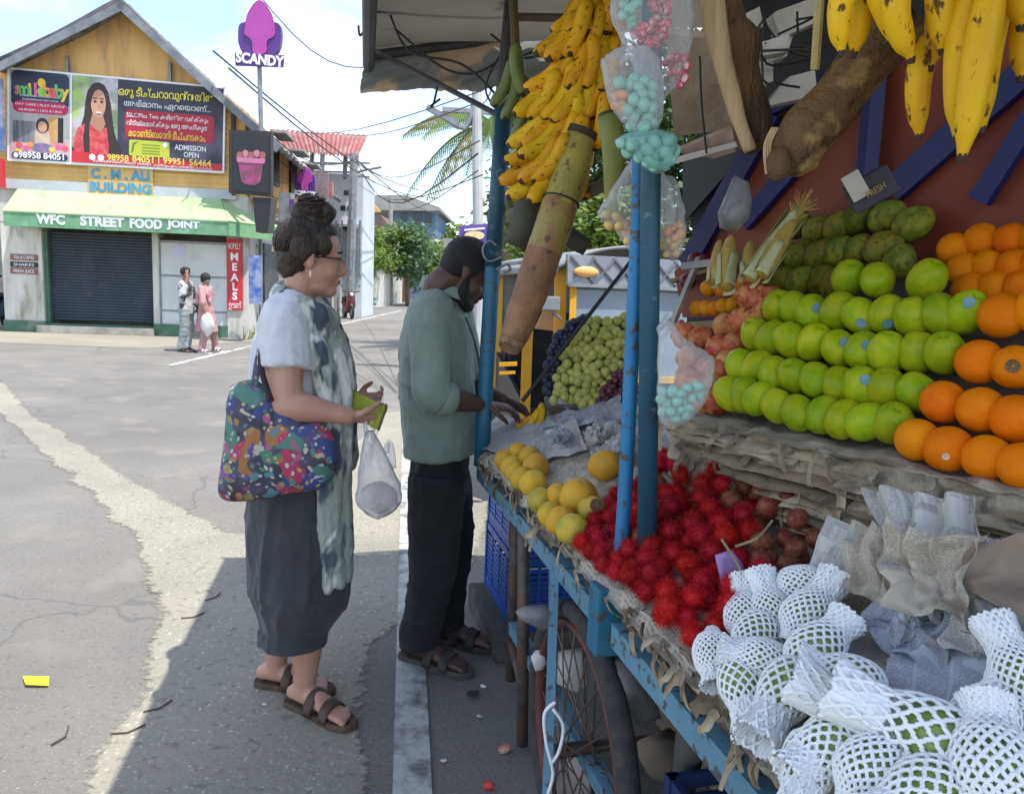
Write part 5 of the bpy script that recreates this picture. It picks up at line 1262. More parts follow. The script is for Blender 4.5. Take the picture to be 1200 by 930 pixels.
tag(ob('yellow_card', poly([q + V(0, 0, .012 + .004 * (i % 2)) for i, q in enumerate(yl)][::-1], (0, 0, -1), .003), mat('yellow_card', (.82, .68, .02), rough=.6)), 'bright yellow scrap of card lying on the sunlit road', 'litter', 'litter on the road')
for k, (x, y, a_) in enumerate(((212, 726, .3), (168, 836, .5), (60, 875, 1.2), (130, 862, .2), (240, 705, .8))):
    c_ = G(x, y) + V(0, 0, .008)
    tag(ob('twig', tube([c_, c_ + V(math.cos(a_), math.sin(a_), 0) * .05, c_ + V(math.cos(a_ + .4), math.sin(a_ + .4), .01) * .1], .003, 5), M_WOODD), ['dry twig on the gravel strip right beside the shade edge', 'dry twig across the edge of the shade', 'dry twig on the sunlit road in the near corner', 'dry twig on the road between yellow card and shade', 'short twig lying where gravel meets the shade'][k], 'twig', 'twigs on the road')

# ================================================================== awning over the stall
def tarp_mat(name, c1, c2, sc, tr, c3=None):
    m = mat(name, c1, c2, scale=sc, rough=.75, c3=c3, s3=sc * .6, lo3=.48, hi3=.54)
    n, K, b = nodes(m); t = n.new('ShaderNodeBsdfTranslucent'); x = n.new('ShaderNodeMixShader'); x.inputs[0].default_value = tr
    K(b.inputs['Base Color'].links[0].from_socket, t.inputs[0]); o_ = [q for q in n if q.type == 'OUTPUT_MATERIAL'][0]
    K(b.outputs[0], x.inputs[1]); K(t.outputs[0], x.inputs[2]); K(x.outputs[0], o_.inputs[0]); return m
M_TARP = tarp_mat('grey_tarpaulin', (.32, .30, .27), (.38, .355, .32), 2.5, .42)
M_CAMO = tarp_mat('faded_camouflage_cloth', (.44, .31, .20), (.36, .25, .16), 6.0, .22, c3=(.17, .18, .16))
awn = empty('stall_awning', V(-.66, 3.3, 0), 'grey tarpaulin awning with tan camouflage flap over the fruit stall', 'awning')
T0 = V(-.66, 3.32, 2.44)
def tarpfn(u, v):
    e = T0.lerp(V(-.02, .10, 2.44), u)                       # front edge running towards and past the camera
    f_ = V(1.75, 3.62, 2.72).lerp(V(2.25, .10, 2.75), u)
    p = e.lerp(f_, v)
    return p + V(0, 0, .03 * noise.noise(p * 1.7) - .05 * math.sin(v * math.pi) * abs(math.sin(u * 9)))
g_, uv = grid(tarpfn, 50, 24)
ob('tarpaulin', thick(g_, .004), M_TARP, awn)
def flapfn(u, v):
    t = P(427, 70, 3.30).lerp(P(730, 25, 3.50), u); b__ = P(421, 108, 3.28).lerp(P(735, 100, 3.48), u)
    p = t.lerp(b__, v); k = V(u * 7, v * 2.5, 1)
    return p + V(.01 * noise.noise(k * 2), .07 * noise.noise(V(u * 9 + v * 2.5, v * 2, 3)) * (.3 + v), .02 * v * noise.noise(V(u * 9, 4, 2)) + .008 * v * noise.noise(V(u * 40, 4, 2)))
g_, uv = grid(flapfn, 100, 16); ob('flap', g_, M_CAMO, awn, smooth=True)
def flap2fn(u, v):
    t = P(432, 0, 3.30).lerp(P(760, -30, 3.5), u); b__ = P(430, 72, 3.31).lerp(P(760, 30, 3.53), u)
    p = t.lerp(b__, v); return p + V(0, .03 * noise.noise(V(u * 4, v * 3, 9)), 0)
g_, uv = grid(flap2fn, 30, 10); ob('inner_flap', g_, M_TARP, awn, smooth=True)
M_DKB = mat('dark_bar', (.03, .032, .036), (.05, .05, .055), scale=9, rough=.55)
def abar(name, p, q, w_, m=M_DKB): return ob(name, tube([p, q], w_, 8), m, awn)
abar('frame_bar', P(432, 78, 3.26), V(-.02, .12, 2.40), .024)
abar('frame_bar', P(428, 66, 3.28), P(600, 44, 3.42), .020)
abar('frame_bar', P(426, 12, 2.9), P(640, -2, 3.05), .014)
abar('frame_bar', P(440, 60, 3.2), P(596, 141, 2.86), .010)
abar('frame_bar', P(600, -40, 2.9), P(597, 60, 2.86), .016)
abar('frame_bar', P(598, 20, 2.86), P(720, 22, 2.6), .014, M_WOODD)
abar('frame_bar', P(586, 128, 2.83), P(602, -30, 2.85), .022)
# plank ceiling bits above the bananas
M_PALEW = mat('pale_weathered_ply', (.46, .37, .30), (.36, .28, .22), scale=5, stretch=(6, .7, 6), rough=.85, bump=.3, bscale=30)
M_STYRO = mat('white_packing_foam', (.66, .65, .62), (.5, .48, .44), scale=7, rough=.85, bump=.3, bscale=60)
def slab(name, pix, Ys, th, m, parent):
    pts = [P(x, y, Y) for (x, y), Y in zip(pix, Ys)]
    n_ = (pts[1] - pts[0]).cross(pts[-1] - pts[0]).normalized()
    if n_.y < 0: n_ = -n_
    return ob(name, poly(pts if (pts[1] - pts[0]).cross(pts[2] - pts[0]).dot(n_) < 0 else pts[::-1], n_, th), m, parent)
slab('ceiling_board', [(790, 95), (880, 100), (872, 150), (800, 125)], [2.1, 2.0, 2.15, 2.25], .02, M_PALEW, awn)
slab('ceiling_board', [(780, 40), (850, 48), (868, 150), (790, 160)], [1.95, 1.9, 2.2, 2.3], .02, M_PALEW, awn)
slab('ceiling_board', [(792, 178), (858, 150), (862, 178), (836, 186)], [2.3, 2.2, 2.25, 2.3], .015, mat('pinkish_ply', (.55, .40, .33), (.45, .33, .28), scale=6, stretch=(6, 1, 6), rough=.8), awn)
slab('ceiling_batten', [(785, 186), (862, 166), (864, 172), (787, 193)], [2.28, 2.2, 2.2, 2.28], .015, M_STYRO, awn)
for k, (pix, Y) in enumerate(((([(860, 60), (930, 40), (922, 66), (868, 82)]), 2.1), ([(905, 15), (960, -5), (965, 22), (915, 45)], 2.05), ([(880, 78), (906, 70), (906, 95), (880, 104)], 2.0), ([(925, 90), (955, 82), (958, 112), (895, 125)], 2.1), ([(862, 22), (890, 8), (895, 30), (870, 40)], 2.0), ([(890, 50), (925, 40), (925, 60), (890, 66)], 1.95))):
    slab('foam_packing', pix, [Y] * 4, .05, M_STYRO, awn)
for k in range(12):
    rr = random.Random(60 + k); a_ = P(rr.uniform(860, 940), rr.uniform(0, 80), 1.95); b__ = P(rr.uniform(870, 960), rr.uniform(30, 110), 1.95)
    c_ = (a_ + b__) / 2 + V(rr.uniform(-.05, .05), rr.uniform(-.04, .04), rr.uniform(-.06, .05))
    ob('wire', tube([a_, c_, b__], .003, 5, sub=6), M_BLK, awn)
for k, pts in enumerate(([(455, 12), (480, 60), (540, 75), (580, 110), (596, 138)], [(420, 30), (422, 42), (430, 30)], [(590, 60), (575, 85), (570, 110), (590, 140)], [(450, 22), (470, 40), (520, 80), (560, 85), (600, 60)], [(513, 100), (508, 122), (505, 124), (516, 116)], [(640, 54), (610, 66), (600, 60), (575, 40)], [(700, -10), (640, 60), (600, 68)])):
    ob('wire', tube([P(x, y, 2.95 + .05 * k) for x, y in pts], .0045, 6, sub=6), M_BLK, awn, smooth=True)
ob('wire', tube([P(820, 66, 1.7), P(822, 120, 1.7), P(828, 180, 1.7)], .0025, 6, sub=4), M_BLK, awn)
ob('ceiling_plank', bar(P(600, -60, 2.4), P(830, -30, 1.9), .14, .02), M_WOODD, awn)
# ------------------------------------------------------------------ painted board behind the display
M_BRD = mat('red_brown_board', (.21, .034, .016), (.15, .022, .012), scale=3, rough=.6, c3=(.28, .085, .04), s3=1.4, lo3=.45, hi3=.7)
M_BSL = mat('royal_blue_batten', (.006, .012, .12), (.007, .010, .08), scale=5, rough=.5)
brd = empty('back_board', SP(.3, .62, 0), 'red brown painted board with diagonal blue battens behind the fruit display', 'board')
B0 = SP(0, .62, ZS)
def BPp(px, py, off=0.0): return PL(px, py, B0 - SN * off, SN)
pts = [BPp(790, 318), BPp(860, 262), BPp(905, 140), BPp(1000, 84), BPp(1110, 10), BPp(1330, -60), BPp(1330, 360), BPp(800, 372)]
ob('board', poly(pts[::-1], SN, .02), M_BRD, brd)
def batten(a_, b__, w_, off=.02):
    p, q = BPp(*a_, off), BPp(*b__, off); return ob('batten', bar(p, q, .025, w_, ref=SN.cross((q - p).normalized())), M_BSL, brd)
batten((806, 312), (905, 132), .07); batten((872, 262), (1040, 70), .055, .024); batten((1046, 224), (1230, 60), .065); batten((1148, 236), (1260, 60), .045, .024); batten((898, 128), (1010, 78), .05, .03)
ob('post', bar(BPp(1012, 240, .045), BPp(1028, 70, .045), .035, .05), M_BSL, brd)
ob('black_gap_sheet', poly([BPp(800, 262, -.1), BPp(872, 180, -.1), BPp(880, 190, -.12), BPp(1000, 60, -.1), BPp(800, 180, -.1)], SN, .01), M_BLK, brd)  # black sheet put in for the dark gap beside the battens

# unseen cloth walls, added behind the display to keep light out of the stall
M_DCL = tarp_mat('dark_blue_grey_cloth', (.05, .055, .065), (.035, .04, .05), 4, .05)
def wallfn(u, v):
    a_, b__, c_ = P(812, 300, 2.75), SP(-.1, 1.15, 0), V(2.15, .45, 0)
    q = a_.lerp(b__, u * 2) if u < .5 else b__.lerp(c_, u * 2 - 1)
    return V(q.x, q.y, .0 + 2.74 * v) + V(.04 * noise.noise(V(u * 14, v, 0)), .04 * noise.noise(V(u * 14, v, 7)), 0)
g_, uv = grid(wallfn, 60, 10); ob('light_blocking_cloth', thick(g_, .003), M_DCL, awn, smooth=True)
# ================================================================== fruit
ORD = ['first', 'second', 'third', 'fourth', 'fifth', 'sixth', 'seventh', 'eighth', 'ninth', 'tenth', 'eleventh', 'twelfth', 'thirteenth', 'fourteenth']
rf = random.Random(21)
def blob_mesh(name, m, prof, n_=22, wob=.03, seed=0, ribs=0):
    """Fruit body of unit radius from a (r, z) profile, closed at both poles."""
    v_, f_ = lathe(catmull(prof, 3), n_)
    res = []
    for q in v_:
        e = 1 + wob * noise.noise(q * 1.6 + V(seed * 3.1, seed, 0))
        if ribs: e *= 1 + .035 * math.cos(math.atan2(q.y, q.x) * ribs)
        res.append(V(q.x * e, q.y * e, q.z * (1 + wob * .5 * noise.noise(q + V(seed, 5, 2)))))
    return mesh(name, (res, f_), m, True)
PROF_APPLE = [(.02, .86), (.12, .90), (.34, .98), (.64, .84), (.90, .48), (1.0, .05), (.95, -.36), (.76, -.72), (.48, -.94), (.18, -.99), (.02, -.95)]
PROF_ORANGE = [(.01, .93), (.12, .95), (.40, .90), (.72, .68), (.95, .28), (1.0, 0), (.94, -.34), (.70, -.70), (.38, -.91), (.1, -.97), (.01, -.96)]
PROF_MANGO = [(.02, 1.2), (.16, 1.2), (.48, 1.08), (.80, .70), (.98, .2), (1.0, -.15), (.9, -.6), (.66, -1.0), (.34, -1.25), (.1, -1.34), (.02, -1.35)]
PROF_POME = [(.02, 1.22), (.2, 1.24), (.24, 1.08), (.30, .95), (.62, .80), (.93, .42), (1.0, 0), (.93, -.45), (.68, -.80), (.34, -.97), (.02, -1.0)]
def fruit_mat(name, c1, c2, rough, rv, rh, sc=1.2, pit=0.0, ps=26, c3=None, s3=2.0, lo3=.55, hi3=.68, speck=None):
    m = mat(name, c1, c2, scale=sc, detail=3, rough=rough, rv=rv, rh=rh, c3=c3, s3=s3, lo3=lo3, hi3=hi3, bump=pit, bscale=ps, bdist=.02, sss=.06, spec=.16)
    n, K, b = nodes(m)
    # vary the pattern from fruit to fruit
    tcn = [q for q in n if q.type == 'TEX_COORD'][0]; oi = n.new('ShaderNodeObjectInfo'); ad = n.new('ShaderNodeVectorMath'); ad.operation = 'ADD'
    ml = n.new('ShaderNodeVectorMath'); ml.operation = 'SCALE'; ml.inputs['Scale'].default_value = 37.0
    cb = n.new('ShaderNodeCombineXYZ'); K(oi.outputs['Random'], cb.inputs[0]); K(oi.outputs['Random'], cb.inputs[2]); K(cb.outputs[0], ml.inputs[0])
    K(tcn.outputs['Object'], ad.inputs[0]); K(ml.outputs[0], ad.inputs[1])
    for l in list(m.node_tree.links):
        if l.from_node == tcn and l.to_node != ad: K(ad.outputs[0], l.to_socket)
    if speck:
        vo = n.new('ShaderNodeTexVoronoi'); vo.inputs['Scale'].default_value = speck[1]; K(ad.outputs[0], vo.inputs['Vector'])
        r_ = n.new('ShaderNodeMapRange'); r_.inputs['From Min'].default_value = .10; r_.inputs['From Max'].default_value = .16; r_.inputs['To Min'].default_value = .7; r_.inputs['To Max'].default_value = 0; K(vo.outputs['Distance'], r_.inputs[0])
        x = n.new('ShaderNodeMix'); x.data_type = 'RGBA'; K(r_.outputs[0], x.inputs['Factor']); K(b.inputs['Base Color'].links[0].from_socket, x.inputs['A']); x.inputs['B'].default_value = (*speck[0], 1); K(x.outputs['Result'], b.inputs['Base Color'])
    return m
M_APPLE = fruit_mat('green_apple_skin', (.25, .37, .006), (.40, .44, .014), .26, .16, .018, 1.1, speck=((.45, .58, .12), 9))
M_ORANGE = fruit_mat('orange_peel', (.88, .25, .002), (.82, .20, .002), .40, .07, .010, 1.2, .35, 22)
M_TANG = fruit_mat('tangerine_peel', (.80, .30, .012), (.72, .24, .006), .35, .06, .012, 1.2, .3, 22)
M_MANGOG = fruit_mat('green_brown_mango_skin', (.11, .15, .018), (.24, .21, .02), .45, .22, .03, 1.4, c3=(.10, .06, .02), s3=2.6, lo3=.55, hi3=.66)
M_MANGOY = fruit_mat('yellow_mango_skin', (.66, .36, .03), (.55, .36, .05), .4, .08, .012, 1.3, c3=(.30, .13, .04), s3=2.0, lo3=.66, hi3=.74)
M_MANGOX = fruit_mat('half_green_mango_skin', (.30, .30, .05), (.52, .36, .05), .4, .08, .01, 1.0, c3=(.25, .12, .04), s3=3.0, lo3=.66, hi3=.74)
M_POME = fruit_mat('pomegranate_skin', (.50, .11, .05), (.58, .27, .10), .42, .14, .018, 1.3, c3=(.24, .05, .035), s3=1.8, lo3=.55, hi3=.7)
M_STEM = mat('dry_fruit_stem', (.10, .07, .035), rough=.8)
M_STKB = mat('sticker_blue', (.02, .16, .30), (.35, .5, .55), scale=300, lo=.45, hi=.6, rough=.4)
APPLE = [blob_mesh('green_apple', M_APPLE, PROF_APPLE, 24, .05, i) for i in range(4)]
ORANGE = [blob_mesh('orange', M_ORANGE, PROF_ORANGE, 24, .035, i) for i in range(3)]
TANG = [blob_mesh('tangerine', M_TANG, [(r, z * .86) for r, z in PROF_ORANGE], 20, .05, i) for i in range(2)]
MANGOG = [blob_mesh('unripe_mango', M_MANGOG, PROF_MANGO, 20, .10, i) for i in range(3)]
MANGOY = [blob_mesh('yellow_mango', M_MANGOY, PROF_MANGO, 22, .09, i) for i in range(3)]
MANGOX = [blob_mesh('mango', M_MANGOX, PROF_MANGO, 22, .09, i + 5) for i in range(2)]
POME = [blob_mesh('pomegranate', M_POME, PROF_POME, 20, .09, i, 6) for i in range(3)]
W_SL = (SN * math.cos(R(50)) + V(0, 0, 1) * math.sin(R(50))).normalized()
PN = SU.cross(W_SL).normalized()
if PN.y > 0: PN = -PN                                   # faces the customer
def pile(px, py, back): return PL(px, py, SP(0, .035 + back, ZS + .01), PN)
FR = Matrix((SU, -SN, V(0, 0, 1))).transposed()
def put(name, meshes, pos, r, label, cat, group, tilt=.5, rot=None, elong=1.0):
    o_ = bpy.data.objects.new(name, meshes[rf.randrange(len(meshes))]); link(o_); o_.location = pos
    o_.rotation_euler = rot if rot is not None else (rf.uniform(-tilt, tilt), rf.uniform(-tilt, tilt), rf.uniform(0, 6.28))
    r = r * rf.uniform(.96, 1.04); o_.scale = (r, r, r * elong)
    return tag(o_, label, cat, group)
def sticker(o_, d, m=M_STKB, rr=.27, txt=None):
    """Small printed disc set on the fruit's skin where direction d (world) leaves it."""
    me = o_.data; inv = o_.matrix_basis.inverted(); dl = (inv.to_3x3() @ Vector(d)).normalized()
    best = max(me.vertices, key=lambda q: q.co.normalized().dot(dl)); nn = best.normal.normalized(); c_ = best.co + nn * .012
    a_, b__ = frame_of(nn)
    pts = [c_ + a_ * (math.cos(R(k * 30)) * rr) + b__ * (math.sin(R(k * 30)) * rr) - nn * (.055) for k in range(12)]
    s_ = bpy.data.objects.new('sticker', mesh('sticker', ([c_] + pts, [(0, 1 + k, 1 + (k + 1) % 12) for k in range(12)]), m, True)); link(s_, o_)
    return s_
def camdir(p): return (V(0, 0, CAM_H) - Vector(p)).normalized()
rows = [('bottom row', [(857, 461), (874, 463), (891, 468), (912, 474), (936, 483), (964, 487), (988, 490), (1015, 493), (1046, 496)]),
        ('second row', [(869, 428), (888, 432), (907, 438), (931, 440), (957, 447), (982, 450), (1010, 453), (1041, 456), (1075, 459)]),
        ('third row', [(887, 394), (906, 397), (926, 398), (953, 402), (982, 407), (1010, 409), (1040, 412), (1075, 411), (1108, 413)]),
        ('fourth row', [(913, 360), (932, 362), (951, 365), (983, 366), (1008, 371), (1038, 369), (1070, 372), (1102, 369), (1132, 367)]),
        ('top row', [(995, 327), (1028, 329), (1085, 327)])]
stk = {(4, 1): None}
for ri, (rn, pts) in enumerate(rows):
    for k, (x, y) in enumerate(pts):
        p = pile(x + rf.uniform(-1.2, 1.2), y + rf.uniform(-1.6, 1.6), rf.uniform(-.005, .005))
        o_ = put('green_apple', APPLE, p, .0356 + .0006 * ri, 'green apple, %s from the pomegranate end of the pile\'s %s' % (ORD[k], rn), 'apple', 'green apple pyramid', .8, elong=1.14)
        cd = camdir(p)
        if (ri, k) in ((3, 8),): sticker(o_, cd + V(.1, 0, .45))
        elif (ri, k) in ((3, 4), (3, 5)): sticker(o_, cd + V(.05, 0, -.55))
        elif (ri, k) in ((2, 4), (2, 5)): sticker(o_, cd + V(.12, 0, .35))
        elif (ri, k) in ((1, 6), (3, 2)): sticker(o_, cd + V(.15, 0, .3))
ors = [('bottom row', [(1075, 515), (1111, 526), (1156, 536), (1198, 546)]), ('second row', [(1105, 471), (1149, 480), (1190, 490)]), ('third row', [(1148, 424), (1189, 430)]), ('top row', [(1174, 370), (1214, 364)])]
for ri, (rn, pts) in enumerate(ors):
    for k, (x, y) in enumerate(pts):
        p = pile(x, y, -.015 + .003 * ri)
        o_ = put('orange', ORANGE, p, .0392 + .0006 * ri, 'big orange, %s from the apples in the %s of the front pile' % (ORD[k], rn), 'orange', 'front orange pile', 3)
        cd = camdir(p)
        if (ri, k) == (2, 1): sticker(o_, cd + V(-.25, 0, .12), mat('sticker_dark_gold', (.03, .012, .01), (.7, .45, .05), scale=60, lo=.55, hi=.62, rough=.4), .30)
        if (ri, k) == (0, 1): sticker(o_, cd + V(-.1, 0, -.35), mat('sticker_white', (.7, .62, .5), (.75, .3, .1), scale=150, rough=.5), .16)
for k, (x, y) in enumerate([(1118, 292), (1150, 282), (1186, 281), (1218, 280), (1130, 316), (1157, 313), (1189, 313), (1216, 312), (1137, 340), (1166, 338), (1195, 338)]):
    rn, kk = (('top', k) if k < 4 else ('middle', k - 4) if k < 8 else ('lowest', k - 8))
    put('orange', ORANGE, pile(x, y, .15), .038, 'orange in the shaded back heap, %s in its %s row' % (ORD[kk], rn), 'orange', 'back orange heap', 3)
for k, (x, y) in enumerate([(935, 263), (958, 268), (981, 265), (1004, 257), (1040, 254), (1071, 262), (919, 298), (938, 299), (961, 297), (983, 294), (1006, 292), (1036, 290), (1054, 306), (917, 328), (939, 328), (963, 327), (980, 330)]):
    rn, kk = (('top', k) if k < 6 else ('middle', k - 6) if k < 13 else ('lowest', k - 13))
    big = 1.35 if k in (4, 5, 11) else 1.0
    o_ = put('unripe_mango', MANGOG, pile(x, y, .115), .034 * (1.16 if big > 1 else 1), 'mottled green mango, %s in the %s row behind the apples' % (ORD[kk], rn), 'mango', 'green mangoes behind the apples', .5, rot=(R(25) + rf.uniform(-.25, .25), R(28 if big == 1 else 45) + rf.uniform(-.2, .2), rf.uniform(-.4, .4)), elong=1.0)
for k, (x, y) in enumerate([(802, 393), (821, 397), (842, 408), (862, 404), (851, 382), (870, 376), (886, 377), (898, 366), (832, 431), (847, 436), (820, 452), (838, 452), (821, 473), (838, 471), (876, 346), (889, 351), (902, 350), (808, 420), (806, 446), (805, 474), (854, 426)]):
    put('pomegranate', POME, pile(x, y, .055), .034, 'red yellow pomegranate, %s' % ('topmost on the left of the apples', 'under the tangerine box', 'in the middle of the pomegranate heap', 'touching the apple pile halfway up', 'leaning on the tangerine box', 'beside the tangerines', 'between tangerines and apples', 'just left of the upper apples', 'above the lowest pomegranates', 'between two lower pomegranates', 'near the foot of the heap', 'low beside the apples', 'at the foot behind the candy bag', 'at the foot touching the apples', 'dark, right of the tangerines', 'dark, below the corn cobs', 'dark, beside the green mangoes', 'behind the clear candy bag', 'low behind the clear bag', 'lowest, beside the blue pole', 'pressed against the second apple row')[k], 'pomegranate', 'pomegranate heap', .9)
for k, (x, y) in enumerate([(831, 338), (849, 339), (861, 337), (874, 333), (891, 332), (818, 361), (828, 361), (838, 361), (849, 359), (859, 357)]):
    put('tangerine', TANG, pile(x, y, .17), .0255 if k > 4 else .029, 'small tangerine, %s from the pole in the %s row' % (ORD[k if k < 5 else k - 5], 'upper' if k < 5 else 'lower'), 'tangerine', 'tangerines in the box', .6)
for k, (x, y) in enumerate([(815, 305), (826, 307), (806, 330)]):
    put('plum', [blob_mesh('plum', mat('dark_red_plum', (.10, .012, .018), (.18, .02, .025), scale=3, rough=.3), PROF_ORANGE, 16, .04, k)], pile(x, y, .22), .026, 'dark red plum %s' % ['behind the pale box edge', 'beside the upright corn cob', 'low in the shade behind the pole'][k], 'plum', 'dark red plums')
# the box of tangerines and boards that back the piles
bx_ = empty('fruit_box', pile(800, 380, .2), 'weathered wooden fruit box with white side board holding tangerines', 'box')
p0, p1 = pile(788, 380, .10), pile(818, 306, .18)
ob('side_board', bar(p0, p1, .012, .03), mat('white_edge_board', (.62, .62, .6), (.5, .5, .48), scale=9, rough=.7), bx_)
ob('front_board', bar(pile(786, 383, .12), pile(868, 378, .12), .03, .02), mat('straw_board', (.34, .27, .15), (.25, .19, .10), scale=12, rough=.9), bx_)
ob('back_panel', bar(pile(800, 330, .30), pile(905, 300, .30), .16, .012), mat('straw_board', (.34, .27, .15)), bx_)
# hidden supports under the piles: a sloped board behind the fruit
pd = empty('display_rack', SP(.3, .3, ZS), 'dark sloping board rack behind the piled fruit', 'rack')
def slopeboard(u0, u1, back, L0, L1, nm='board'):
    a_ = SP(u0, .035 + back, ZS) + W_SL * L0; b__ = SP(u1, .035 + back, ZS) + W_SL * L0
    pts = [a_, b__, b__ + W_SL * (L1 - L0), a_ + W_SL * (L1 - L0)]
    return ob(nm, poly(pts, -PN, .012), M_WOODD, pd)
slopeboard(-.45, SL + .10, .075, .0, .30); slopeboard(-.45, SL + .18, .22, .14, .46)
tag(ob('shelf_ledge', bar(P(800, 312, 2.28), P(905, 300, 2.10), .02, .02), M_GREY), 'grey metal ledge behind the corn cobs', 'ledge')
# corn
M_CORN = mat('corn_kernels', (.62, .44, .10), (.48, .34, .08), scale=60, rough=.5, bump=.6, bscale=240, bdist=.006, rv=.1)
M_HUSK = mat('pale_green_husk', (.42, .47, .22), (.55, .54, .34), scale=10, stretch=(6, 6, .8), rough=.7)
def cob(a_, b__, r, label, husk=.6, silk=False):
    e = empty('corn_cob', a_, label, 'corn', 'corn cobs behind the tangerines')
    d = b__ - a_
    ob('kernels', tube([a_, a_ + d * .15, a_ + d * .6, a_ + d * .9, b__], [r * .7, r, r * .95, r * .6, r * .25], 14, sub=3), M_CORN, e, smooth=True)
    x, y = frame_of(d)
    for s in (0.4, 2.2, 4.2):
        if husk <= 0: break
        o__ = (x * math.cos(s) + y * math.sin(s))
        def fn(u, v, o__=o__, s=s):
            an = s + (u - .5) * 1.5 * (1 - .5 * v); dd = x * math.cos(an) + y * math.sin(an)
            return a_ + d * (husk * v * 1.1 - .04) + dd * (r * (1.08 + .15 * v * v)) 
        g_, uv = grid(fn, 5, 8); ob('husk', thick(g_, .0015), M_HUSK, e, smooth=True)
    if silk:
        hs = [tube([b__, b__ + d.normalized() * rf.uniform(.02, .05) + x * rf.uniform(-.03, .03) + y * rf.uniform(-.03, .03)], .0008, 3) for _ in range(40)]
        ob('silk', join(*hs), M_CORN, e)
    return e
cob(P(850, 336, 2.02), P(857, 277, 2.14), .025, 'upright corn cob standing behind the tangerines', .55)
cob(P(836, 330, 2.06), P(844, 282, 2.16), .018, 'slim shaded corn cob beside the plums', .3)
cob(P(878, 325, 2.0), P(880, 284, 2.12), .022, 'shaded corn cob leaning on the back panel', .3)
cob(P(878, 326, 1.92), P(937, 246, 2.02), .023, 'husked corn cob with dry silk leaning against the mangoes', .9, True)
cob(P(892, 322, 1.90), P(930, 258, 1.98), .022, 'yellow corn cob lying along the mangoes', .5, True)
# grapes
def grape_bunch(poly_px, Y0, dY, r, step, m, label, seed, drop=0):
    rr = random.Random(seed); xs = [p[0] for p in poly_px]; ys = [p[1] for p in poly_px]
    kY = TP(690, 476, .02).y - 2.32; Y0 += kY; r *= (Y0 / (Y0 - kY))
    e = empty('grape_bunch', P(sum(xs) / len(xs), max(ys), Y0), label, 'grapes', 'heaped grapes')
    me = mesh('grape', ball((0, 0, 0), (1, 1, 1.12), 12, 8), m, True)
    def inside(x, y):
        c = False; j = len(poly_px) - 1
        for i in range(len(poly_px)):
            xi, yi = poly_px[i]; xj, yj = poly_px[j]
            if (yi > y) != (yj > y) and x < (xj - xi) * (y - yi) / (yj - yi) + xi: c = not c
            j = i
        return c
    pts = []; tries = 0
    while tries < 6000 and len(pts) < 290:
        tries += 1; x, y = rr.uniform(min(xs), max(xs)), rr.uniform(min(ys), max(ys))
        if inside(x, y) and all((x - a_) ** 2 + (y - b__) ** 2 > step * step for a_, b__ in pts): pts.append((x, y))
    for x, y in pts:
        o_ = bpy.data.objects.new('grape', me); link(o_, e); s = r * rr.uniform(.88, 1.12)
        o_.location = P(x, y, Y0 + dY * (max(ys) - y) / (max(ys) - min(ys)) + rr.uniform(-.012, .012)) - e.location
        o_.scale = (s, s, s); o_.rotation_euler = (rr.uniform(0, 3), rr.uniform(0, 3), 0)
    # the core the berries sit on
    pc = [P(x + (sum(xs) / len(xs) - x) * .12, y + (sum(ys) / len(ys) - y) * .12, Y0 + .02 + dY * (max(ys) - y) / (max(ys) - min(ys))) for x, y in poly_px]
    ob('stalk_core', poly(pc[::-1], (0, 1, 0), .07), mat('grape_stalks', (.10, .09, .04), rough=.8), e)
    return e
M_GW = mat('white_grape_skin', (.50, .50, .14), (.40, .44, .10), scale=.9, rough=.35, spec=.25, rv=.14, rh=.02, sss=.2, c3=(.48, .38, .14), s3=.7, lo3=.6, hi3=.8)
M_GB = mat('black_grape_skin', (.022, .026, .06), (.05, .055, .10), scale=1.5, rough=.5, rv=.3)
M_GR = mat('red_grape_skin', (.11, .022, .045), (.16, .06, .08), scale=1.5, rough=.45, rv=.25)
grape_bunch([(648, 470), (652, 440), (662, 412), (678, 388), (694, 374), (738, 368), (742, 430), (722, 440), (706, 455), (698, 474), (670, 474)], 2.32, .14, .0162, 7.2, M_GW, 'heap of pale green grapes behind the blue poles', 1)
grape_bunch([(640, 462), (640, 430), (650, 395), (668, 374), (692, 370), (682, 384), (664, 408), (654, 436), (648, 465)], 2.38, .12, .0128, 5.6, M_GB, 'heap of blue black grapes left of the pale green grapes', 2)
grape_bunch([(698, 476), (706, 455), (722, 438), (744, 424), (744, 478), (720, 480)], 2.26, .10, .0108, 4.8, M_GR, 'heap of small purple red grapes below the pale green ones', 3)
gy = TP(690, 476, .02).y
gx = empty('grape_box', P(692, 478, gy + .12), 'low wooden box carrying the heaped grapes', 'box')
gz = P(692, 478, gy + .02).z
for k in range(4): ob('plank', box(V(gx.location.x, gy + .05 + k * .075, gz - .012), (.34, .068, .014)), M_WOODD, gx)
for sx_ in (-.15, .15): ob('side', box(V(gx.location.x + sx_, gy + .16, (gz + ZT) / 2 - .01), (.014, .30, gz - ZT - .02)), M_WOODD, gx)
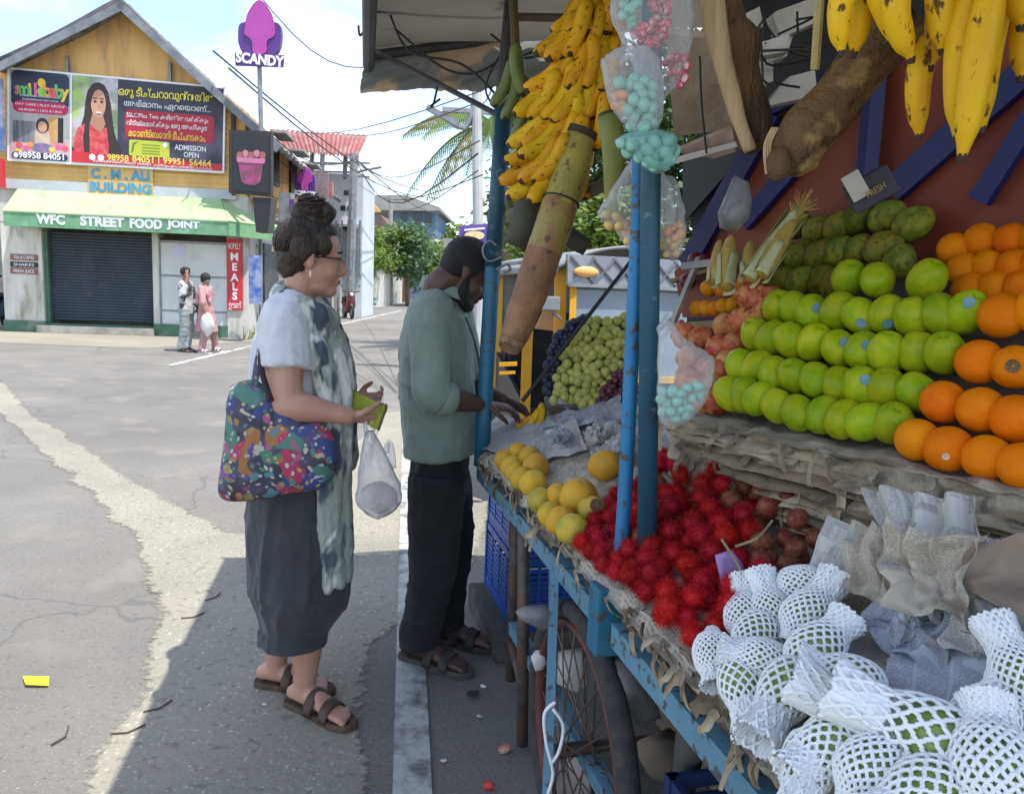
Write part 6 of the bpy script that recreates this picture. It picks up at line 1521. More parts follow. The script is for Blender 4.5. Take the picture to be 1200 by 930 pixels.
# mangoes on the deck
DM = [(592, 538, 'Y', .034), (599, 546, 'Y', .032), (608, 531, 'Y', .036), (621, 536, 'Y', .037), (628, 547, 'Y', .040), (604, 553, 'Y', .033), (612, 560, 'Y', .033), (625, 565, 'Y', .038),
      (634, 586, 'X', .037), (655, 581, 'Y', .036), (679, 583, 'Y', .050), (694, 597, 'X', .034), (645, 603, 'Y', .034), (657, 609, 'Y', .037), (671, 620, 'X', .039), (709, 545, 'Y', .042)]
DL = ['lowest left of the far yellow cluster', 'second from the cart edge in the far cluster', 'at the back of the far yellow cluster', 'top right of the far yellow cluster', 'largest of the far yellow cluster', 'at the cart edge side of the far cluster', 'near the front of the far yellow cluster', 'foremost of the far yellow cluster',
      'greenish, standing apart between both clusters', 'at the back of the near cluster', 'largest, lying on the near cluster', 'with dark rotten patch beside the rambutans', 'at the cart edge side of the near cluster', 'in the middle of the near cluster', 'foremost of the near cluster by the rambutans', 'lying alone on newspaper by the blue pole']
for k, (x, y, t, r) in enumerate(DM):
    o_ = put('mango', MANGOY if t == 'Y' else MANGOX, TP(x, y, r * .85), r, 'yellow mango ' + DL[k], 'mango', 'mangoes on the cart deck', .3, rot=(R(55) + rf.uniform(-.3, .3), rf.uniform(-.5, .5), rf.uniform(-.9, .9)), elong=.92)
    if k == 11:
        s_ = sticker(o_, camdir(o_.location) + V(.35, 0, .3), mat('rot_patch', (.035, .02, .012), (.2, .11, .04), scale=20, rough=.8), .5); s_.name = 'rotten_patch'
# rambutans
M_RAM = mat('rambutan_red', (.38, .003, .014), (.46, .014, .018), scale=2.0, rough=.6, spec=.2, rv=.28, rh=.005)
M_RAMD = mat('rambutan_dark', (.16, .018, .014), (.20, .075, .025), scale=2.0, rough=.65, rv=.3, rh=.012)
def rambutan_mesh(seed, m, nh=360, hl=.66):
    rr = random.Random(seed); core = ball((0, 0, 0), (.90, .90, 1.02), 18, 12); parts = [core]
    for i in range(nh):
        z = 1 - 2 * (i + .5) / nh; a_ = i * 2.39996 + rr.uniform(-.2, .2); s = math.sqrt(1 - z * z)
        d = V(s * math.cos(a_), s * math.sin(a_), z); t = V(rr.uniform(-1, 1), rr.uniform(-1, 1), rr.uniform(-1, 1)); t = (t - d * t.dot(d)).normalized()
        L_ = hl * rr.uniform(.5, 1.3); b0 = d * .88; m1 = d * (.92 + L_ * .55) + t * L_ * .25; e_ = d * (.92 + L_ * .8) + t * L_ * .75
        x, y = frame_of(d)
        w_ = .028
        v_ = [b0 + x * w_, b0 - x * w_ * .5 + y * w_ * .87, b0 - x * w_ * .5 - y * w_ * .87, m1 + x * w_ * .6, m1 - x * w_ * .3 + y * w_ * .5, m1 - x * w_ * .3 - y * w_ * .5, e_]
        parts.append((v_, [(0, 1, 4, 3), (1, 2, 5, 4), (2, 0, 3, 5), (3, 4, 6), (4, 5, 6), (5, 3, 6)]))
    return mesh('rambutan', join(*parts), m, False)
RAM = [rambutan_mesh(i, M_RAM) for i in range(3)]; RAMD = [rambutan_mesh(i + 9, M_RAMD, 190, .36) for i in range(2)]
rpoly = [(676, 640), (688, 606), (712, 582), (730, 575), (760, 560), (772, 532), (820, 520), (862, 522), (902, 556), (915, 575), (960, 570), (972, 600), (955, 640), (945, 655), (890, 672), (862, 700), (850, 730), (815, 755), (790, 730), (760, 705), (752, 685), (715, 672)]
def inpoly(x, y, pp):
    c = False; j = len(pp) - 1
    for i in range(len(pp)):
        xi, yi = pp[i]; xj, yj = pp[j]
        if (yi > y) != (yj > y) and x < (xj - xi) * (y - yi) / (yj - yi) + xi: c = not c
        j = i
    return c
rr = random.Random(5); pts3 = []
for layer, (off, stp) in enumerate(((.022, .040), (.046, .046))):
    loc = []; tr = 0
    while tr < 4000 and len(loc) < (140 if layer == 0 else 80):
        tr += 1; x, y = rr.uniform(672, 975), rr.uniform(515, 758)
        if not inpoly(x, y, rpoly): continue
        if layer and (x < 735 or y > 715 or x > 940): continue
        q = TP(x, y, off + rr.uniform(-.005, .005) + (.05 * max(0, min(1, (650 - y) / 110)) if x > 752 else 0))
        if all((q - a_).length > stp for a_, _, _ in loc): loc.append((q, x, y))
    pts3 += loc
for q, x, y in pts3:
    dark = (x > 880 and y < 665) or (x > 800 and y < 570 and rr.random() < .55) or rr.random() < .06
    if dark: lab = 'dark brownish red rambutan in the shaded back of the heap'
    elif x < 718: lab = 'bright red rambutan beside the mangoes, left of the blue poles'
    elif x < 765: lab = 'red rambutan glimpsed beside or between the two blue poles'
    elif y > 650: lab = 'bright red rambutan at the front of the heap by the foam nets'
    else: lab = 'red rambutan in the middle of the heap right of the poles'
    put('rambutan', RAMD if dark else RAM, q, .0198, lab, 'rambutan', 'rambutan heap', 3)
for k, ((x, y), (x2, y2)) in enumerate((((846, 632), (868, 668)), ((905, 610), (862, 640)), ((930, 545), (935, 590)))):
    tag(ob('rambutan_twig', tube([TP(x, y, .09), TP((x + x2) / 2 + 4, (y + y2) / 2 + 5, .095), TP(x2, y2, .085)], .0025, 5, sub=4), MATS['straw_board']), ['bent straw coloured twig', 'long straw coloured twig', 'thin upright twig'][k] + ' lying in the rambutans', 'twig')
lump('purple_plastic', [(838, 650), (858, 645), (872, 662), (868, 690), (848, 684)], TP(855, 668, .06).y, .01, mat('lilac_plastic', (.28, .17, .42), (.35, .25, .5), scale=9, rough=.35), 'lilac plastic scrap between rambutans and foam nets', 'plastic', 8, .008)
# ------------------------------------------------------------------ fruit in white foam nets
M_NET = mat('white_foam_net', (.86, .87, .87), (.82, .84, .84), scale=30, rough=.75, sss=.0)
M_GUAVA = mat('pale_green_guava', (.30, .40, .10), (.24, .34, .07), scale=25, rough=.45, rv=.15)
def net_mesh(seed, N=20, K=11, R0=.047, L0=.075, L1=.11, tube_r=.030, th=.0024):
    """Diamond foam net over a fruit at the origin, its slack collar bunched up along +z."""
    rr = random.Random(seed); parts = []
    zb = -.050
    prof = catmull([(0, .014, zb - .022 * (seed % 2)), (.12, .026, zb), (.26, .043, -.030), (.42, R0 * 1.02, .0), (.58, .042, .032), (.72, tube_r, .058), (.86, tube_r * 1.02, .058 + (L1 - .058) * .5), (1.0, tube_r * 1.22, L1)], 10)
    def at(t):
        i = min(len(prof) - 1, max(0, int(t * (len(prof) - 1) + .5))); return prof[i]
    # in the collar the net is slack: the cells close up into ribs
    M_ = 88
    for s in (-1, 1):
        for i in range(N):
            pts = []
            for k in range(M_ + 1):
                t = k / M_; _, r_, z = at(t)
                tri = abs(((t * K * (1.0 if t < .6 else 1.0)) % 1) * 2 - 1)      # zig-zag
                a_ = 2 * math.pi * (i + s * .5 * tri * 1.0) / N
                if t > .66: r_ *= 1 + .06 * math.sin(i * 2.4 + t * 9) 
                wob = noise.noise(V(i * .7, t * 4, seed)) * .002
                pts.append(V(math.cos(a_) * (r_ + wob), math.sin(a_) * (r_ + wob), z))
            parts.append(tube(pts, th, 5, cap=False))
    # foam film that fills the bunched collar
    col = []
    for k in range(9):
        t = .70 + .30 * k / 8; _, r_, z = at(t); col.append((r_ * .985, z))
    nn = 84
    v_, f_ = [], []
    for j, (r_, z) in enumerate(col):
        for k in range(nn):
            a_ = 2 * math.pi * k / nn; e = 1 + .075 * math.cos(k * math.pi / 1.5) + .09 * math.sin(a_ * 3 + seed) * j / 8
            v_.append(V(math.cos(a_) * r_ * e, math.sin(a_) * r_ * e, z + .004 * math.sin(a_ * 5 + seed)))
    for j in range(len(col) - 1):
        for k in range(nn): f_.append((j * nn + k, j * nn + (k + 1) % nn, (j + 1) * nn + (k + 1) % nn, (j + 1) * nn + k))
    parts.append((v_, f_))
    return mesh('foam_net', join(*parts), M_NET, True)
NETS = [net_mesh(0, N=15, K=9, L1=.10, th=.0031), net_mesh(1, N=18, K=12, L1=.115, th=.0030), net_mesh(2, N=13, K=8, L1=.125, tube_r=.033, th=.0032), net_mesh(3, N=20, K=14, L1=.09, tube_r=.026, th=.0030)]
GUA = mesh('guava', ball((0, 0, 0), (.0435, .0435, .0475), 18, 12), M_GUAVA, True)
NT = [  # pixel, height, in-plane angle of the collar (deg, 0 = right, 90 = up in the picture), toward camera tilt, mesh, scale, look
    (836, 766, .915, 250, -.3, 3, .82, 'hanging over the cart edge beside the rambutans'), (872, 722, .925, 60, -.5, 1, .84, 'leaning on the rambutans'), (886, 742, .945, 200, .6, 0, .85, 'with green fruit end showing beside the rambutans'),
    (938, 688, .955, 330, .1, 3, .92, 'cream tinted, beside the printed newspaper square'), (945, 722, .965, 25, .1, 1, .95, 'with its collar pointing at the torn newspaper'), (895, 776, .945, 130, .5, 3, .9, 'in the middle of the net heap'),
    (955, 764, .985, 15, .0, 0, .95, 'stretched over a green fruit in the heap centre'), (868, 800, .925, 255, -.1, 2, .85, 'whose collar hangs down over the cart edge'), (925, 806, .955, 215, -.1, 2, .98, 'with long fanned collar at the heap front'),
    (1000, 800, 1.0, 130, .2, 0, .9, 'with short square collar standing up'), (1022, 850, .99, 120, .2, 2, 1.0, 'with wide open cells above the lowest nets'), (1092, 865, 1.0, 125, .15, 2, 1.16, 'large, with wide open cells and long collar'),
    (978, 872, .955, 190, .0, 0, .95, 'low at the front near the cart edge'), (1022, 903, .965, 20, .0, 1, .98, 'flattened at the bottom of the heap'), (1166, 905, .985, 60, .0, 3, 1.15, 'in the lowest corner of the cart'),
    (1202, 800, 1.02, 80, .0, 1, .9, 'half out of view beside the flat newspaper'), (1088, 930, .96, 180, .1, 0, 1.0, 'lowest, cut by the bottom edge'), (950, 890, .935, 230, -.2, 2, .85, 'with collar hanging at the front corner'), (1150, 850, .97, 20, 0, 0, .95, 'lying behind the large open net'), (905, 720, .93, 80, .2, 1, .85, 'between rambutans and the cream tinted net')]
for k, (x, y, z, an, tw, mi, s, lk) in enumerate(NT):
    p = TP(x, y, .03 + (z - .91) * .35); s *= .80
    e = empty('netted_guava', p, 'guava in white foam net ' + lk, 'guava', 'netted guavas on the cart')
    a_ = R(an); ax = ((CN + V(0, 0, TSL)).normalized() * math.cos(a_) + (CU * .8 + V(0, 0, .35)) * math.sin(a_) + V(0, -tw * .5, .12)).normalized()
    q = ax.to_track_quat('Z', 'Y')
    for me, nm in ((GUA, 'fruit'), (NETS[mi], 'foam_net')):
        o_ = bpy.data.objects.new(nm, me); link(o_, e); o_.scale = (s, s, s); o_.rotation_mode = 'QUATERNION'; o_.rotation_quaternion = q
# ------------------------------------------------------------------ bananas
M_BAN = mat('banana_yellow', (.76, .44, .015), (.66, .34, .012), scale=9, rough=.5, spec=.2, rv=.14, rh=.012, c3=(.09, .042, .012), s3=95, lo3=.60, hi3=.66, stretch=(1, 1, .6))
M_BAN2 = mat('banana_bright_yellow', (.84, .52, .012), (.70, .37, .010), scale=6, rough=.45, spec=.2, rv=.08, c3=(.12, .055, .012), s3=60, lo3=.585, hi3=.66, stretch=(1, 1, .5))
M_BANG = mat('banana_green', (.10, .145, .03), (.14, .17, .04), scale=9, rough=.5, rv=.12)
M_TIP = mat('banana_tip', (.045, .03, .018), rough=.8)
def banana_mesh(name, L_, r, bend, m, seed, kinks=5):
    n_ = 12; rows_ = []
    for i in range(n_ + 1):
        t = i / n_; an = (t - .5) * bend; Rr = L_ / bend
        rad = r * (1 if .18 < t < .82 else (.42 + .58 * math.sin(min(1, (t if t < .5 else 1 - t) / .18) * math.pi / 2)))
        if t < .06: rad = r * .38
        rows_.append((V(0, Rr * (math.cos(an) - math.cos(bend / 2)), -Rr * math.sin(an) - 0), rad))
    v_, f_ = tube([q for q, _ in rows_], [q for _, q in rows_], 10, ref=(1, 0, 0))
    res = []
    for k, q in enumerate(v_):
        i, j = divmod(k, 10); c_ = rows_[i][0]; d = q - c_; res.append(c_ + d * (1 + .07 * math.cos(j / 10 * 2 * math.pi * kinks)))
    me = mesh(name, (res, f_), m, True); me.materials.append(M_TIP)
    for pl_ in me.polygons:
        zz = sum(me.vertices[i].co.z for i in pl_.vertices) / len(pl_.vertices)
        if zz < -L_ * .455 or zz > L_ * .485: pl_.material_index = 1
    return me
BAN = [banana_mesh('banana', L_, r, b__, M_BAN, i) for i, (L_, r, b__) in enumerate(((.160, .0225, .9), (.170, .0215, 1.1), (.150, .0235, .7)))]
BANB = [banana_mesh('banana', .20, .0205, .55, M_BAN2, 7), banana_mesh('banana', .22, .0195, .4, M_BAN2, 8)]
BANG = [banana_mesh('banana', .15, .0185, .8, M_BANG, 4)]
rb_ = random.Random(12)
def put_banana(meshes, px, py, Y, ang, parent, s=1.0, roll=None, lean=0.0):
    """ang: picture angle of the stalk end from vertical (deg, + leans right)."""
    o_ = bpy.data.objects.new('banana', meshes[rb_.randrange(len(meshes))]); link(o_, parent)
    d = V(math.sin(R(ang)), lean, math.cos(R(ang))).normalized()
    q = d.to_track_quat('Z', 'Y'); o_.rotation_mode = 'QUATERNION'
    from mathutils import Quaternion
    o_.rotation_quaternion = q @ Quaternion((0, 0, 1), roll if roll is not None else rb_.uniform(2.2, 4.2))
    o_.location = P(px, py, Y) - parent.location; o_.scale = (s, s, s)
    return o_
bun = empty('banana_bunch', P(668, 215, 2.25), 'big hanging bunch of ripe yellow bananas with black specks', 'bananas')
tiers = [(695, 2, 6, 60), (682, 36, 7, 70), (680, 72, 6, 84), (672, 106, 8, 96), (668, 138, 7, 96), (652, 160, 6, 70), (645, 186, 5, 60), (640, 205, 3, 40)]
for ti, (cx, cy, k_, wd) in enumerate(tiers):
    for i in range(k_):
        f_ = i / max(1, k_ - 1)
        put_banana(BAN, cx + (f_ - .5) * wd + rb_.uniform(-3, 3), cy + abs(f_ - .45) * 16 + rb_.uniform(-5, 5), 2.24 - .05 * math.sin(f_ * 3.1) + .018 * (7 - ti) * .3 + rb_.uniform(-.015, .015), 42 - f_ * 50 + rb_.uniform(-8, 8) - (0 if ti < 5 else -14), bun, rb_.uniform(.9, 1.08), lean=rb_.uniform(-.2, .3))
    for i in range(max(2, k_ - 3)):                     # a second layer behind, so the hand has depth
        f_ = (i + .5) / max(1, k_ - 3)
        put_banana(BAN, cx + (f_ - .5) * wd * .9, cy + rb_.uniform(-8, 6), 2.33 + rb_.uniform(-.01, .01), 30 - f_ * 40, bun, 1.0)
ob('bunch_stem', tube([P(690, -60, 2.31), P(684, 80, 2.31), P(672, 170, 2.27)], .035, 12, sub=3), mat('banana_stem_green', (.24, .26, .05), (.17, .19, .04), scale=6, stretch=(4, 4, .6), rough=.7), bun, smooth=True)
# stalks hanging down
M_STK = mat('yellow_green_stalk', (.36, .31, .05), (.24, .21, .045), scale=12, detail=6, rough=.6, c3=(.13, .08, .03), s3=28, lo3=.6, hi3=.66, bump=.4, bscale=40)
M_STKBR = mat('browned_stalk', (.30, .15, .07), (.18, .09, .045), scale=14, detail=7, rough=.65, bump=.7, bscale=50, c3=(.10, .055, .035), s3=26, lo3=.58, hi3=.66)
st = empty('banana_stalk', P(600, 405, 2.10), 'long thick banana stalk, yellow above and brown at the cut end', 'stalk')
SPT = [P(681, 158, 2.20), P(668, 205, 2.18), P(648, 265, 2.15), P(628, 325, 2.13), P(610, 375, 2.11), P(601, 398, 2.10)]
ob('upper_stalk', tube([SPT[0], SPT[1], SPT[1].lerp(SPT[2], .6)], [.040, .047, .0495], 16, sub=4), M_STK, st, smooth=True)
ob('middle_stalk', jitter(tube([SPT[1].lerp(SPT[2], .55), SPT[2], SPT[2].lerp(SPT[3], .5)], [.0497, .0502, .0497], 16, sub=6), .002, 20), mat('half_browned_stalk', (.30, .25, .06), (.28, .14, .06), scale=14, detail=6, lo=.44, hi=.58, rough=.6, bump=.4, bscale=40, c3=(.13, .07, .04), s3=30, lo3=.6, hi3=.66), st, smooth=True)
ob('lower_stalk', jitter(tube([SPT[2].lerp(SPT[3], .4)] + SPT[3:], [.0495, .049, .043, .037], 16, sub=5), .003, 20), M_STKBR, st, smooth=True)
ob('cut_end', tube([SPT[-1], P(596, 408, 2.085)], [.037, .030], 14), mat('dry_cut_end', (.16, .09, .05), (.28, .18, .10), scale=40, rough=.9, bump=.6), st)
ob('rubber_band', torus_loop(P(658, 236, 2.166), *[frame_of(SPT[1] - SPT[2])[i] for i in (0, 1)], (SPT[1] - SPT[2]).normalized(), .0505, .003, .003, 24, 6), M_BLK, st)
ob('top_scar', tube([P(684, 152, 2.2), P(681, 160, 2.2)], [.043, .044], 14), M_TIP, st)
st = empty('banana_stalk', P(608, 290, 2.35), 'dark grey green banana stalk hanging behind the long stalk', 'stalk')
ob('stalk', tube([P(632, 170, 2.36), P(622, 240, 2.36), P(608, 288, 2.35)], [.045, .05, .042], 14, sub=3), mat('dark_stalk', (.075, .075, .05), (.05, .05, .035), scale=9, rough=.8, bump=.3), st, smooth=True)
ob('stub', tube([P(640, 245, 2.36), P(664, 275, 2.36), P(688, 290, 2.36)], [.03, .03, .026], 12, sub=3), mat('dark_stalk', (.075, .075, .05)), st, smooth=True)
st = empty('banana_stalk', P(716, 222, 1.95), 'thin green banana stalk with cut top beside the candy bags', 'stalk')
ob('stalk', tube([P(714, 135, 1.95), P(720, 180, 1.95), P(716, 230, 1.95), P(722, 262, 1.97)], [.028, .030, .016, .014], 12, sub=4), mat('green_stalk', (.16, .19, .04), (.24, .23, .05), scale=8, rough=.6), st, smooth=True)
ob('cut_top', tube([P(713, 131, 1.95), P(714, 136, 1.95)], [.024, .028], 12), M_TIP, st)
tag(ob('wooden_pole', tube([P(600, 250, 2.9), P(665, 235, 2.5), P(730, 205, 2.2)], .02, 10, sub=3), mat('grey_branch', (.14, .12, .10), (.2, .18, .15), scale=12, rough=.9), None, smooth=True), 'grey wooden pole behind the bananas', 'pole')
gb = empty('banana_bunch', P(600, 140, 2.5), 'small hand of green bananas beside the ripe bunch', 'bananas')
for x, y, a_ in ((588, 96, 22), (598, 112, 16), (609, 120, 8), (611, 82, -12), (602, 88, 2), (615, 100, -16), (606, 138, 10)): put_banana(BANG, x, y, 2.45 + rb_.uniform(-.03, .05), a_, gb, 1.05, roll=math.pi + rb_.uniform(-.4, .4))
ob('hand_stem', tube([P(604, 55, 2.47), P(603, 30, 2.47), P(600, -20, 2.5)], .014, 8), M_STEM, gb)
rbn = empty('banana_bunch', P(1090, 100, 1.25), 'large bright yellow plantains with dark tips hanging over the oranges', 'bananas')
def plantain(a_, b__, Y0, Y1, r, m, parent, bend=.02):
    p, q = P(*a_, Y0), P(*b__, Y1); d = (q - p); x, y = frame_of(d); mid = x * bend
    pts = [p, p + d * .25 + mid * .8, p + d * .5 + mid, p + d * .8 + mid * .55, p + d * .94 + mid * .15, q]
    v_, f_ = tube(pts, [r * .7, r, r, r * .82, r * .45, r * .3], 10, sub=4)
    v_ = list(v_); n_ = len(v_) // 10; res = []
    for k in range(n_):
        ring = v_[k * 10:k * 10 + 10]; c_ = sum(ring, V(0, 0, 0)) / 10
        res += [c_ + (s - c_) * (1 + .09 * math.cos(j / 10 * 10 * math.pi)) for j, s in enumerate(ring)]
    o_ = ob('plantain', (res, f_), m, parent, smooth=True)
    ob('tip', tube([q - d * .012, q + d.normalized() * .008], [r * .34, r * .25], 8), M_TIP, parent)
for a_, b__, Y, r in (((1000, -30), (986, 60), 1.22, .017), ((1018, -30), (1001, 62), 1.25, .018), ((1022, -40), (1056, 54), 1.2, .020), ((1062, -40), (1068, 68), 1.18, .019), ((1092, -40), (1090, 78), 1.22, .019), ((1096, -30), (1104, 58), 1.17, .020), ((1092, 40), (1077, 158), 1.24, .018), ((1145, -30), (1122, 160), 1.16, .022), ((1165, -30), (1127, 183), 1.12, .021), ((1180, -30), (1150, 150), 1.2, .020), ((1200, -60), (1196, 30), 1.15, .02), ((1225, -20), (1196, 90), 1.2, .019)):
    plantain(a_, b__, Y, Y + .01, r, M_BAN2, rbn, rb_.uniform(-.02, .02))
ob('crown', tube([P(1060, -40, 1.24), P(1120, -46, 1.22), P(1180, -60, 1.2)], .03, 10), MATS['banana_stem_green'], rbn)
# dry banana stems hanging under the awning
M_DRY = mat('dry_fibrous_stem', (.115, .055, .022), (.20, .105, .04), scale=5, stretch=(4, 4, .8), rough=.6, bump=1.0, bscale=26, bdist=.02, c3=(.05, .025, .012), s3=5.0)
M_PALEF = mat('pale_split_fibre', (.50, .36, .20), (.38, .26, .14), scale=8, stretch=(8, 8, .4), rough=.8, bump=.4)
st = empty('dry_banana_stem', P(860, 178, 1.50), 'dark brown dry stem split to pale fibre along its edge', 'stem')
ob('bark', jitter(tube([P(838, -30, 1.56), P(852, 30, 1.55), P(864, 52, 1.53), P(868, 80, 1.52), P(880, 140, 1.51), P(886, 172, 1.50)], [.034, .038, .045, .034, .036, .026], 16, sub=5), .006, 12), M_DRY, st, smooth=True)
ob('split_face', jitter(tube([P(830, -30, 1.50), P(838, 30, 1.49), P(852, 90, 1.475), P(866, 140, 1.47), P(880, 176, 1.465)], [.024, .024, .017, .014, .012], 10, sub=5, rb=[.012] * 5), .003, 18), M_PALEF, st, smooth=True)
st = empty('dry_banana_stem', P(925, 210, 1.42), 'thick mottled brown banana stem end hanging before the red board', 'stem')
ob('stem', jitter(tube([P(1050, 20, 1.36), P(1012, 70, 1.37), P(985, 110, 1.38), P(955, 150, 1.39), P(930, 185, 1.40), P(922, 204, 1.41)], [.070, .050, .044, .049, .047, .028], 24, sub=7), .016, 11, 4), mat('mottled_stem', (.17, .09, .03), (.055, .027, .012), scale=9, detail=8, rough=.6, bump=1.0, bscale=34, bdist=.02, c3=(.30, .19, .07), s3=14), st, smooth=True)
ob('bud', ball(P(912, 192, 1.36), (.022, .02, .03), 12, 8), M_DRY, st, smooth=True)
for k in range(3): ob('fibre', tube([P(905 + k * 3, 150, 1.37), P(896 + k * 3, 172, 1.36), P(898 + k * 4, 204, 1.36)], .0025, 5, sub=4), M_PALEF, st)
tag(ob('bamboo_stick', tube([P(962, -20, 1.34), P(955, 82, 1.36)], .008, 8), mat('yellow_bamboo', (.52, .42, .14), (.38, .3, .1), scale=12, rough=.6)), 'thin yellow stick hanging beside the plantains', 'stick')
# ------------------------------------------------------------------ hanging plastic bags
def film_mat(name, c, alpha, rough=.22):
    m = mat(name, c, tuple(x * .85 for x in c), scale=14, rough=rough, alpha=alpha, bump=.7, bscale=22, bdist=.02)
    n, K, b = nodes(m); fr = n.new('ShaderNodeLayerWeight'); fr.inputs[0].default_value = .45
    r_ = n.new('ShaderNodeMapRange'); r_.inputs['To Min'].default_value = alpha * .6; r_.inputs['To Max'].default_value = min(1, alpha * 2.4); K(fr.outputs['Facing'], r_.inputs[0]); K(r_.outputs[0], b.inputs['Alpha'])
    return m
M_CLEAR = film_mat('clear_bag_film', (.75, .77, .78), .28)
M_TEALF = film_mat('teal_tinted_film', (.30, .62, .55), .40)
CANDY = {'teal': mat('teal_candy', (.22, .55, .45), (.3, .6, .5), scale=3, rough=.4, rv=.12), 'pink': mat('pink_candy', (.62, .10, .16), (.75, .5, .5), scale=.6, lo=.5, hi=.55, rough=.4, rv=.3), 'orange': mat('orange_slice', (.80, .30, .12), (.75, .45, .2), scale=2, rough=.45, rv=.15), 'yellow': mat('yellow_slice', (.76, .55, .14), (.7, .5, .2), scale=2, rough=.45, rv=.15)}
def candy_bag(pix, Y, th, film, fills, label, seed, tie=None):
    xs = [p[0] for p in pix]; e = empty('plastic_bag', P(sum(xs) / len(xs), max(p[1] for p in pix), Y), label, 'bag', 'clear bags hanging from the awning')
    pix2 = [(x + 2.2 * noise.noise(V(x * .3, y * .3, seed)), y + 2.2 * noise.noise(V(y * .3, x * .3, seed + 5))) for x, y in catmull([tuple(map(float, q)) for q in pix + pix[:1]], 6)[:-1]]
    o_ = lump('film', pix2, Y, th, film, None, None, seed, .009); o_.parent = e; o_.location = o_.location - e.location
    rr = random.Random(seed)
    for (kind, pp, r, stp) in fills:
        me = mesh('sweet', ball((0, 0, 0), (1, .9, .8), 10, 7), CANDY[kind], True)
        px_ = [p[0] for p in pp]; py_ = [p[1] for p in pp]; got = []
        for _ in range(1500):
            x, y = rr.uniform(min(px_), max(px_)), rr.uniform(min(py_), max(py_))
            if inpoly(x, y, pp) and all((x - a_) ** 2 + (y - b__) ** 2 > stp * stp * .55 for a_, b__ in got): got.append((x, y))
        for x, y in got:
            s = bpy.data.objects.new('sweet', me); link(s, e); q = r * rr.uniform(.85, 1.15); s.scale = (q, q, q); s.rotation_euler = (rr.uniform(0, 3), rr.uniform(0, 3), 0)
            s.location = P(x, y, Y - th * .35 + rr.uniform(-.004, th * .5)) - e.location
    if tie: ob('string', tube([P(*t, Y) for t in tie], .0015, 5), M_WPRINT, e)
    return e
candy_bag([(722, -30), (800, -30), (810, 40), (800, 90), (775, 120), (765, 130), (735, 60), (716, 20)], 1.46, .045, M_CLEAR, [('pink', [(738, 40), (770, 20), (786, 28), (772, 54), (745, 48)], .0085, 9), ('pink', [(778, 68), (806, 66), (806, 95), (795, 102), (784, 84)], .0085, 9), ('teal', [(724, -10), (750, -10), (742, 30), (728, 20)], .012, 12), ('pink', [(760, -20), (788, -20), (785, 14), (765, 10)], .009, 9)], 'clear bag of red and white sweets at the top of the hanging bags', 1)
candy_bag([(704, 70), (728, 55), (765, 58), (778, 100), (772, 150), (750, 165), (735, 150), (716, 120)], 1.42, .045, M_CLEAR, [('teal', [(724, 92), (765, 95), (766, 145), (742, 155), (732, 130)], .0125, 12), ('orange', [(720, 105), (730, 110), (732, 135), (722, 130)], .011, 10)], 'clear bag of mint green sweets hanging below the red ones', 2)
candy_bag([(720, 165), (740, 155), (780, 155), (794, 165), (788, 190), (775, 203), (760, 200), (740, 182)], 1.40, .04, M_TEALF, [('teal', [(722, 168), (792, 160), (790, 185), (772, 200), (745, 185)], .0125, 12)], 'bag of mint green sweets resting on top of the dark blue pole', 3)
candy_bag([(740, 186), (765, 190), (785, 215), (792, 260), (780, 285), (760, 302), (740, 295), (722, 270), (701, 252), (715, 225)], 1.72, .05, M_CLEAR, [('yellow', [(706, 250), (725, 252), (728, 268), (712, 264)], .013, 13), ('orange', [(722, 262), (760, 250), (764, 275), (735, 280)], .013, 13), ('yellow', [(734, 280), (772, 272), (768, 296), (745, 292)], .013, 13)], 'clear bag of orange and yellow fruit slices behind the dark pole', 4)
candy_bag([(778, 205), (792, 210), (800, 240), (803, 280), (795, 302), (785, 304), (775, 280), (772, 240)], 1.62, .035, M_CLEAR, [('orange', [(780, 265), (798, 262), (798, 282), (784, 284)], .010, 10), ('yellow', [(776, 282), (798, 282), (794, 302), (782, 300)], .010, 10)], 'narrow clear bag of fruit slices right of the dark pole', 5)
candy_bag([(772, 380), (785, 375), (800, 395), (825, 410), (838, 425), (832, 455), (812, 490), (780, 498), (770, 470)], 1.50, .045, M_CLEAR, [('teal', [(772, 450), (800, 452), (825, 450), (808, 488), (775, 490)], .012, 12)], 'clear bag of mint green sweets before the pomegranates', 6)
lump('grey_plastic_bag', [(862, 205), (874, 212), (880, 235), (876, 258), (862, 272), (846, 268), (842, 250), (852, 225)], 1.75, .05, mat('frosted_grey_film', (.32, .32, .34), (.2, .2, .22), scale=8, rough=.3), 'frosted grey plastic bag hanging before the blue battens', 'bag', 9, .01)
cbx = empty('small_carton', P(1015, 240, 1.7), 'small dark carton with pale printed side lying on the mangoes', 'box')
ob('carton', box(P(1020, 222, 1.62), (.09, .07, .06), (R(10), R(-32), R(-25)), .003), mat('dark_carton', (.02, .02, .035), (.03, .03, .05), scale=8, rough=.5), cbx)
ob('pale_side', box(P(1003, 218, 1.585), (.035, .004, .055), (R(10), R(-32), R(-25))), mat('pale_card', (.5, .47, .42), rough=.7), cbx)
text('lettering', 'FRESH', .018, mat('gold_ink', (.35, .22, .08), rough=.5), cbx, P(1028, 226, 1.57), (V(.8, .25, .5)), V(-.4, 0, .8), depth=.0008)
for k, (x, y) in enumerate(((620, 492), (626, 488), (632, 491), (616, 494), (638, 486))):
    pass
sb_ = empty('banana_bunch', TP(626, 494, .02), 'few small greenish bananas on the newspaper by the man', 'bananas')
for x, y, a_ in ((617, 492, 60), (624, 489, 35), (631, 490, 15), (637, 487, -10)):
    put_banana(BAN, x, y, TP(x, y, .03).y, a_, sb_, .62)
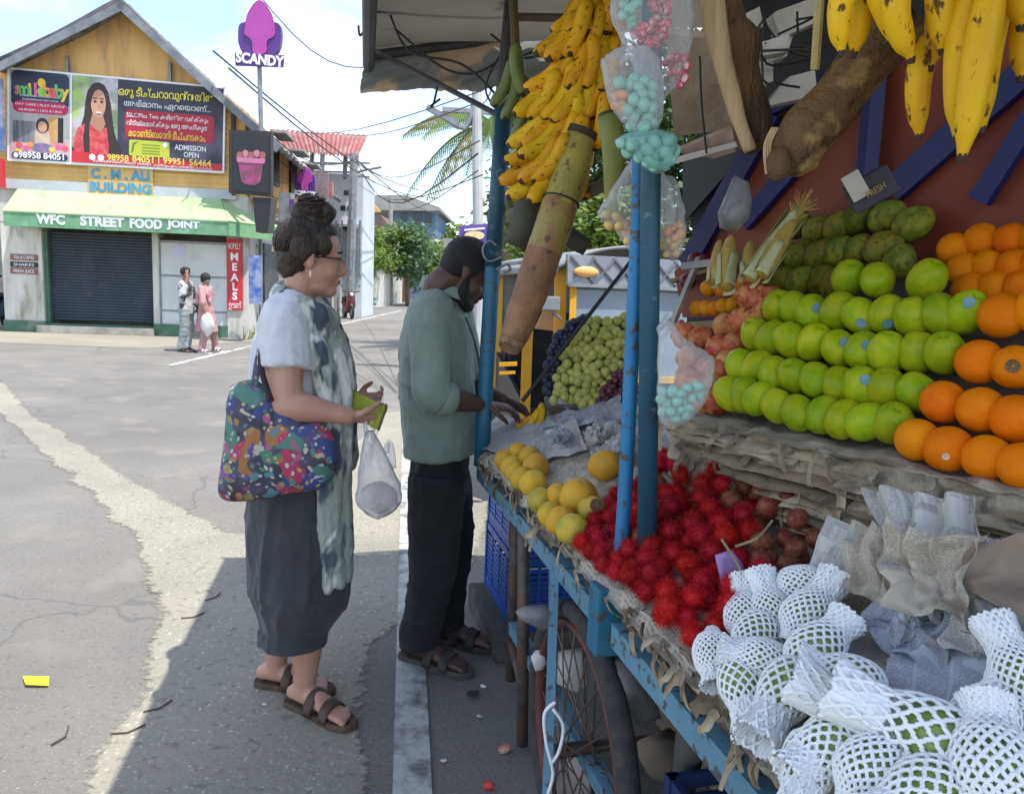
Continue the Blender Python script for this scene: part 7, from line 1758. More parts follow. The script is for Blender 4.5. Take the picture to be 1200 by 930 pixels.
# ================================================================== people
def head_parts(c, f, s=1.0, ear=True, beard=False, fem=False):
    """Overlapping closed pieces of a head: c centre, f facing direction (may point down)."""
    f = Vector(f).normalized(); l = V(0, 0, 1).cross(f).normalized(); u = f.cross(l).normalized()
    rot = Matrix((f, l, u)).transposed()
    def q(a, b_, c_): return c + f * (a * s) + l * (b_ * s) + u * (c_ * s)
    def e(a, b_, c_, ra, rb, rc): return ball(q(a, b_, c_), (ra * s, rb * s, rc * s), 20, 14, rot)
    pr = [e(-.005, 0, .035, .097, .077, .086), e(.030, 0, -.030, .064, .060, .082), e(.062, 0, -.094, .032, .034, .024), e(.03, 0, -.085, .05, .05, .03),
          tube([q(.086, 0, .020), q(.100, 0, -.005), q(.111, 0, -.026), q(.100, 0, -.036)], [.007 * s, .0085 * s, .0105 * s, .009 * s], 10, sub=3, rnd_cap=True),
          e(.097, .009, -.033, .009, .0075, .007), e(.097, -.009, -.033, .009, .0075, .007),
          e(.088, 0, -.057, .013, .021, .006), e(.086, 0, -.068, .013, .018, .007), e(.080, .028, .020, .014, .026, .010), e(.080, -.028, .020, .014, .026, .010),
          e(.056, .034, -.030, .028, .024, .030), e(.056, -.034, -.030, .028, .024, .030)]
    if ear:
        for sd in (-1, 1):
            pr += [e(-.004, .076 * sd, -.006, .016, .007, .026), e(-.009, .080 * sd, .004, .017, .005, .017), e(.002, .074 * sd, -.026, .008, .006, .010)]
    return join(*pr), q, rot
def hand_parts(w, d, palm_n, s=1.0, curl=.9, spread=.1, thumb_side=1):
    """w wrist, d direction of the fingers, palm_n normal out of the palm. Five fingers, curled towards palm_n."""
    d = d.normalized(); pn = (palm_n - d * palm_n.dot(d)).normalized(); sd = d.cross(pn) * thumb_side
    pr = [tube([w - d * .02 * s, w + d * .02 * s, w + d * .055 * s, w + d * .085 * s], [.022 * s, .027 * s, .036 * s, .037 * s], 12, ref=sd, rb=[.018 * s, .016 * s, .014 * s, .012 * s], sub=3, rnd_cap=True)]
    # frame_of(ref=sd): a axis = sd x d = along palm normal, b axis along sd
    pr = [tube([w - d * .02 * s, w + d * .02 * s, w + d * .055 * s, w + d * .085 * s], [.018 * s, .016 * s, .014 * s, .012 * s], 12, ref=sd, rb=[.022 * s, .028 * s, .037 * s, .037 * s], sub=3, rnd_cap=True)]
    for k, (o_, L_) in enumerate(((.028, .072), (.010, .080), (-.009, .075), (-.027, .058))):
        p = w + d * (.085 * s) + sd * (o_ * s); dd = (d + sd * (o_ * spread * 10)).normalized(); pts = [p - d * .012 * s, p]
        a_ = 0
        for j, fr in enumerate((.42, .32, .26)):
            a_ += curl * (.55, .75, .6)[j]
            p = p + (dd * math.cos(a_) + pn * math.sin(a_)) * (L_ * fr * s); pts.append(p)
        pr.append(tube(pts, [.0088 * s, .0088 * s, .0082 * s, .0075 * s, .0062 * s], 8, sub=3, rnd_cap=True))
    b0 = w + d * .022 * s + sd * .024 * s; b1 = b0 + (d * .6 + sd * .65 + pn * .35).normalized() * .036 * s; b2 = b1 + (d * .85 + sd * .15 + pn * .5).normalized() * .030 * s; b3 = b2 + (d * .8 + pn * .7 - sd * .1).normalized() * .022 * s
    pr.append(tube([b0, b1, b2, b3], [.013 * s, .011 * s, .0095 * s, .0075 * s], 8, sub=3, rnd_cap=True))
    return join(*pr)
def foot_parts(ank, toe_dir, s=1.0, z0=.02):
    """ank: point on the ground under the ankle; toe_dir horizontal."""
    t = V(toe_dir[0], toe_dir[1], 0).normalized(); n_ = V(t.y, -t.x, 0); g0 = V(ank.x, ank.y, z0)
    def q(a, b_, c_): return g0 + t * (a * s) + n_ * (b_ * s) + V(0, 0, c_ * s)
    pr = [tube([q(-.055, 0, .030), q(-.02, 0, .040), q(.05, 0, .036), q(.11, 0, .024), q(.15, 0, .016)], [.028 * s, .033 * s, .036 * s, .042 * s, .040 * s], 14, ref=(0, 0, 1), rb=[.028 * s, .038 * s, .034 * s, .020 * s, .013 * s], sub=4, rnd_cap=True),
          tube([q(-.01, 0, .115), q(-.008, 0, .07), q(.02, 0, .045)], [.036 * s, .034 * s, .032 * s], 12, sub=3, rnd_cap=True)]
    for k, (o_, L_, r_) in enumerate(((.028, .050, .0125), (.010, .046, .0095), (-.007, .040, .009), (-.022, .032, .0085), (-.035, .022, .008))):
        pr.append(tube([q(.145, o_, .014), q(.150 + L_ * .5, o_ * 1.05, .015), q(.150 + L_, o_ * 1.05, .009)], r_ * s, 8, sub=2, rnd_cap=True))
    return join(*pr)
def sandal(ank, toe_dir, m_sole, m_strap, parent, s=1.0, far=1, z0=.0):
    t = V(toe_dir[0], toe_dir[1], 0).normalized(); n_ = V(t.y, -t.x, 0); g0 = V(ank.x, ank.y, z0)
    out_ = [(-.085, 0), (-.078, .028), (-.04, .036), (.03, .036), (.10, .047), (.16, .050), (.20, .040), (.222, .015), (.222, -.015), (.20, -.038), (.15, -.050), (.09, -.044), (.03, -.034), (-.04, -.034), (-.078, -.026)]
    pts = catmull([tuple(q) for q in out_ + out_[:1]], 4)[:-1]
    lo = [g0 + t * (a * s) + n_ * (b_ * s) + V(0, 0, .003) for a, b_ in pts]
    k = len(lo); v_ = list(lo); f_ = [tuple(range(k))[::-1]]
    for (sc, z) in ((1.0, .018), (.97, .027), (.90, .024)):
        v_ += [g0 + t * (a * s * sc) + n_ * (b_ * s * sc) + V(0, 0, z * s) for a, b_ in pts]
    for r_ in range(3):
        for i in range(k): f_.append((r_ * k + i, r_ * k + (i + 1) % k, (r_ + 1) * k + (i + 1) % k, (r_ + 1) * k + i))
    f_.append(tuple(range(3 * k, 4 * k)))
    e = ob('sandal', (v_, f_), m_sole, parent, smooth=False)
    for a0, a1, hh in ((.055, .068, .066), (.125, .118, .050)):
        def fn(u, v, a0=a0, a1=a1, hh=hh):
            an = math.pi * u; x = (a0 * (1 - u) + a1 * u) + (v - .5) * .034
            return g0 + t * (x * s) + n_ * (math.cos(an) * .050 * s) + V(0, 0, (.018 + math.sin(an) ** .75 * hh * (1 - .6 * (v - .5) * .5)) * s)
        g_, uv = grid(fn, 16, 3)
        o_ = ob('strap', thick(g_, .004), m_strap, None, smooth=True); o_.parent = e
        if parent is not None: o_.data.transform(Matrix.Translation(-parent.location))
        bk = ob('buckle', box(g0 + t * (a0 * s) + n_ * (.036 * s) + V(0, 0, hh * .85 * s), (.014, .006, .012), None, .002), M_GREY, None); bk.parent = e
        if parent is not None: bk.data.transform(Matrix.Translation(-parent.location))
    return e
def wrinkle(amp, sc, seed=0, st=(1, 1, 1), clear=None):
    s = V(seed * 3.3, seed * 1.9, seed * 2.7); st = Vector(st)
    def fn(co, n_):
        q = V(co.x * st.x, co.y * st.y, co.z * st.z) * sc + s
        w_ = noise.noise_vector(q * .6) * .8
        r_ = (1 - abs(noise.noise(q + w_)) * 2) * .7 + (1 - abs(noise.noise(q * 2.1 + w_)) * 2) * .3
        return co + n_ * (amp * (r_ - .3))
    return fn
def folds(layers, seed=0):
    """layers: (amp, fold direction, folds per metre, stretch along the fold). Ridges run along the direction."""
    L_ = [(a_, Vector(d).normalized(), f_, st) for a_, d, f_, st in layers]
    def fn(co, n_):
        e = 0.0
        for i, (a_, d, f_, st) in enumerate(L_):
            al = d * co.dot(d); q = (co - al) * f_ + al * (f_ * st) + V(seed * 2.7 + i * 5, seed, i * 3.1)
            q = q + noise.noise_vector(q * .5) * .5
            r_ = 1 - abs(noise.noise(q)) * 2.2
            e += a_ * (r_ * abs(r_) if r_ > 0 else r_ * .5) * (.55 + .9 * max(0, noise.noise(co * 3.2 + V(i * 4, seed, 0)) + .3))
        return co + n_ * e
    return fn
SKIN_L = mat('light_skin', (.52, .29, .21), (.46, .24, .17), scale=9, rough=.5, sss=.12)
SKIN_D = mat('brown_skin', (.105, .052, .034), (.085, .042, .028), scale=9, rough=.5, sss=.06)
SKIN_M = mat('mid_brown_skin', (.26, .13, .085), rough=.55)
M_HAIRB = mat('dark_brown_hair', (.022, .014, .010), (.045, .027, .018), scale=40, stretch=(1, 1, .3), rough=.5, bump=.8, bscale=90)
M_HAIRK = mat('black_hair', (.010, .009, .009), (.018, .016, .015), scale=60, rough=.6, bump=.8, bscale=220)
def X3(q, dx=0, dy=0, dz=0): return q + V(dx, dy, dz)

# ------------------------------------------------------------------ the woman
WY = 2.50
wf = G(370, 832)
wom = empty('person', V(wf.x, wf.y, 0), 'woman in white tee and charcoal trousers with patterned scarf, floral tote and wallet', 'person')
def W(px, py, dy=0.0): return P(px, py, WY + dy)
hd = W(364, 303)
fdir = V(.93, .30, -.10)
hp, hq, hrot = head_parts(hd, fdir, 1.0)
sh_r, sh_l = W(334, 374, -.13), W(352, 372, .17)
el_r, wr_r = W(334, 474, -.20), W(408, 487, -.17)
chest, belly, pelv = W(352, 420, .02), W(352, 500, .02), W(350, 575, .02)
an_r, an_l = G(358, 832), G(325, 805)
an_r = V(an_r.x, an_r.y, 0); an_l = V(an_l.x, an_l.y, 0)
td_r, td_l = V(.86, -.50, 0), V(.97, -.18, 0)
kn_r, kn_l = (pelv + V(0, -.09, 0)).lerp(an_r, .53) + V(.03, 0, 0), (pelv + V(0, .09, 0)).lerp(an_l, .53)
parts = [hp, tube([hq(-.02, 0, -.05), hq(-.025, 0, -.115), W(352, 366, .02)], [.052, .050, .062], 14, sub=3),
         tube([W(352, 368, .02), W(352, 395, .02), chest, belly, pelv, pelv - V(0, 0, .08)], [.06, .10, .115, .12, .12, .09], 16, ref=(0, 1, 0), rb=[.075, .14, .145, .14, .13, .10], sub=3, rnd_cap=True),
         tube([sh_r + V(0, .05, .01), sh_r, sh_r.lerp(el_r, .5), el_r], [.05, .060, .058, .049], 14, sub=4, rnd_cap=True),
         tube([el_r, el_r.lerp(wr_r, .3), el_r.lerp(wr_r, .7), wr_r], [.049, .048, .034, .027], 14, sub=4, rnd_cap=True),
         tube([sh_l, W(372, 430, .22), W(388, 470, .2)], [.055, .05, .042], 12, sub=3, rnd_cap=True), tube([W(388, 470, .2), W(415, 470, .1)], [.042, .03], 12, rnd_cap=True)]
hdir = (W(440, 492, -.10) - wr_r).normalized()
parts.append(hand_parts(wr_r, hdir, V(.15, .55, .55), .98, .75, .06, 1))
parts.append(hand_parts(W(413, 470, .1), V(.9, -.3, .1), V(.2, -.7, .5), .95, .7, .06, -1))
for an, kn, td, sg in ((an_r, kn_r, td_r, -1), (an_l, kn_l, td_l, 1)):
    a3 = V(an.x, an.y, .10)
    parts += [tube([pelv + V(0, .06 * sg, -.05), kn, kn.lerp(a3, .4), a3 + V(0, 0, .02), a3 - V(0, 0, .03)], [.065, .055, .055, .038, .036], 14, sub=4, rnd_cap=True), foot_parts(an, td, .98, .024)]
body = fuse('body', join(*parts), .0052, SKIN_L, wom, 3)
# tee shirt
M_TEE = mat('white_cotton', (.66, .66, .69), (.60, .60, .64), scale=30, rough=.85, bump=.15, bscale=300)
fuse('tee_shirt', join(
    tube([W(350, 358, .02), W(350, 372, .02), W(350, 395, .02), W(350, 430, .02), W(351, 490, .02), W(351, 530, .02), W(351, 548, .02)], [.058, .092, .130, .148, .150, .152, .152], 20, ref=(0, 1, 0), rb=[.06, .145, .172, .168, .165, .17, .17], sub=4),
    tube([sh_r + V(.02, .06, .02), sh_r + V(0, .0, 0), sh_r.lerp(el_r, .30), sh_r.lerp(el_r, .585)], [.060, .076, .080, .080], 16, sub=4),
    tube([sh_l + V(0, -.05, .02), sh_l, W(362, 415, .2)], [.06, .07, .07], 14, sub=3)), .0065, M_TEE, wom, 2, folds([(.006, (.3, 0, 1), 9, .3), (.005, (1, .3, -.5), 13, .35), (.002, (.2, .3, 1), 30, .4)], 2))
# harem trousers
M_CHAR = mat('charcoal_cotton', (.036, .038, .044), (.05, .052, .058), scale=8, rough=.9, bump=.12, bscale=300, sheen=.2)
hem = W(343, 763, -.03)
fuse('trousers', join(
    tube([W(352, 540, .02), W(352, 580, .02), W(352, 640, .0), W(352, 690, -.01), W(350, 706, -.02), W(345, 736, -.03), W(344, 750, -.03)], [.155, .164, .164, .160, .146, .108, .105], 26, ref=(0, 1, 0), rb=[.160, .168, .166, .160, .142, .100, .096], sub=4),
    tube([W(344, 735, -.03), W(344, 752, -.03)], [.115, .113], 24, ref=(0, 1, 0), rb=[.10, .098])), .007, M_CHAR, wom, 2, folds([(.011, (.05, 0, 1), 9, .16), (.004, (.5, 0, 1), 14, .3), (.002, (.2, .3, 1), 34, .3)], 5))
# hair with a loose top knot
hs = [ball(hq(-.020, 0, .044), (.097, .083, .085), 20, 14, hrot), ball(hq(-.050, 0, .0), (.060, .070, .068), 16, 12, hrot), ball(hq(-.06, 0, -.035), (.045, .055, .045), 14, 10, hrot),
      ball(hq(-.010, 0, .150), (.050, .046, .040), 16, 12, hrot), ball(hq(-.046, .01, .140), (.034, .036, .034), 14, 10, hrot), ball(hq(.026, -.01, .150), (.036, .034, .032), 14, 10, hrot), ball(hq(-.01, 0, .115), (.05, .05, .035), 14, 10, hrot), ball(hq(.034, 0, .090), (.042, .056, .030), 14, 10, hrot), ball(hq(.015, -.062, .05), (.046, .020, .042), 14, 10, hrot), ball(hq(-.03, -.074, .025), (.04, .020, .04), 12, 8, hrot)]
rw = random.Random(4)
def hairdisp(co, n_): return co + n_ * (.003 * noise.noise(co * 60) + .006 * noise.noise(co * 24 + V(3, 1, 2)))
hair = fuse('hair', join(*hs), .005, M_HAIRB, wom, 2, hairdisp)
stt = []
kc = hq(-.012, 0, .118)                                  # foot of the knot
for k in range(620):                                     # locks drawn up from the hairline to the knot
    th = rw.uniform(0, 2 * math.pi); v0 = rw.uniform(-.75, .55)
    def sp(t, th=th, v0=v0):
        ph = v0 + (1.35 - v0) * t; a_ = th + .25 * math.sin(t * 3 + th * 3) * (1 - t)
        rr_ = 1.03 + .035 * noise.noise(V(th * 4, t * 5, k * .37))
        return hq(-.020 + .096 * math.cos(a_) * math.cos(ph) * rr_, .083 * math.sin(a_) * math.cos(ph) * rr_, .044 + .085 * math.sin(ph) * rr_)
    if math.cos(th) > .35 and v0 < .30: continue
    pts = [sp(t / 6) for t in range(7)]
    stt.append(tube(pts, [.0022, .0026, .0026, .0024, .0022, .002, .0016], 4))
for k in range(170):                                     # coils of the knot
    a0 = rw.uniform(0, 6.28); zz = rw.uniform(-.030, .036); r0 = .047 * math.sqrt(max(.05, 1 - (zz / .044) ** 2)) * rw.uniform(.96, 1.12); tl = rw.uniform(-.5, .5)
    pts = [hq(-.010 + r0 * math.cos(a0 + t * .35), r0 * .95 * math.sin(a0 + t * .35), .152 + zz + tl * r0 * math.sin(t * .35) + .004 * noise.noise(V(t * .6, k, 0))) for t in range(7)]
    stt.append(tube(pts, [.001, .0024, .0028, .0028, .0026, .002, .0008], 4))
for k in range(70):                                      # flyaways
    th, ph = rw.uniform(0, 6.28), rw.uniform(-.5, 1.5); o_ = hq(math.cos(th) * math.cos(ph), math.sin(th) * math.cos(ph), math.sin(ph)) - hq(0, 0, 0); o_.normalize()
    base = (hq(-.022, 0, .046) + V(o_.x * .098, o_.y * .09, o_.z * .088)) if k % 2 else (hq(-.01, 0, .152) + o_ * .044)
    if (base - hq(.09, 0, 0)).length < .07: continue
    t_ = V(rw.uniform(-1, 1), rw.uniform(-1, 1), rw.uniform(-.6, .8)) * .016
    stt.append(tube([base, base + o_ * .008 + t_ * .5, base + o_ * .013 + t_ * 1.2, base + o_ * .012 + t_ * 2], [.0008, .0007, .0006, .0004], 3, sub=3))
ob('hair_strands', join(*stt), M_HAIRB, wom, smooth=True)
# glasses, earring, brow, lips
M_LENS = mat('dark_lens', (.015, .02, .015), rough=.08, alpha=.8)
for sd in (-1, 1):
    o_ = ob('lens', ball((0, 0, 0), (.004, .023, .018), 14, 8, hrot), M_LENS, wom, smooth=True); o_.location = hq(.098, .032 * sd, .004) - wom.location
    ob('glasses_arm', tube([hq(.094, .055 * sd, .010), hq(.03, .078 * sd, .008), hq(-.012, .080 * sd, .004)], .0022, 6, sub=3), M_BLK, wom)
    ob('eyebrow', tube([hq(.094, .014 * sd, .030), hq(.092, .034 * sd, .034), hq(.078, .052 * sd, .028)], .003, 6, sub=3), M_HAIRB, wom)
ob('bridge', tube([hq(.102, -.012, .008), hq(.106, 0, .010), hq(.102, .012, .008)], .002, 6), M_BLK, wom)
ob('earring', tube([hq(.0, -.082, -.040), hq(.0, -.084, -.058)], .003, 8), mat('pale_earring', (.7, .66, .6), rough=.3), wom)
ob('lips', ball(hq(.097, 0, -.0625), (.005, .020, .008), 12, 8, hrot), mat('lip_skin', (.40, .15, .13), rough=.5), wom, smooth=True)
# scarf: wrapped round the neck, spread over the chest and hanging to the knees
M_SCF = mat('grey_green_scarf', (.32, .35, .30), (.70, .70, .64), scale=9, detail=5, lo=.49, hi=.56, rough=.85, c3=(.075, .10, .125), s3=6.5, lo3=.52, hi3=.57, stretch=(1.5, 1.5, .55))
sc_parts = [tube([W(331, 345, -.03), W(336, 354, -.10), W(354, 364, -.12), W(377, 374, -.06), W(383, 374, .06), W(366, 352, .13), W(340, 341, .08), W(331, 344, .0)], [.034, .040, .042, .040, .036, .036, .036, .034], 12, sub=5),
            tube([W(332, 362, -.06), W(350, 376, -.125), W(372, 390, -.10)], [.03, .032, .03], 12, sub=4, rnd_cap=True)]
for (pts, r0) in (([(338, 366, -.10), (358, 395, -.135), (374, 440, -.13), (380, 490, -.12), (378, 545, -.13), (381, 620, -.12), (384, 690, -.11)], .030), ([(352, 370, -.10), (376, 405, -.12), (392, 450, -.10), (396, 500, -.10), (394, 560, -.11), (396, 630, -.10), (398, 682, -.09)], .032), ([(372, 376, -.05), (394, 410, -.06), (406, 455, -.05), (408, 505, -.06), (406, 560, -.07), (407, 620, -.06), (406, 676, -.06)], .030), ([(384, 378, .03), (402, 410, .01), (411, 455, .0), (412, 505, .0), (411, 545, .0)], .028), ([(365, 372, -.11), (368, 420, -.145), (385, 470, -.125), (388, 530, -.125), (387, 600, -.12), (391, 660, -.11)], .028), ([(388, 374, .08), (404, 410, .08), (410, 450, .08), (410, 480, .07)], .032)):
    n_ = len(pts); sc_parts.append(tube([W(*q) for q in pts], [r0 * .8] + [r0] * (n_ - 2) + [r0 * .75], 10, ref=(1, 0, 0), rb=[.024] + [.017] * (n_ - 1), sub=5, rnd_cap=True))
fuse('scarf', join(*sc_parts), .0055, M_SCF, wom, 2, folds([(.009, (.1, 0, 1), 17, .14), (.003, (.4, .2, 1), 36, .25)], 8))
M_SOLE = mat('cork_sole', (.12, .075, .045), (.07, .045, .03), scale=40, rough=.9)
M_STRAP = mat('brown_leather', (.085, .05, .032), (.06, .035, .022), scale=30, rough=.6)
sandal(an_r, td_r, M_SOLE, M_STRAP, wom, 1.0); sandal(an_l, td_l, M_SOLE, M_STRAP, wom, 1.0)
# tote bag
M_TOTE = mat('floral_tote_cloth', (.035, .035, .055), (.10, .09, .14), scale=12, rough=.7)
n, K, b = nodes(M_TOTE)
tcn = n.new('ShaderNodeTexCoord'); base = b.inputs['Base Color'].links[0].from_socket
for sc_, thr, cols, dist in ((13, .46, ((.42, .04, .10), (.26, .08, .28), (.07, .20, .15), (.34, .15, .05), (.05, .07, .22)), 1.6), (26, .34, ((.40, .10, .18), (.30, .26, .10), (.10, .22, .24), (.10, .07, .26), (.36, .05, .09)), 1.0), (48, .26, ((.5, .36, .36), (.45, .38, .12), (.48, .5, .46), (.22, .14, .36), (.10, .22, .14)), .6), (11, .18, ((.45, .42, .34), (.10, .24, .16), (.5, .47, .38), (.08, .16, .3), (.34, .2, .06)), 3.0)):
    nzz = n.new('ShaderNodeTexNoise'); nzz.inputs['Scale'].default_value = 9; K(tcn.outputs['Object'], nzz.inputs['Vector'])
    sub_ = n.new('ShaderNodeVectorMath'); sub_.operation = 'MULTIPLY_ADD'; K(nzz.outputs['Color'], sub_.inputs[0]); sub_.inputs[1].default_value = (dist * .12,) * 3; K(tcn.outputs['Object'], sub_.inputs[2])
    vo = n.new('ShaderNodeTexVoronoi'); vo.inputs['Scale'].default_value = sc_; K(sub_.outputs[0], vo.inputs['Vector'])
    sp_ = n.new('ShaderNodeSeparateColor'); K(vo.outputs['Color'], sp_.inputs[0]); rmp = n.new('ShaderNodeValToRGB'); rmp.color_ramp.interpolation = 'CONSTANT'
    el = rmp.color_ramp.elements; el[0].position = 0; el[0].color = (*cols[0], 1); el[1].position = .2; el[1].color = (*cols[1], 1)
    for i_, c_ in enumerate(cols[2:]): e_ = el.new(.4 + .2 * i_); e_.color = (*c_, 1)
    K(sp_.outputs[0], rmp.inputs[0])
    lt = n.new('ShaderNodeMapRange'); lt.inputs['From Min'].default_value = thr; lt.inputs['From Max'].default_value = thr * 1.15; lt.inputs['To Min'].default_value = 1; lt.inputs['To Max'].default_value = 0; K(vo.outputs['Distance'], lt.inputs[0])
    x = n.new('ShaderNodeMix'); x.data_type = 'RGBA'; K(lt.outputs[0], x.inputs['Factor']); K(base, x.inputs['A']); K(rmp.outputs[0], x.inputs['B']); base = x.outputs['Result']
K(base, b.inputs['Base Color'])
tote = empty('tote_bag', W(325, 580, -.18), "large dark floral tote bag hanging from the woman's shoulder", 'bag')
tp_ = [(270, 452), (285, 446), (302, 446), (318, 462), (335, 478), (352, 492), (374, 494), (390, 510), (396, 535), (390, 560), (374, 573), (340, 578), (300, 586), (268, 587), (256, 578), (257, 555), (262, 520), (265, 485)]
tp2 = catmull([tuple(map(float, q)) for q in tp_ + tp_[:1]], 4)[:-1]
o_ = lump('bag_body', tp2, WY - .21, .055, M_TOTE, None, None, 3, .012); o_.parent = tote; o_.location -= tote.location
ob('handle', tube([W(298, 452, -.23), W(303, 420, -.20), W(313, 385, -.17), W(324, 364, -.13), W(334, 358, -.05), W(338, 372, .04)], [.011] * 6, 8, sub=4, rb=[.004] * 6), M_TOTE, tote, smooth=True)
ob('handle', tube([W(318, 470, -.26), W(306, 430, -.225), W(310, 395, -.19), W(321, 368, -.15)], [.011] * 4, 8, sub=4, rb=[.004] * 4), mat('dark_strap', (.04, .025, .035), rough=.7), tote, smooth=True)
# wallet
wal = empty('wallet', W(432, 480, -.11), "lime green zipped wallet in the woman's hand", 'wallet')
wq = [W(411, 456, -.02), W(453, 476, -.12), W(443, 504, -.14), W(404, 482, -.05)]
nn_ = (wq[1] - wq[0]).cross(wq[3] - wq[0]).normalized()
if nn_.y > 0: nn_ = -nn_
wv = poly([q + nn_ * .010 for q in wq], -nn_, .020)
M_LIME = mat('lime_leather', (.33, .36, .03), (.27, .30, .025), scale=30, rough=.5, bump=.2)
o_ = fuse('cover', wv, .003, M_LIME, wal, 3)
ob('zip', tube([q + (sum(wq, V(0, 0, 0)) / 4 - q) * -.03 for q in (wq[0], wq[1], wq[2])], .0028, 6), mat('brown_zip', (.10, .07, .03), rough=.5), wal)
# white carrier bag in the same hand
cb_ = empty('carrier_bag', W(445, 606, -.12), "thin white plastic carrier bag hanging from the woman's hand", 'bag')
M_CARR = film_mat('white_carrier_film', (.86, .86, .88), .60, .35)
cp = [(428, 505), (436, 504), (442, 512), (452, 530), (462, 552), (471, 578), (468, 592), (456, 603), (443, 607), (430, 603), (421, 590), (422, 560), (424, 530)]
cp2 = catmull([tuple(map(float, q)) for q in cp + cp[:1]], 4)[:-1]
o_ = lump('film', cp2, WY - .12, .055, M_CARR, None, None, 6, .020); o_.parent = cb_; o_.location -= cb_.location
ob('contents', jitter(ball(W(444, 583, -.12), (.058, .035, .050), 16, 12), .01, 18), mat('tan_contents', (.42, .30, .24), (.55, .45, .4), scale=12, rough=.6), cb_, smooth=True)
ob('handle_loop', tube([W(430, 512, -.12), W(428, 496, -.135), W(434, 490, -.13), W(438, 505, -.12)], .006, 6, sub=3), M_CARR, cb_, smooth=True)
ob('handle_ear', tube([W(452, 530, -.12), W(456, 518, -.12), W(459, 530, -.12), W(460, 548, -.12)], [.008, .010, .010, .012], 8, sub=3, rb=[.003] * 4), M_CARR, cb_, smooth=True)

# ------------------------------------------------------------------ the man at the stall
MY = 2.88
man = empty('person', V(*G(508, 772).xy, 0), 'man in rolled sleeve sage green shirt and black trousers bending over the stall', 'person')
def Mn(px, py, dy=0.0): return P(px, py, MY + dy)
hd = Mn(546, 320); fdir = V(.82, .14, -.55)
hp, hq, hrot = head_parts(hd, fdir, 1.0)
shr, shl = Mn(502, 368, -.13), Mn(530, 362, .19)
elr, wrr = Mn(506, 464, -.22), Mn(567, 474, -.08)
an_r, an_l = G(492, 776), G(520, 752); an_r = V(an_r.x, an_r.y, 0); an_l = V(an_l.x, an_l.y, 0)
pel = Mn(515, 530, .02)
kr, kl = (pel + V(0, -.09, 0)).lerp(an_r, .5) + V(.02, 0, 0), (pel + V(0, .09, 0)).lerp(an_l, .5) + V(.03, 0, 0)
tdr, tdl = V(.90, -.42, 0), V(.95, -.3, 0)
parts = [hp, tube([hq(-.03, 0, -.03), hq(-.055, 0, -.10), Mn(516, 362, .03)], [.056, .056, .07], 14, sub=3),
         tube([Mn(515, 360, .03), Mn(512, 385, .03), Mn(512, 430, .03), Mn(514, 490, .03), pel, pel - V(0, 0, .08)], [.07, .10, .115, .12, .11, .09], 16, ref=(0, 1, 0), rb=[.09, .15, .155, .145, .13, .10], sub=3, rnd_cap=True),
         tube([shr + V(0, .05, .01), shr, shr.lerp(elr, .5), elr], [.05, .058, .052, .045], 14, sub=4, rnd_cap=True), tube([elr, elr.lerp(wrr, .35), elr.lerp(wrr, .75), wrr], [.045, .046, .034, .027], 14, sub=4, rnd_cap=True),
         tube([shl, Mn(545, 425, .22), Mn(556, 455, .16)], [.055, .05, .043], 12, sub=3, rnd_cap=True), tube([Mn(556, 455, .16), Mn(590, 468, .06)], [.043, .028], 12, rnd_cap=True),
         hand_parts(wrr, V(.9, .25, -.12), V(.1, .2, -.9), 1.02, .6, .05, -1), hand_parts(Mn(590, 468, .06), V(.8, -.3, -.3), V(-.2, -.5, -.7), 1.0, .7, .05, 1)]
for an, kn, td, sg in ((an_r, kr, tdr, -1), (an_l, kl, tdl, 1)):
    a3 = V(an.x, an.y, .10); parts += [tube([pel + V(0, .06 * sg, -.06), kn, kn.lerp(a3, .4), a3 + V(0, 0, .02), a3 - V(0, 0, .03)], [.065, .055, .055, .038, .036], 14, sub=4, rnd_cap=True), foot_parts(an, td, 1.04, .024)]
fuse('body', join(*parts), .0055, SKIN_D, man, 3)
M_SHIRT = mat('sage_green_cotton', (.245, .30, .25), (.21, .265, .22), scale=12, rough=.85, bump=.12, bscale=300, sheen=.15)
fuse('shirt', join(
    tube([Mn(516, 336, .03), Mn(514, 346, .03), Mn(512, 362, .03), Mn(511, 392, .03), Mn(511, 430, .03), Mn(514, 480, .03), Mn(515, 518, .03), Mn(515, 530, .03)], [.058, .070, .102, .128, .138, .142, .136, .136], 22, ref=(0, 1, 0), rb=[.062, .084, .150, .184, .180, .170, .168, .166], sub=4),
    tube([shr + V(.03, .07, .02), shr + V(0, .01, .0), shr.lerp(elr, .35), shr.lerp(elr, .75), elr.lerp(shr, .06), elr + (wrr - elr) * .14], [.062, .070, .070, .066, .064, .060], 16, sub=4),
    tube([shl + V(0, -.06, .02), shl, Mn(545, 425, .22), Mn(556, 452, .17)], [.065, .075, .07, .062], 14, sub=3)), .0065, M_SHIRT, man, 2, folds([(.009, (.15, .1, 1), 7, .28), (.006, (1, .2, -.55), 11, .3), (.0025, (.5, .2, 1), 26, .4)], 3))
cuff_d = (wrr - elr).normalized()
ob('rolled_cuff', tube([elr + cuff_d * .02, elr + cuff_d * .035, elr + cuff_d * .072, elr + cuff_d * .082], [.056, .064, .062, .055], 18, sub=2), M_SHIRT, man, smooth=True)
cl = [hq(-.075, -.066, -.085), hq(-.095, 0, -.07), hq(-.06, .066, -.09)]
def collar(u, v):
    a_ = -2.3 + 4.6 * u; c_ = Mn(520, 334, .03)
    return c_ + V(-math.cos(a_) * .074, math.sin(a_) * .080, .0) + V(.10 * (1 - math.cos(a_)) * .25, 0, -.03 * (1 - math.cos(a_))) + V(-math.cos(a_) * .016 * (1 - v), math.sin(a_) * .018 * (1 - v), .042 * v - .010)
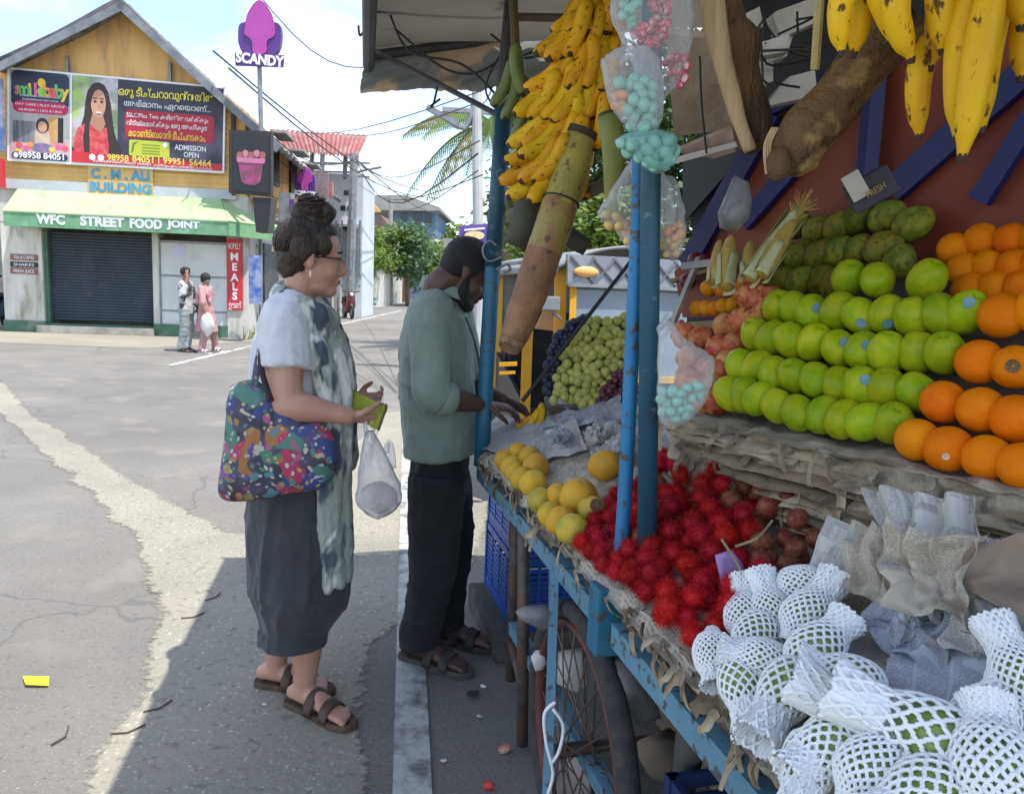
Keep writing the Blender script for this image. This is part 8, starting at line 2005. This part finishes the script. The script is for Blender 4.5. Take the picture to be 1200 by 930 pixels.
g_, uv = grid(collar, 24, 4); ob('collar', thick(g_, .005), M_SHIRT, man, smooth=True)
ob('placket', tube([Mn(546, 372, -.05), Mn(556, 400, -.06), Mn(562, 430, -.05), Mn(563, 460, -.05)], [.004] * 4, 6, sub=4, rb=[.010] * 4), mat('dark_placket', (.045, .07, .06), rough=.8), man, smooth=True)
M_BKT = mat('black_denim', (.010, .011, .014), (.017, .018, .022), scale=9, rough=.85, bump=.12, bscale=300)
fuse('trousers', join(
    tube([Mn(515, 510, .03), Mn(515, 545, .02), Mn(515, 580, .02)], [.108, .112, .115], 18, ref=(0, 1, 0), rb=[.140, .145, .148], sub=3),
    *[tube([pel + V(0, .085 * sg, -.06), kn.lerp(pel + V(0, .085 * sg, 0), .5), kn, kn.lerp(V(an.x, an.y, .1), .5), V(an.x, an.y, .13), V(an.x, an.y, .075)], [.105, .102, .090, .080, .078, .080], 16, sub=4) for an, kn, sg in ((an_r, kr, -1), (an_l, kl, 1))]), .007, M_BKT, man, 2, folds([(.006, (1, .3, .25), 11, .35), (.006, (.1, 0, 1), 8, .3), (.002, (.6, .2, .6), 26, .4)], 6))
hs = [ball(hq(-.016, 0, .044), (.099, .083, .086), 20, 14, hrot), ball(hq(-.045, 0, .0), (.062, .076, .060), 16, 12, hrot), ball(hq(.0, -.070, .022), (.030, .014, .036), 10, 8, hrot), ball(hq(.0, .070, .022), (.030, .014, .036), 10, 8, hrot)]
fuse('hair', join(*hs), .005, M_HAIRK, man, 2, lambda co, n_: co + n_ * .003 * noise.noise(co * 150))
bd = [tube([hq(.012, -.068, -.020), hq(.020, -.058, -.052), hq(.042, -.042, -.080), hq(.070, -.018, -.094), hq(.070, .018, -.094), hq(.042, .042, -.080), hq(.018, .062, -.056), hq(.012, .068, -.020)], [.010, .018, .024, .026, .026, .024, .018, .010], 10, sub=4, rnd_cap=True), ball(hq(.062, 0, -.100), (.034, .034, .026), 14, 10, hrot), ball(hq(.096, 0, -.047), (.009, .026, .006), 10, 8, hrot)]
fuse('beard', join(*bd), .005, M_HAIRK, man, 2, lambda co, n_: co + n_ * .003 * noise.noise(co * 150))
for sd in (-1, 1):
    ob('eyebrow', tube([hq(.094, .014 * sd, .026), hq(.092, .034 * sd, .030), hq(.078, .052 * sd, .024)], .0035, 6, sub=3), M_HAIRK, man)
    ob('eye', ball(hq(.083, .032 * sd, .003), (.010, .013, .007), 10, 8, hrot), mat('eye_white', (.5, .45, .42), rough=.3), man, smooth=True)
M_SND = mat('black_rubber_sandal', (.030, .027, .025), (.05, .045, .04), scale=20, rough=.8)
sandal(an_r, tdr, mat('grey_brown_sole', (.09, .08, .068), (.06, .055, .05), scale=20, rough=.9), M_SND, man, 1.06); sandal(an_l, tdl, M_SND, M_SND, man, 1.06)

# ------------------------------------------------------------------ two walkers across the road
def walker(name_label, foot_a, foot_b, top_px, Y, shirt_m, legs_m, fem, ph):
    fa, fb = G(*foot_a), G(*foot_b); Y = (fa.y + fb.y) / 2
    tp = P(*top_px, Y); H = tp.z; cx = (fa.x + fb.x) / 2 * .35 + tp.x * .65
    e = empty('person', V(cx, Y, 0), name_label, 'person', 'walkers across the road')
    def q(fx, fy, fz): return V(cx + fx, Y + fy, H * fz)
    hp, hq_, rot = head_parts(q(0, 0, .93), V(.75, -.5, -.1), H / 1.72)
    sh = [q(0, -.17, .815), q(0, .17, .815)]
    pr = [hp, tube([q(0, 0, .9), q(-.01, 0, .82)], [.05, .06], 10), tube([q(0, 0, .83), q(0, 0, .76), q(0, 0, .6), q(0, 0, .5)], [.06, .1, .1, .11], 14, ref=(0, 1, 0), rb=[.08, .16, .13, .14], sub=3, rnd_cap=True)]
    if ph:
        elb, wr = q(.03, -.24, .66), q(.09, -.13, .90)
        pr += [tube([sh[0], elb, wr], [.05, .042, .028], 10, sub=4, rnd_cap=True), hand_parts(wr, V(-.2, .25, .9), V(0, .9, 0), 1, .5), tube([sh[1], q(.06, .22, .66), q(.13, .2, .52)], [.05, .042, .028], 10, sub=4, rnd_cap=True), hand_parts(q(.13, .2, .52), V(.2, 0, -.9), V(0, -.9, 0), 1, .4)]
        slv = [[sh[0], elb, elb.lerp(wr, .5)], [sh[1], q(.06, .22, .66), q(.11, .2, .58)]]
    else:
        pr += [tube([sh[0], q(.03, -.25, .64), q(.10, -.26, .50)], [.05, .042, .028], 10, sub=4, rnd_cap=True), hand_parts(q(.10, -.26, .50), V(.1, 0, -.9), V(0, .9, 0), 1, .9), tube([sh[1], q(-.08, .2, .64), q(-.12, .14, .52)], [.05, .042, .028], 10, sub=4, rnd_cap=True), hand_parts(q(-.12, .14, .52), V(-.1, 0, -.9), V(0, -.9, 0), 1, .4)]
        slv = [[sh[0], q(.03, -.25, .64)], [sh[1], q(-.08, .2, .64)]]
    lg = []
    for f_, sg in ((fa, -1), (fb, 1)):
        hip = q(0, .08 * sg, .5); kn = hip.lerp(V(f_.x, f_.y, .1), .5) + V(.03, 0, 0)
        pr += [tube([hip, kn, V(f_.x, f_.y, .08)], [.07, .05, .036], 10, sub=4, rnd_cap=True), foot_parts(V(f_.x, f_.y, 0), V(.8, -.4, 0), 1, .004)]
        lg.append(tube([hip + V(0, 0, .04), kn, V(f_.x, f_.y, .12), V(f_.x, f_.y, .05)], [.10, .085, .075, .075] if not fem else [.09, .075, .06, .055], 12, sub=4))
    fuse('body', join(*pr), .010, SKIN_M, e, 2)
    fuse('trousers', join(*lg, tube([q(0, 0, .56), q(0, 0, .46)], [.15, .15], 12, ref=(0, 1, 0), rb=[.12, .12])), .014, legs_m, e, 2, wrinkle(.012, 8, 2))
    if fem: tors = tube([q(0, 0, .845), q(0, 0, .78), q(0, 0, .60), q(.0, 0, .42), q(.0, 0, .27)], [.06, .11, .12, .17, .21], 14, ref=(0, 1, 0), rb=[.07, .17, .155, .19, .22], sub=4)
    else: tors = tube([q(0, 0, .845), q(0, 0, .79), q(0, 0, .65), q(0, 0, .50)], [.06, .11, .12, .13], 14, ref=(0, 1, 0), rb=[.07, .18, .17, .17], sub=4)
    fuse('shirt', join(tors, *[tube(s_, .062, 10, sub=3, rnd_cap=True) for s_ in slv]), .012, shirt_m, e, 2, wrinkle(.012, 8, 4))
    hh = [ball(hq_(-.018, 0, .045), (.104, .088, .092), 14, 10, rot)]
    if fem: hh += [ball(hq_(-.10, 0, -.02), (.05, .05, .055), 12, 8, rot)]
    else: hh += [ball(hq_(.03, 0, .10), (.07, .07, .04), 12, 8, rot)]
    fuse('hair', join(*hh), .010, M_HAIRK, e, 1)
    for f_ in (fa, fb): sandal(V(f_.x, f_.y, 0), V(.8, -.4, 0), M_BLK if not fem else M_FOAM, M_BLK if not fem else M_FOAM, e, 1.05)
    return e, q, hq_
M_PLAID = mat('black_white_plaid', (.05, .05, .055), (.42, .42, .42), scale=6, detail=2, lo=.46, hi=.54, rough=.85)
M_PINK = mat('dusty_pink_cotton', (.42, .22, .22), (.46, .26, .25), scale=8, rough=.85)
we, wq_, _ = walker('man in checked shirt and grey jeans phoning outside the shuttered shop', (213, 412), (219, 412), (219, 314), 14, M_PLAID, mat('grey_jeans', (.34, .37, .37), (.28, .31, .31), scale=6, rough=.9), False, True)
ob('phone', box(wq_(.10, -.10, .935), (.012, .07, .13), (0, .1, .5), .004), M_BLK, we)
we, wq_, whq = walker('woman in dusty pink tunic and scarf walking past the red MEALS board', (237, 414), (252, 412), (240, 321), 14, M_PINK, mat('pink_trousers', (.40, .22, .22), rough=.85), True, False)
fuse('scarf', join(tube([wq_(.10, -.10, .66), wq_(.06, -.12, .77), wq_(-.04, -.10, .835), wq_(-.10, 0, .835), wq_(-.04, .10, .835), wq_(.08, .10, .75)], [.04] * 6, 10, sub=4, rnd_cap=True), tube([wq_(-.06, -.10, .82), wq_(-.12, -.08, .7), wq_(-.15, -.04, .62)], [.05, .05, .04], 10, sub=3, rnd_cap=True)), .012, mat('magenta_pink_scarf', (.45, .08, .16), (.6, .4, .42), scale=6, rough=.85), we, 2)
cbg = empty('carrier_bag', wq_(.12, -.28, .3), 'white carrier bag held by the woman in pink', 'bag')
ob('film', jitter(ball(wq_(.13, -.28, .37), (.13, .06, .22), 14, 10), .03, 6), M_FOAM, cbg, smooth=True)
ob('handle_loop', tube([wq_(.08, -.28, .47), wq_(.10, -.27, .52), wq_(.15, -.28, .47)], .012, 6, sub=3), M_FOAM, cbg)
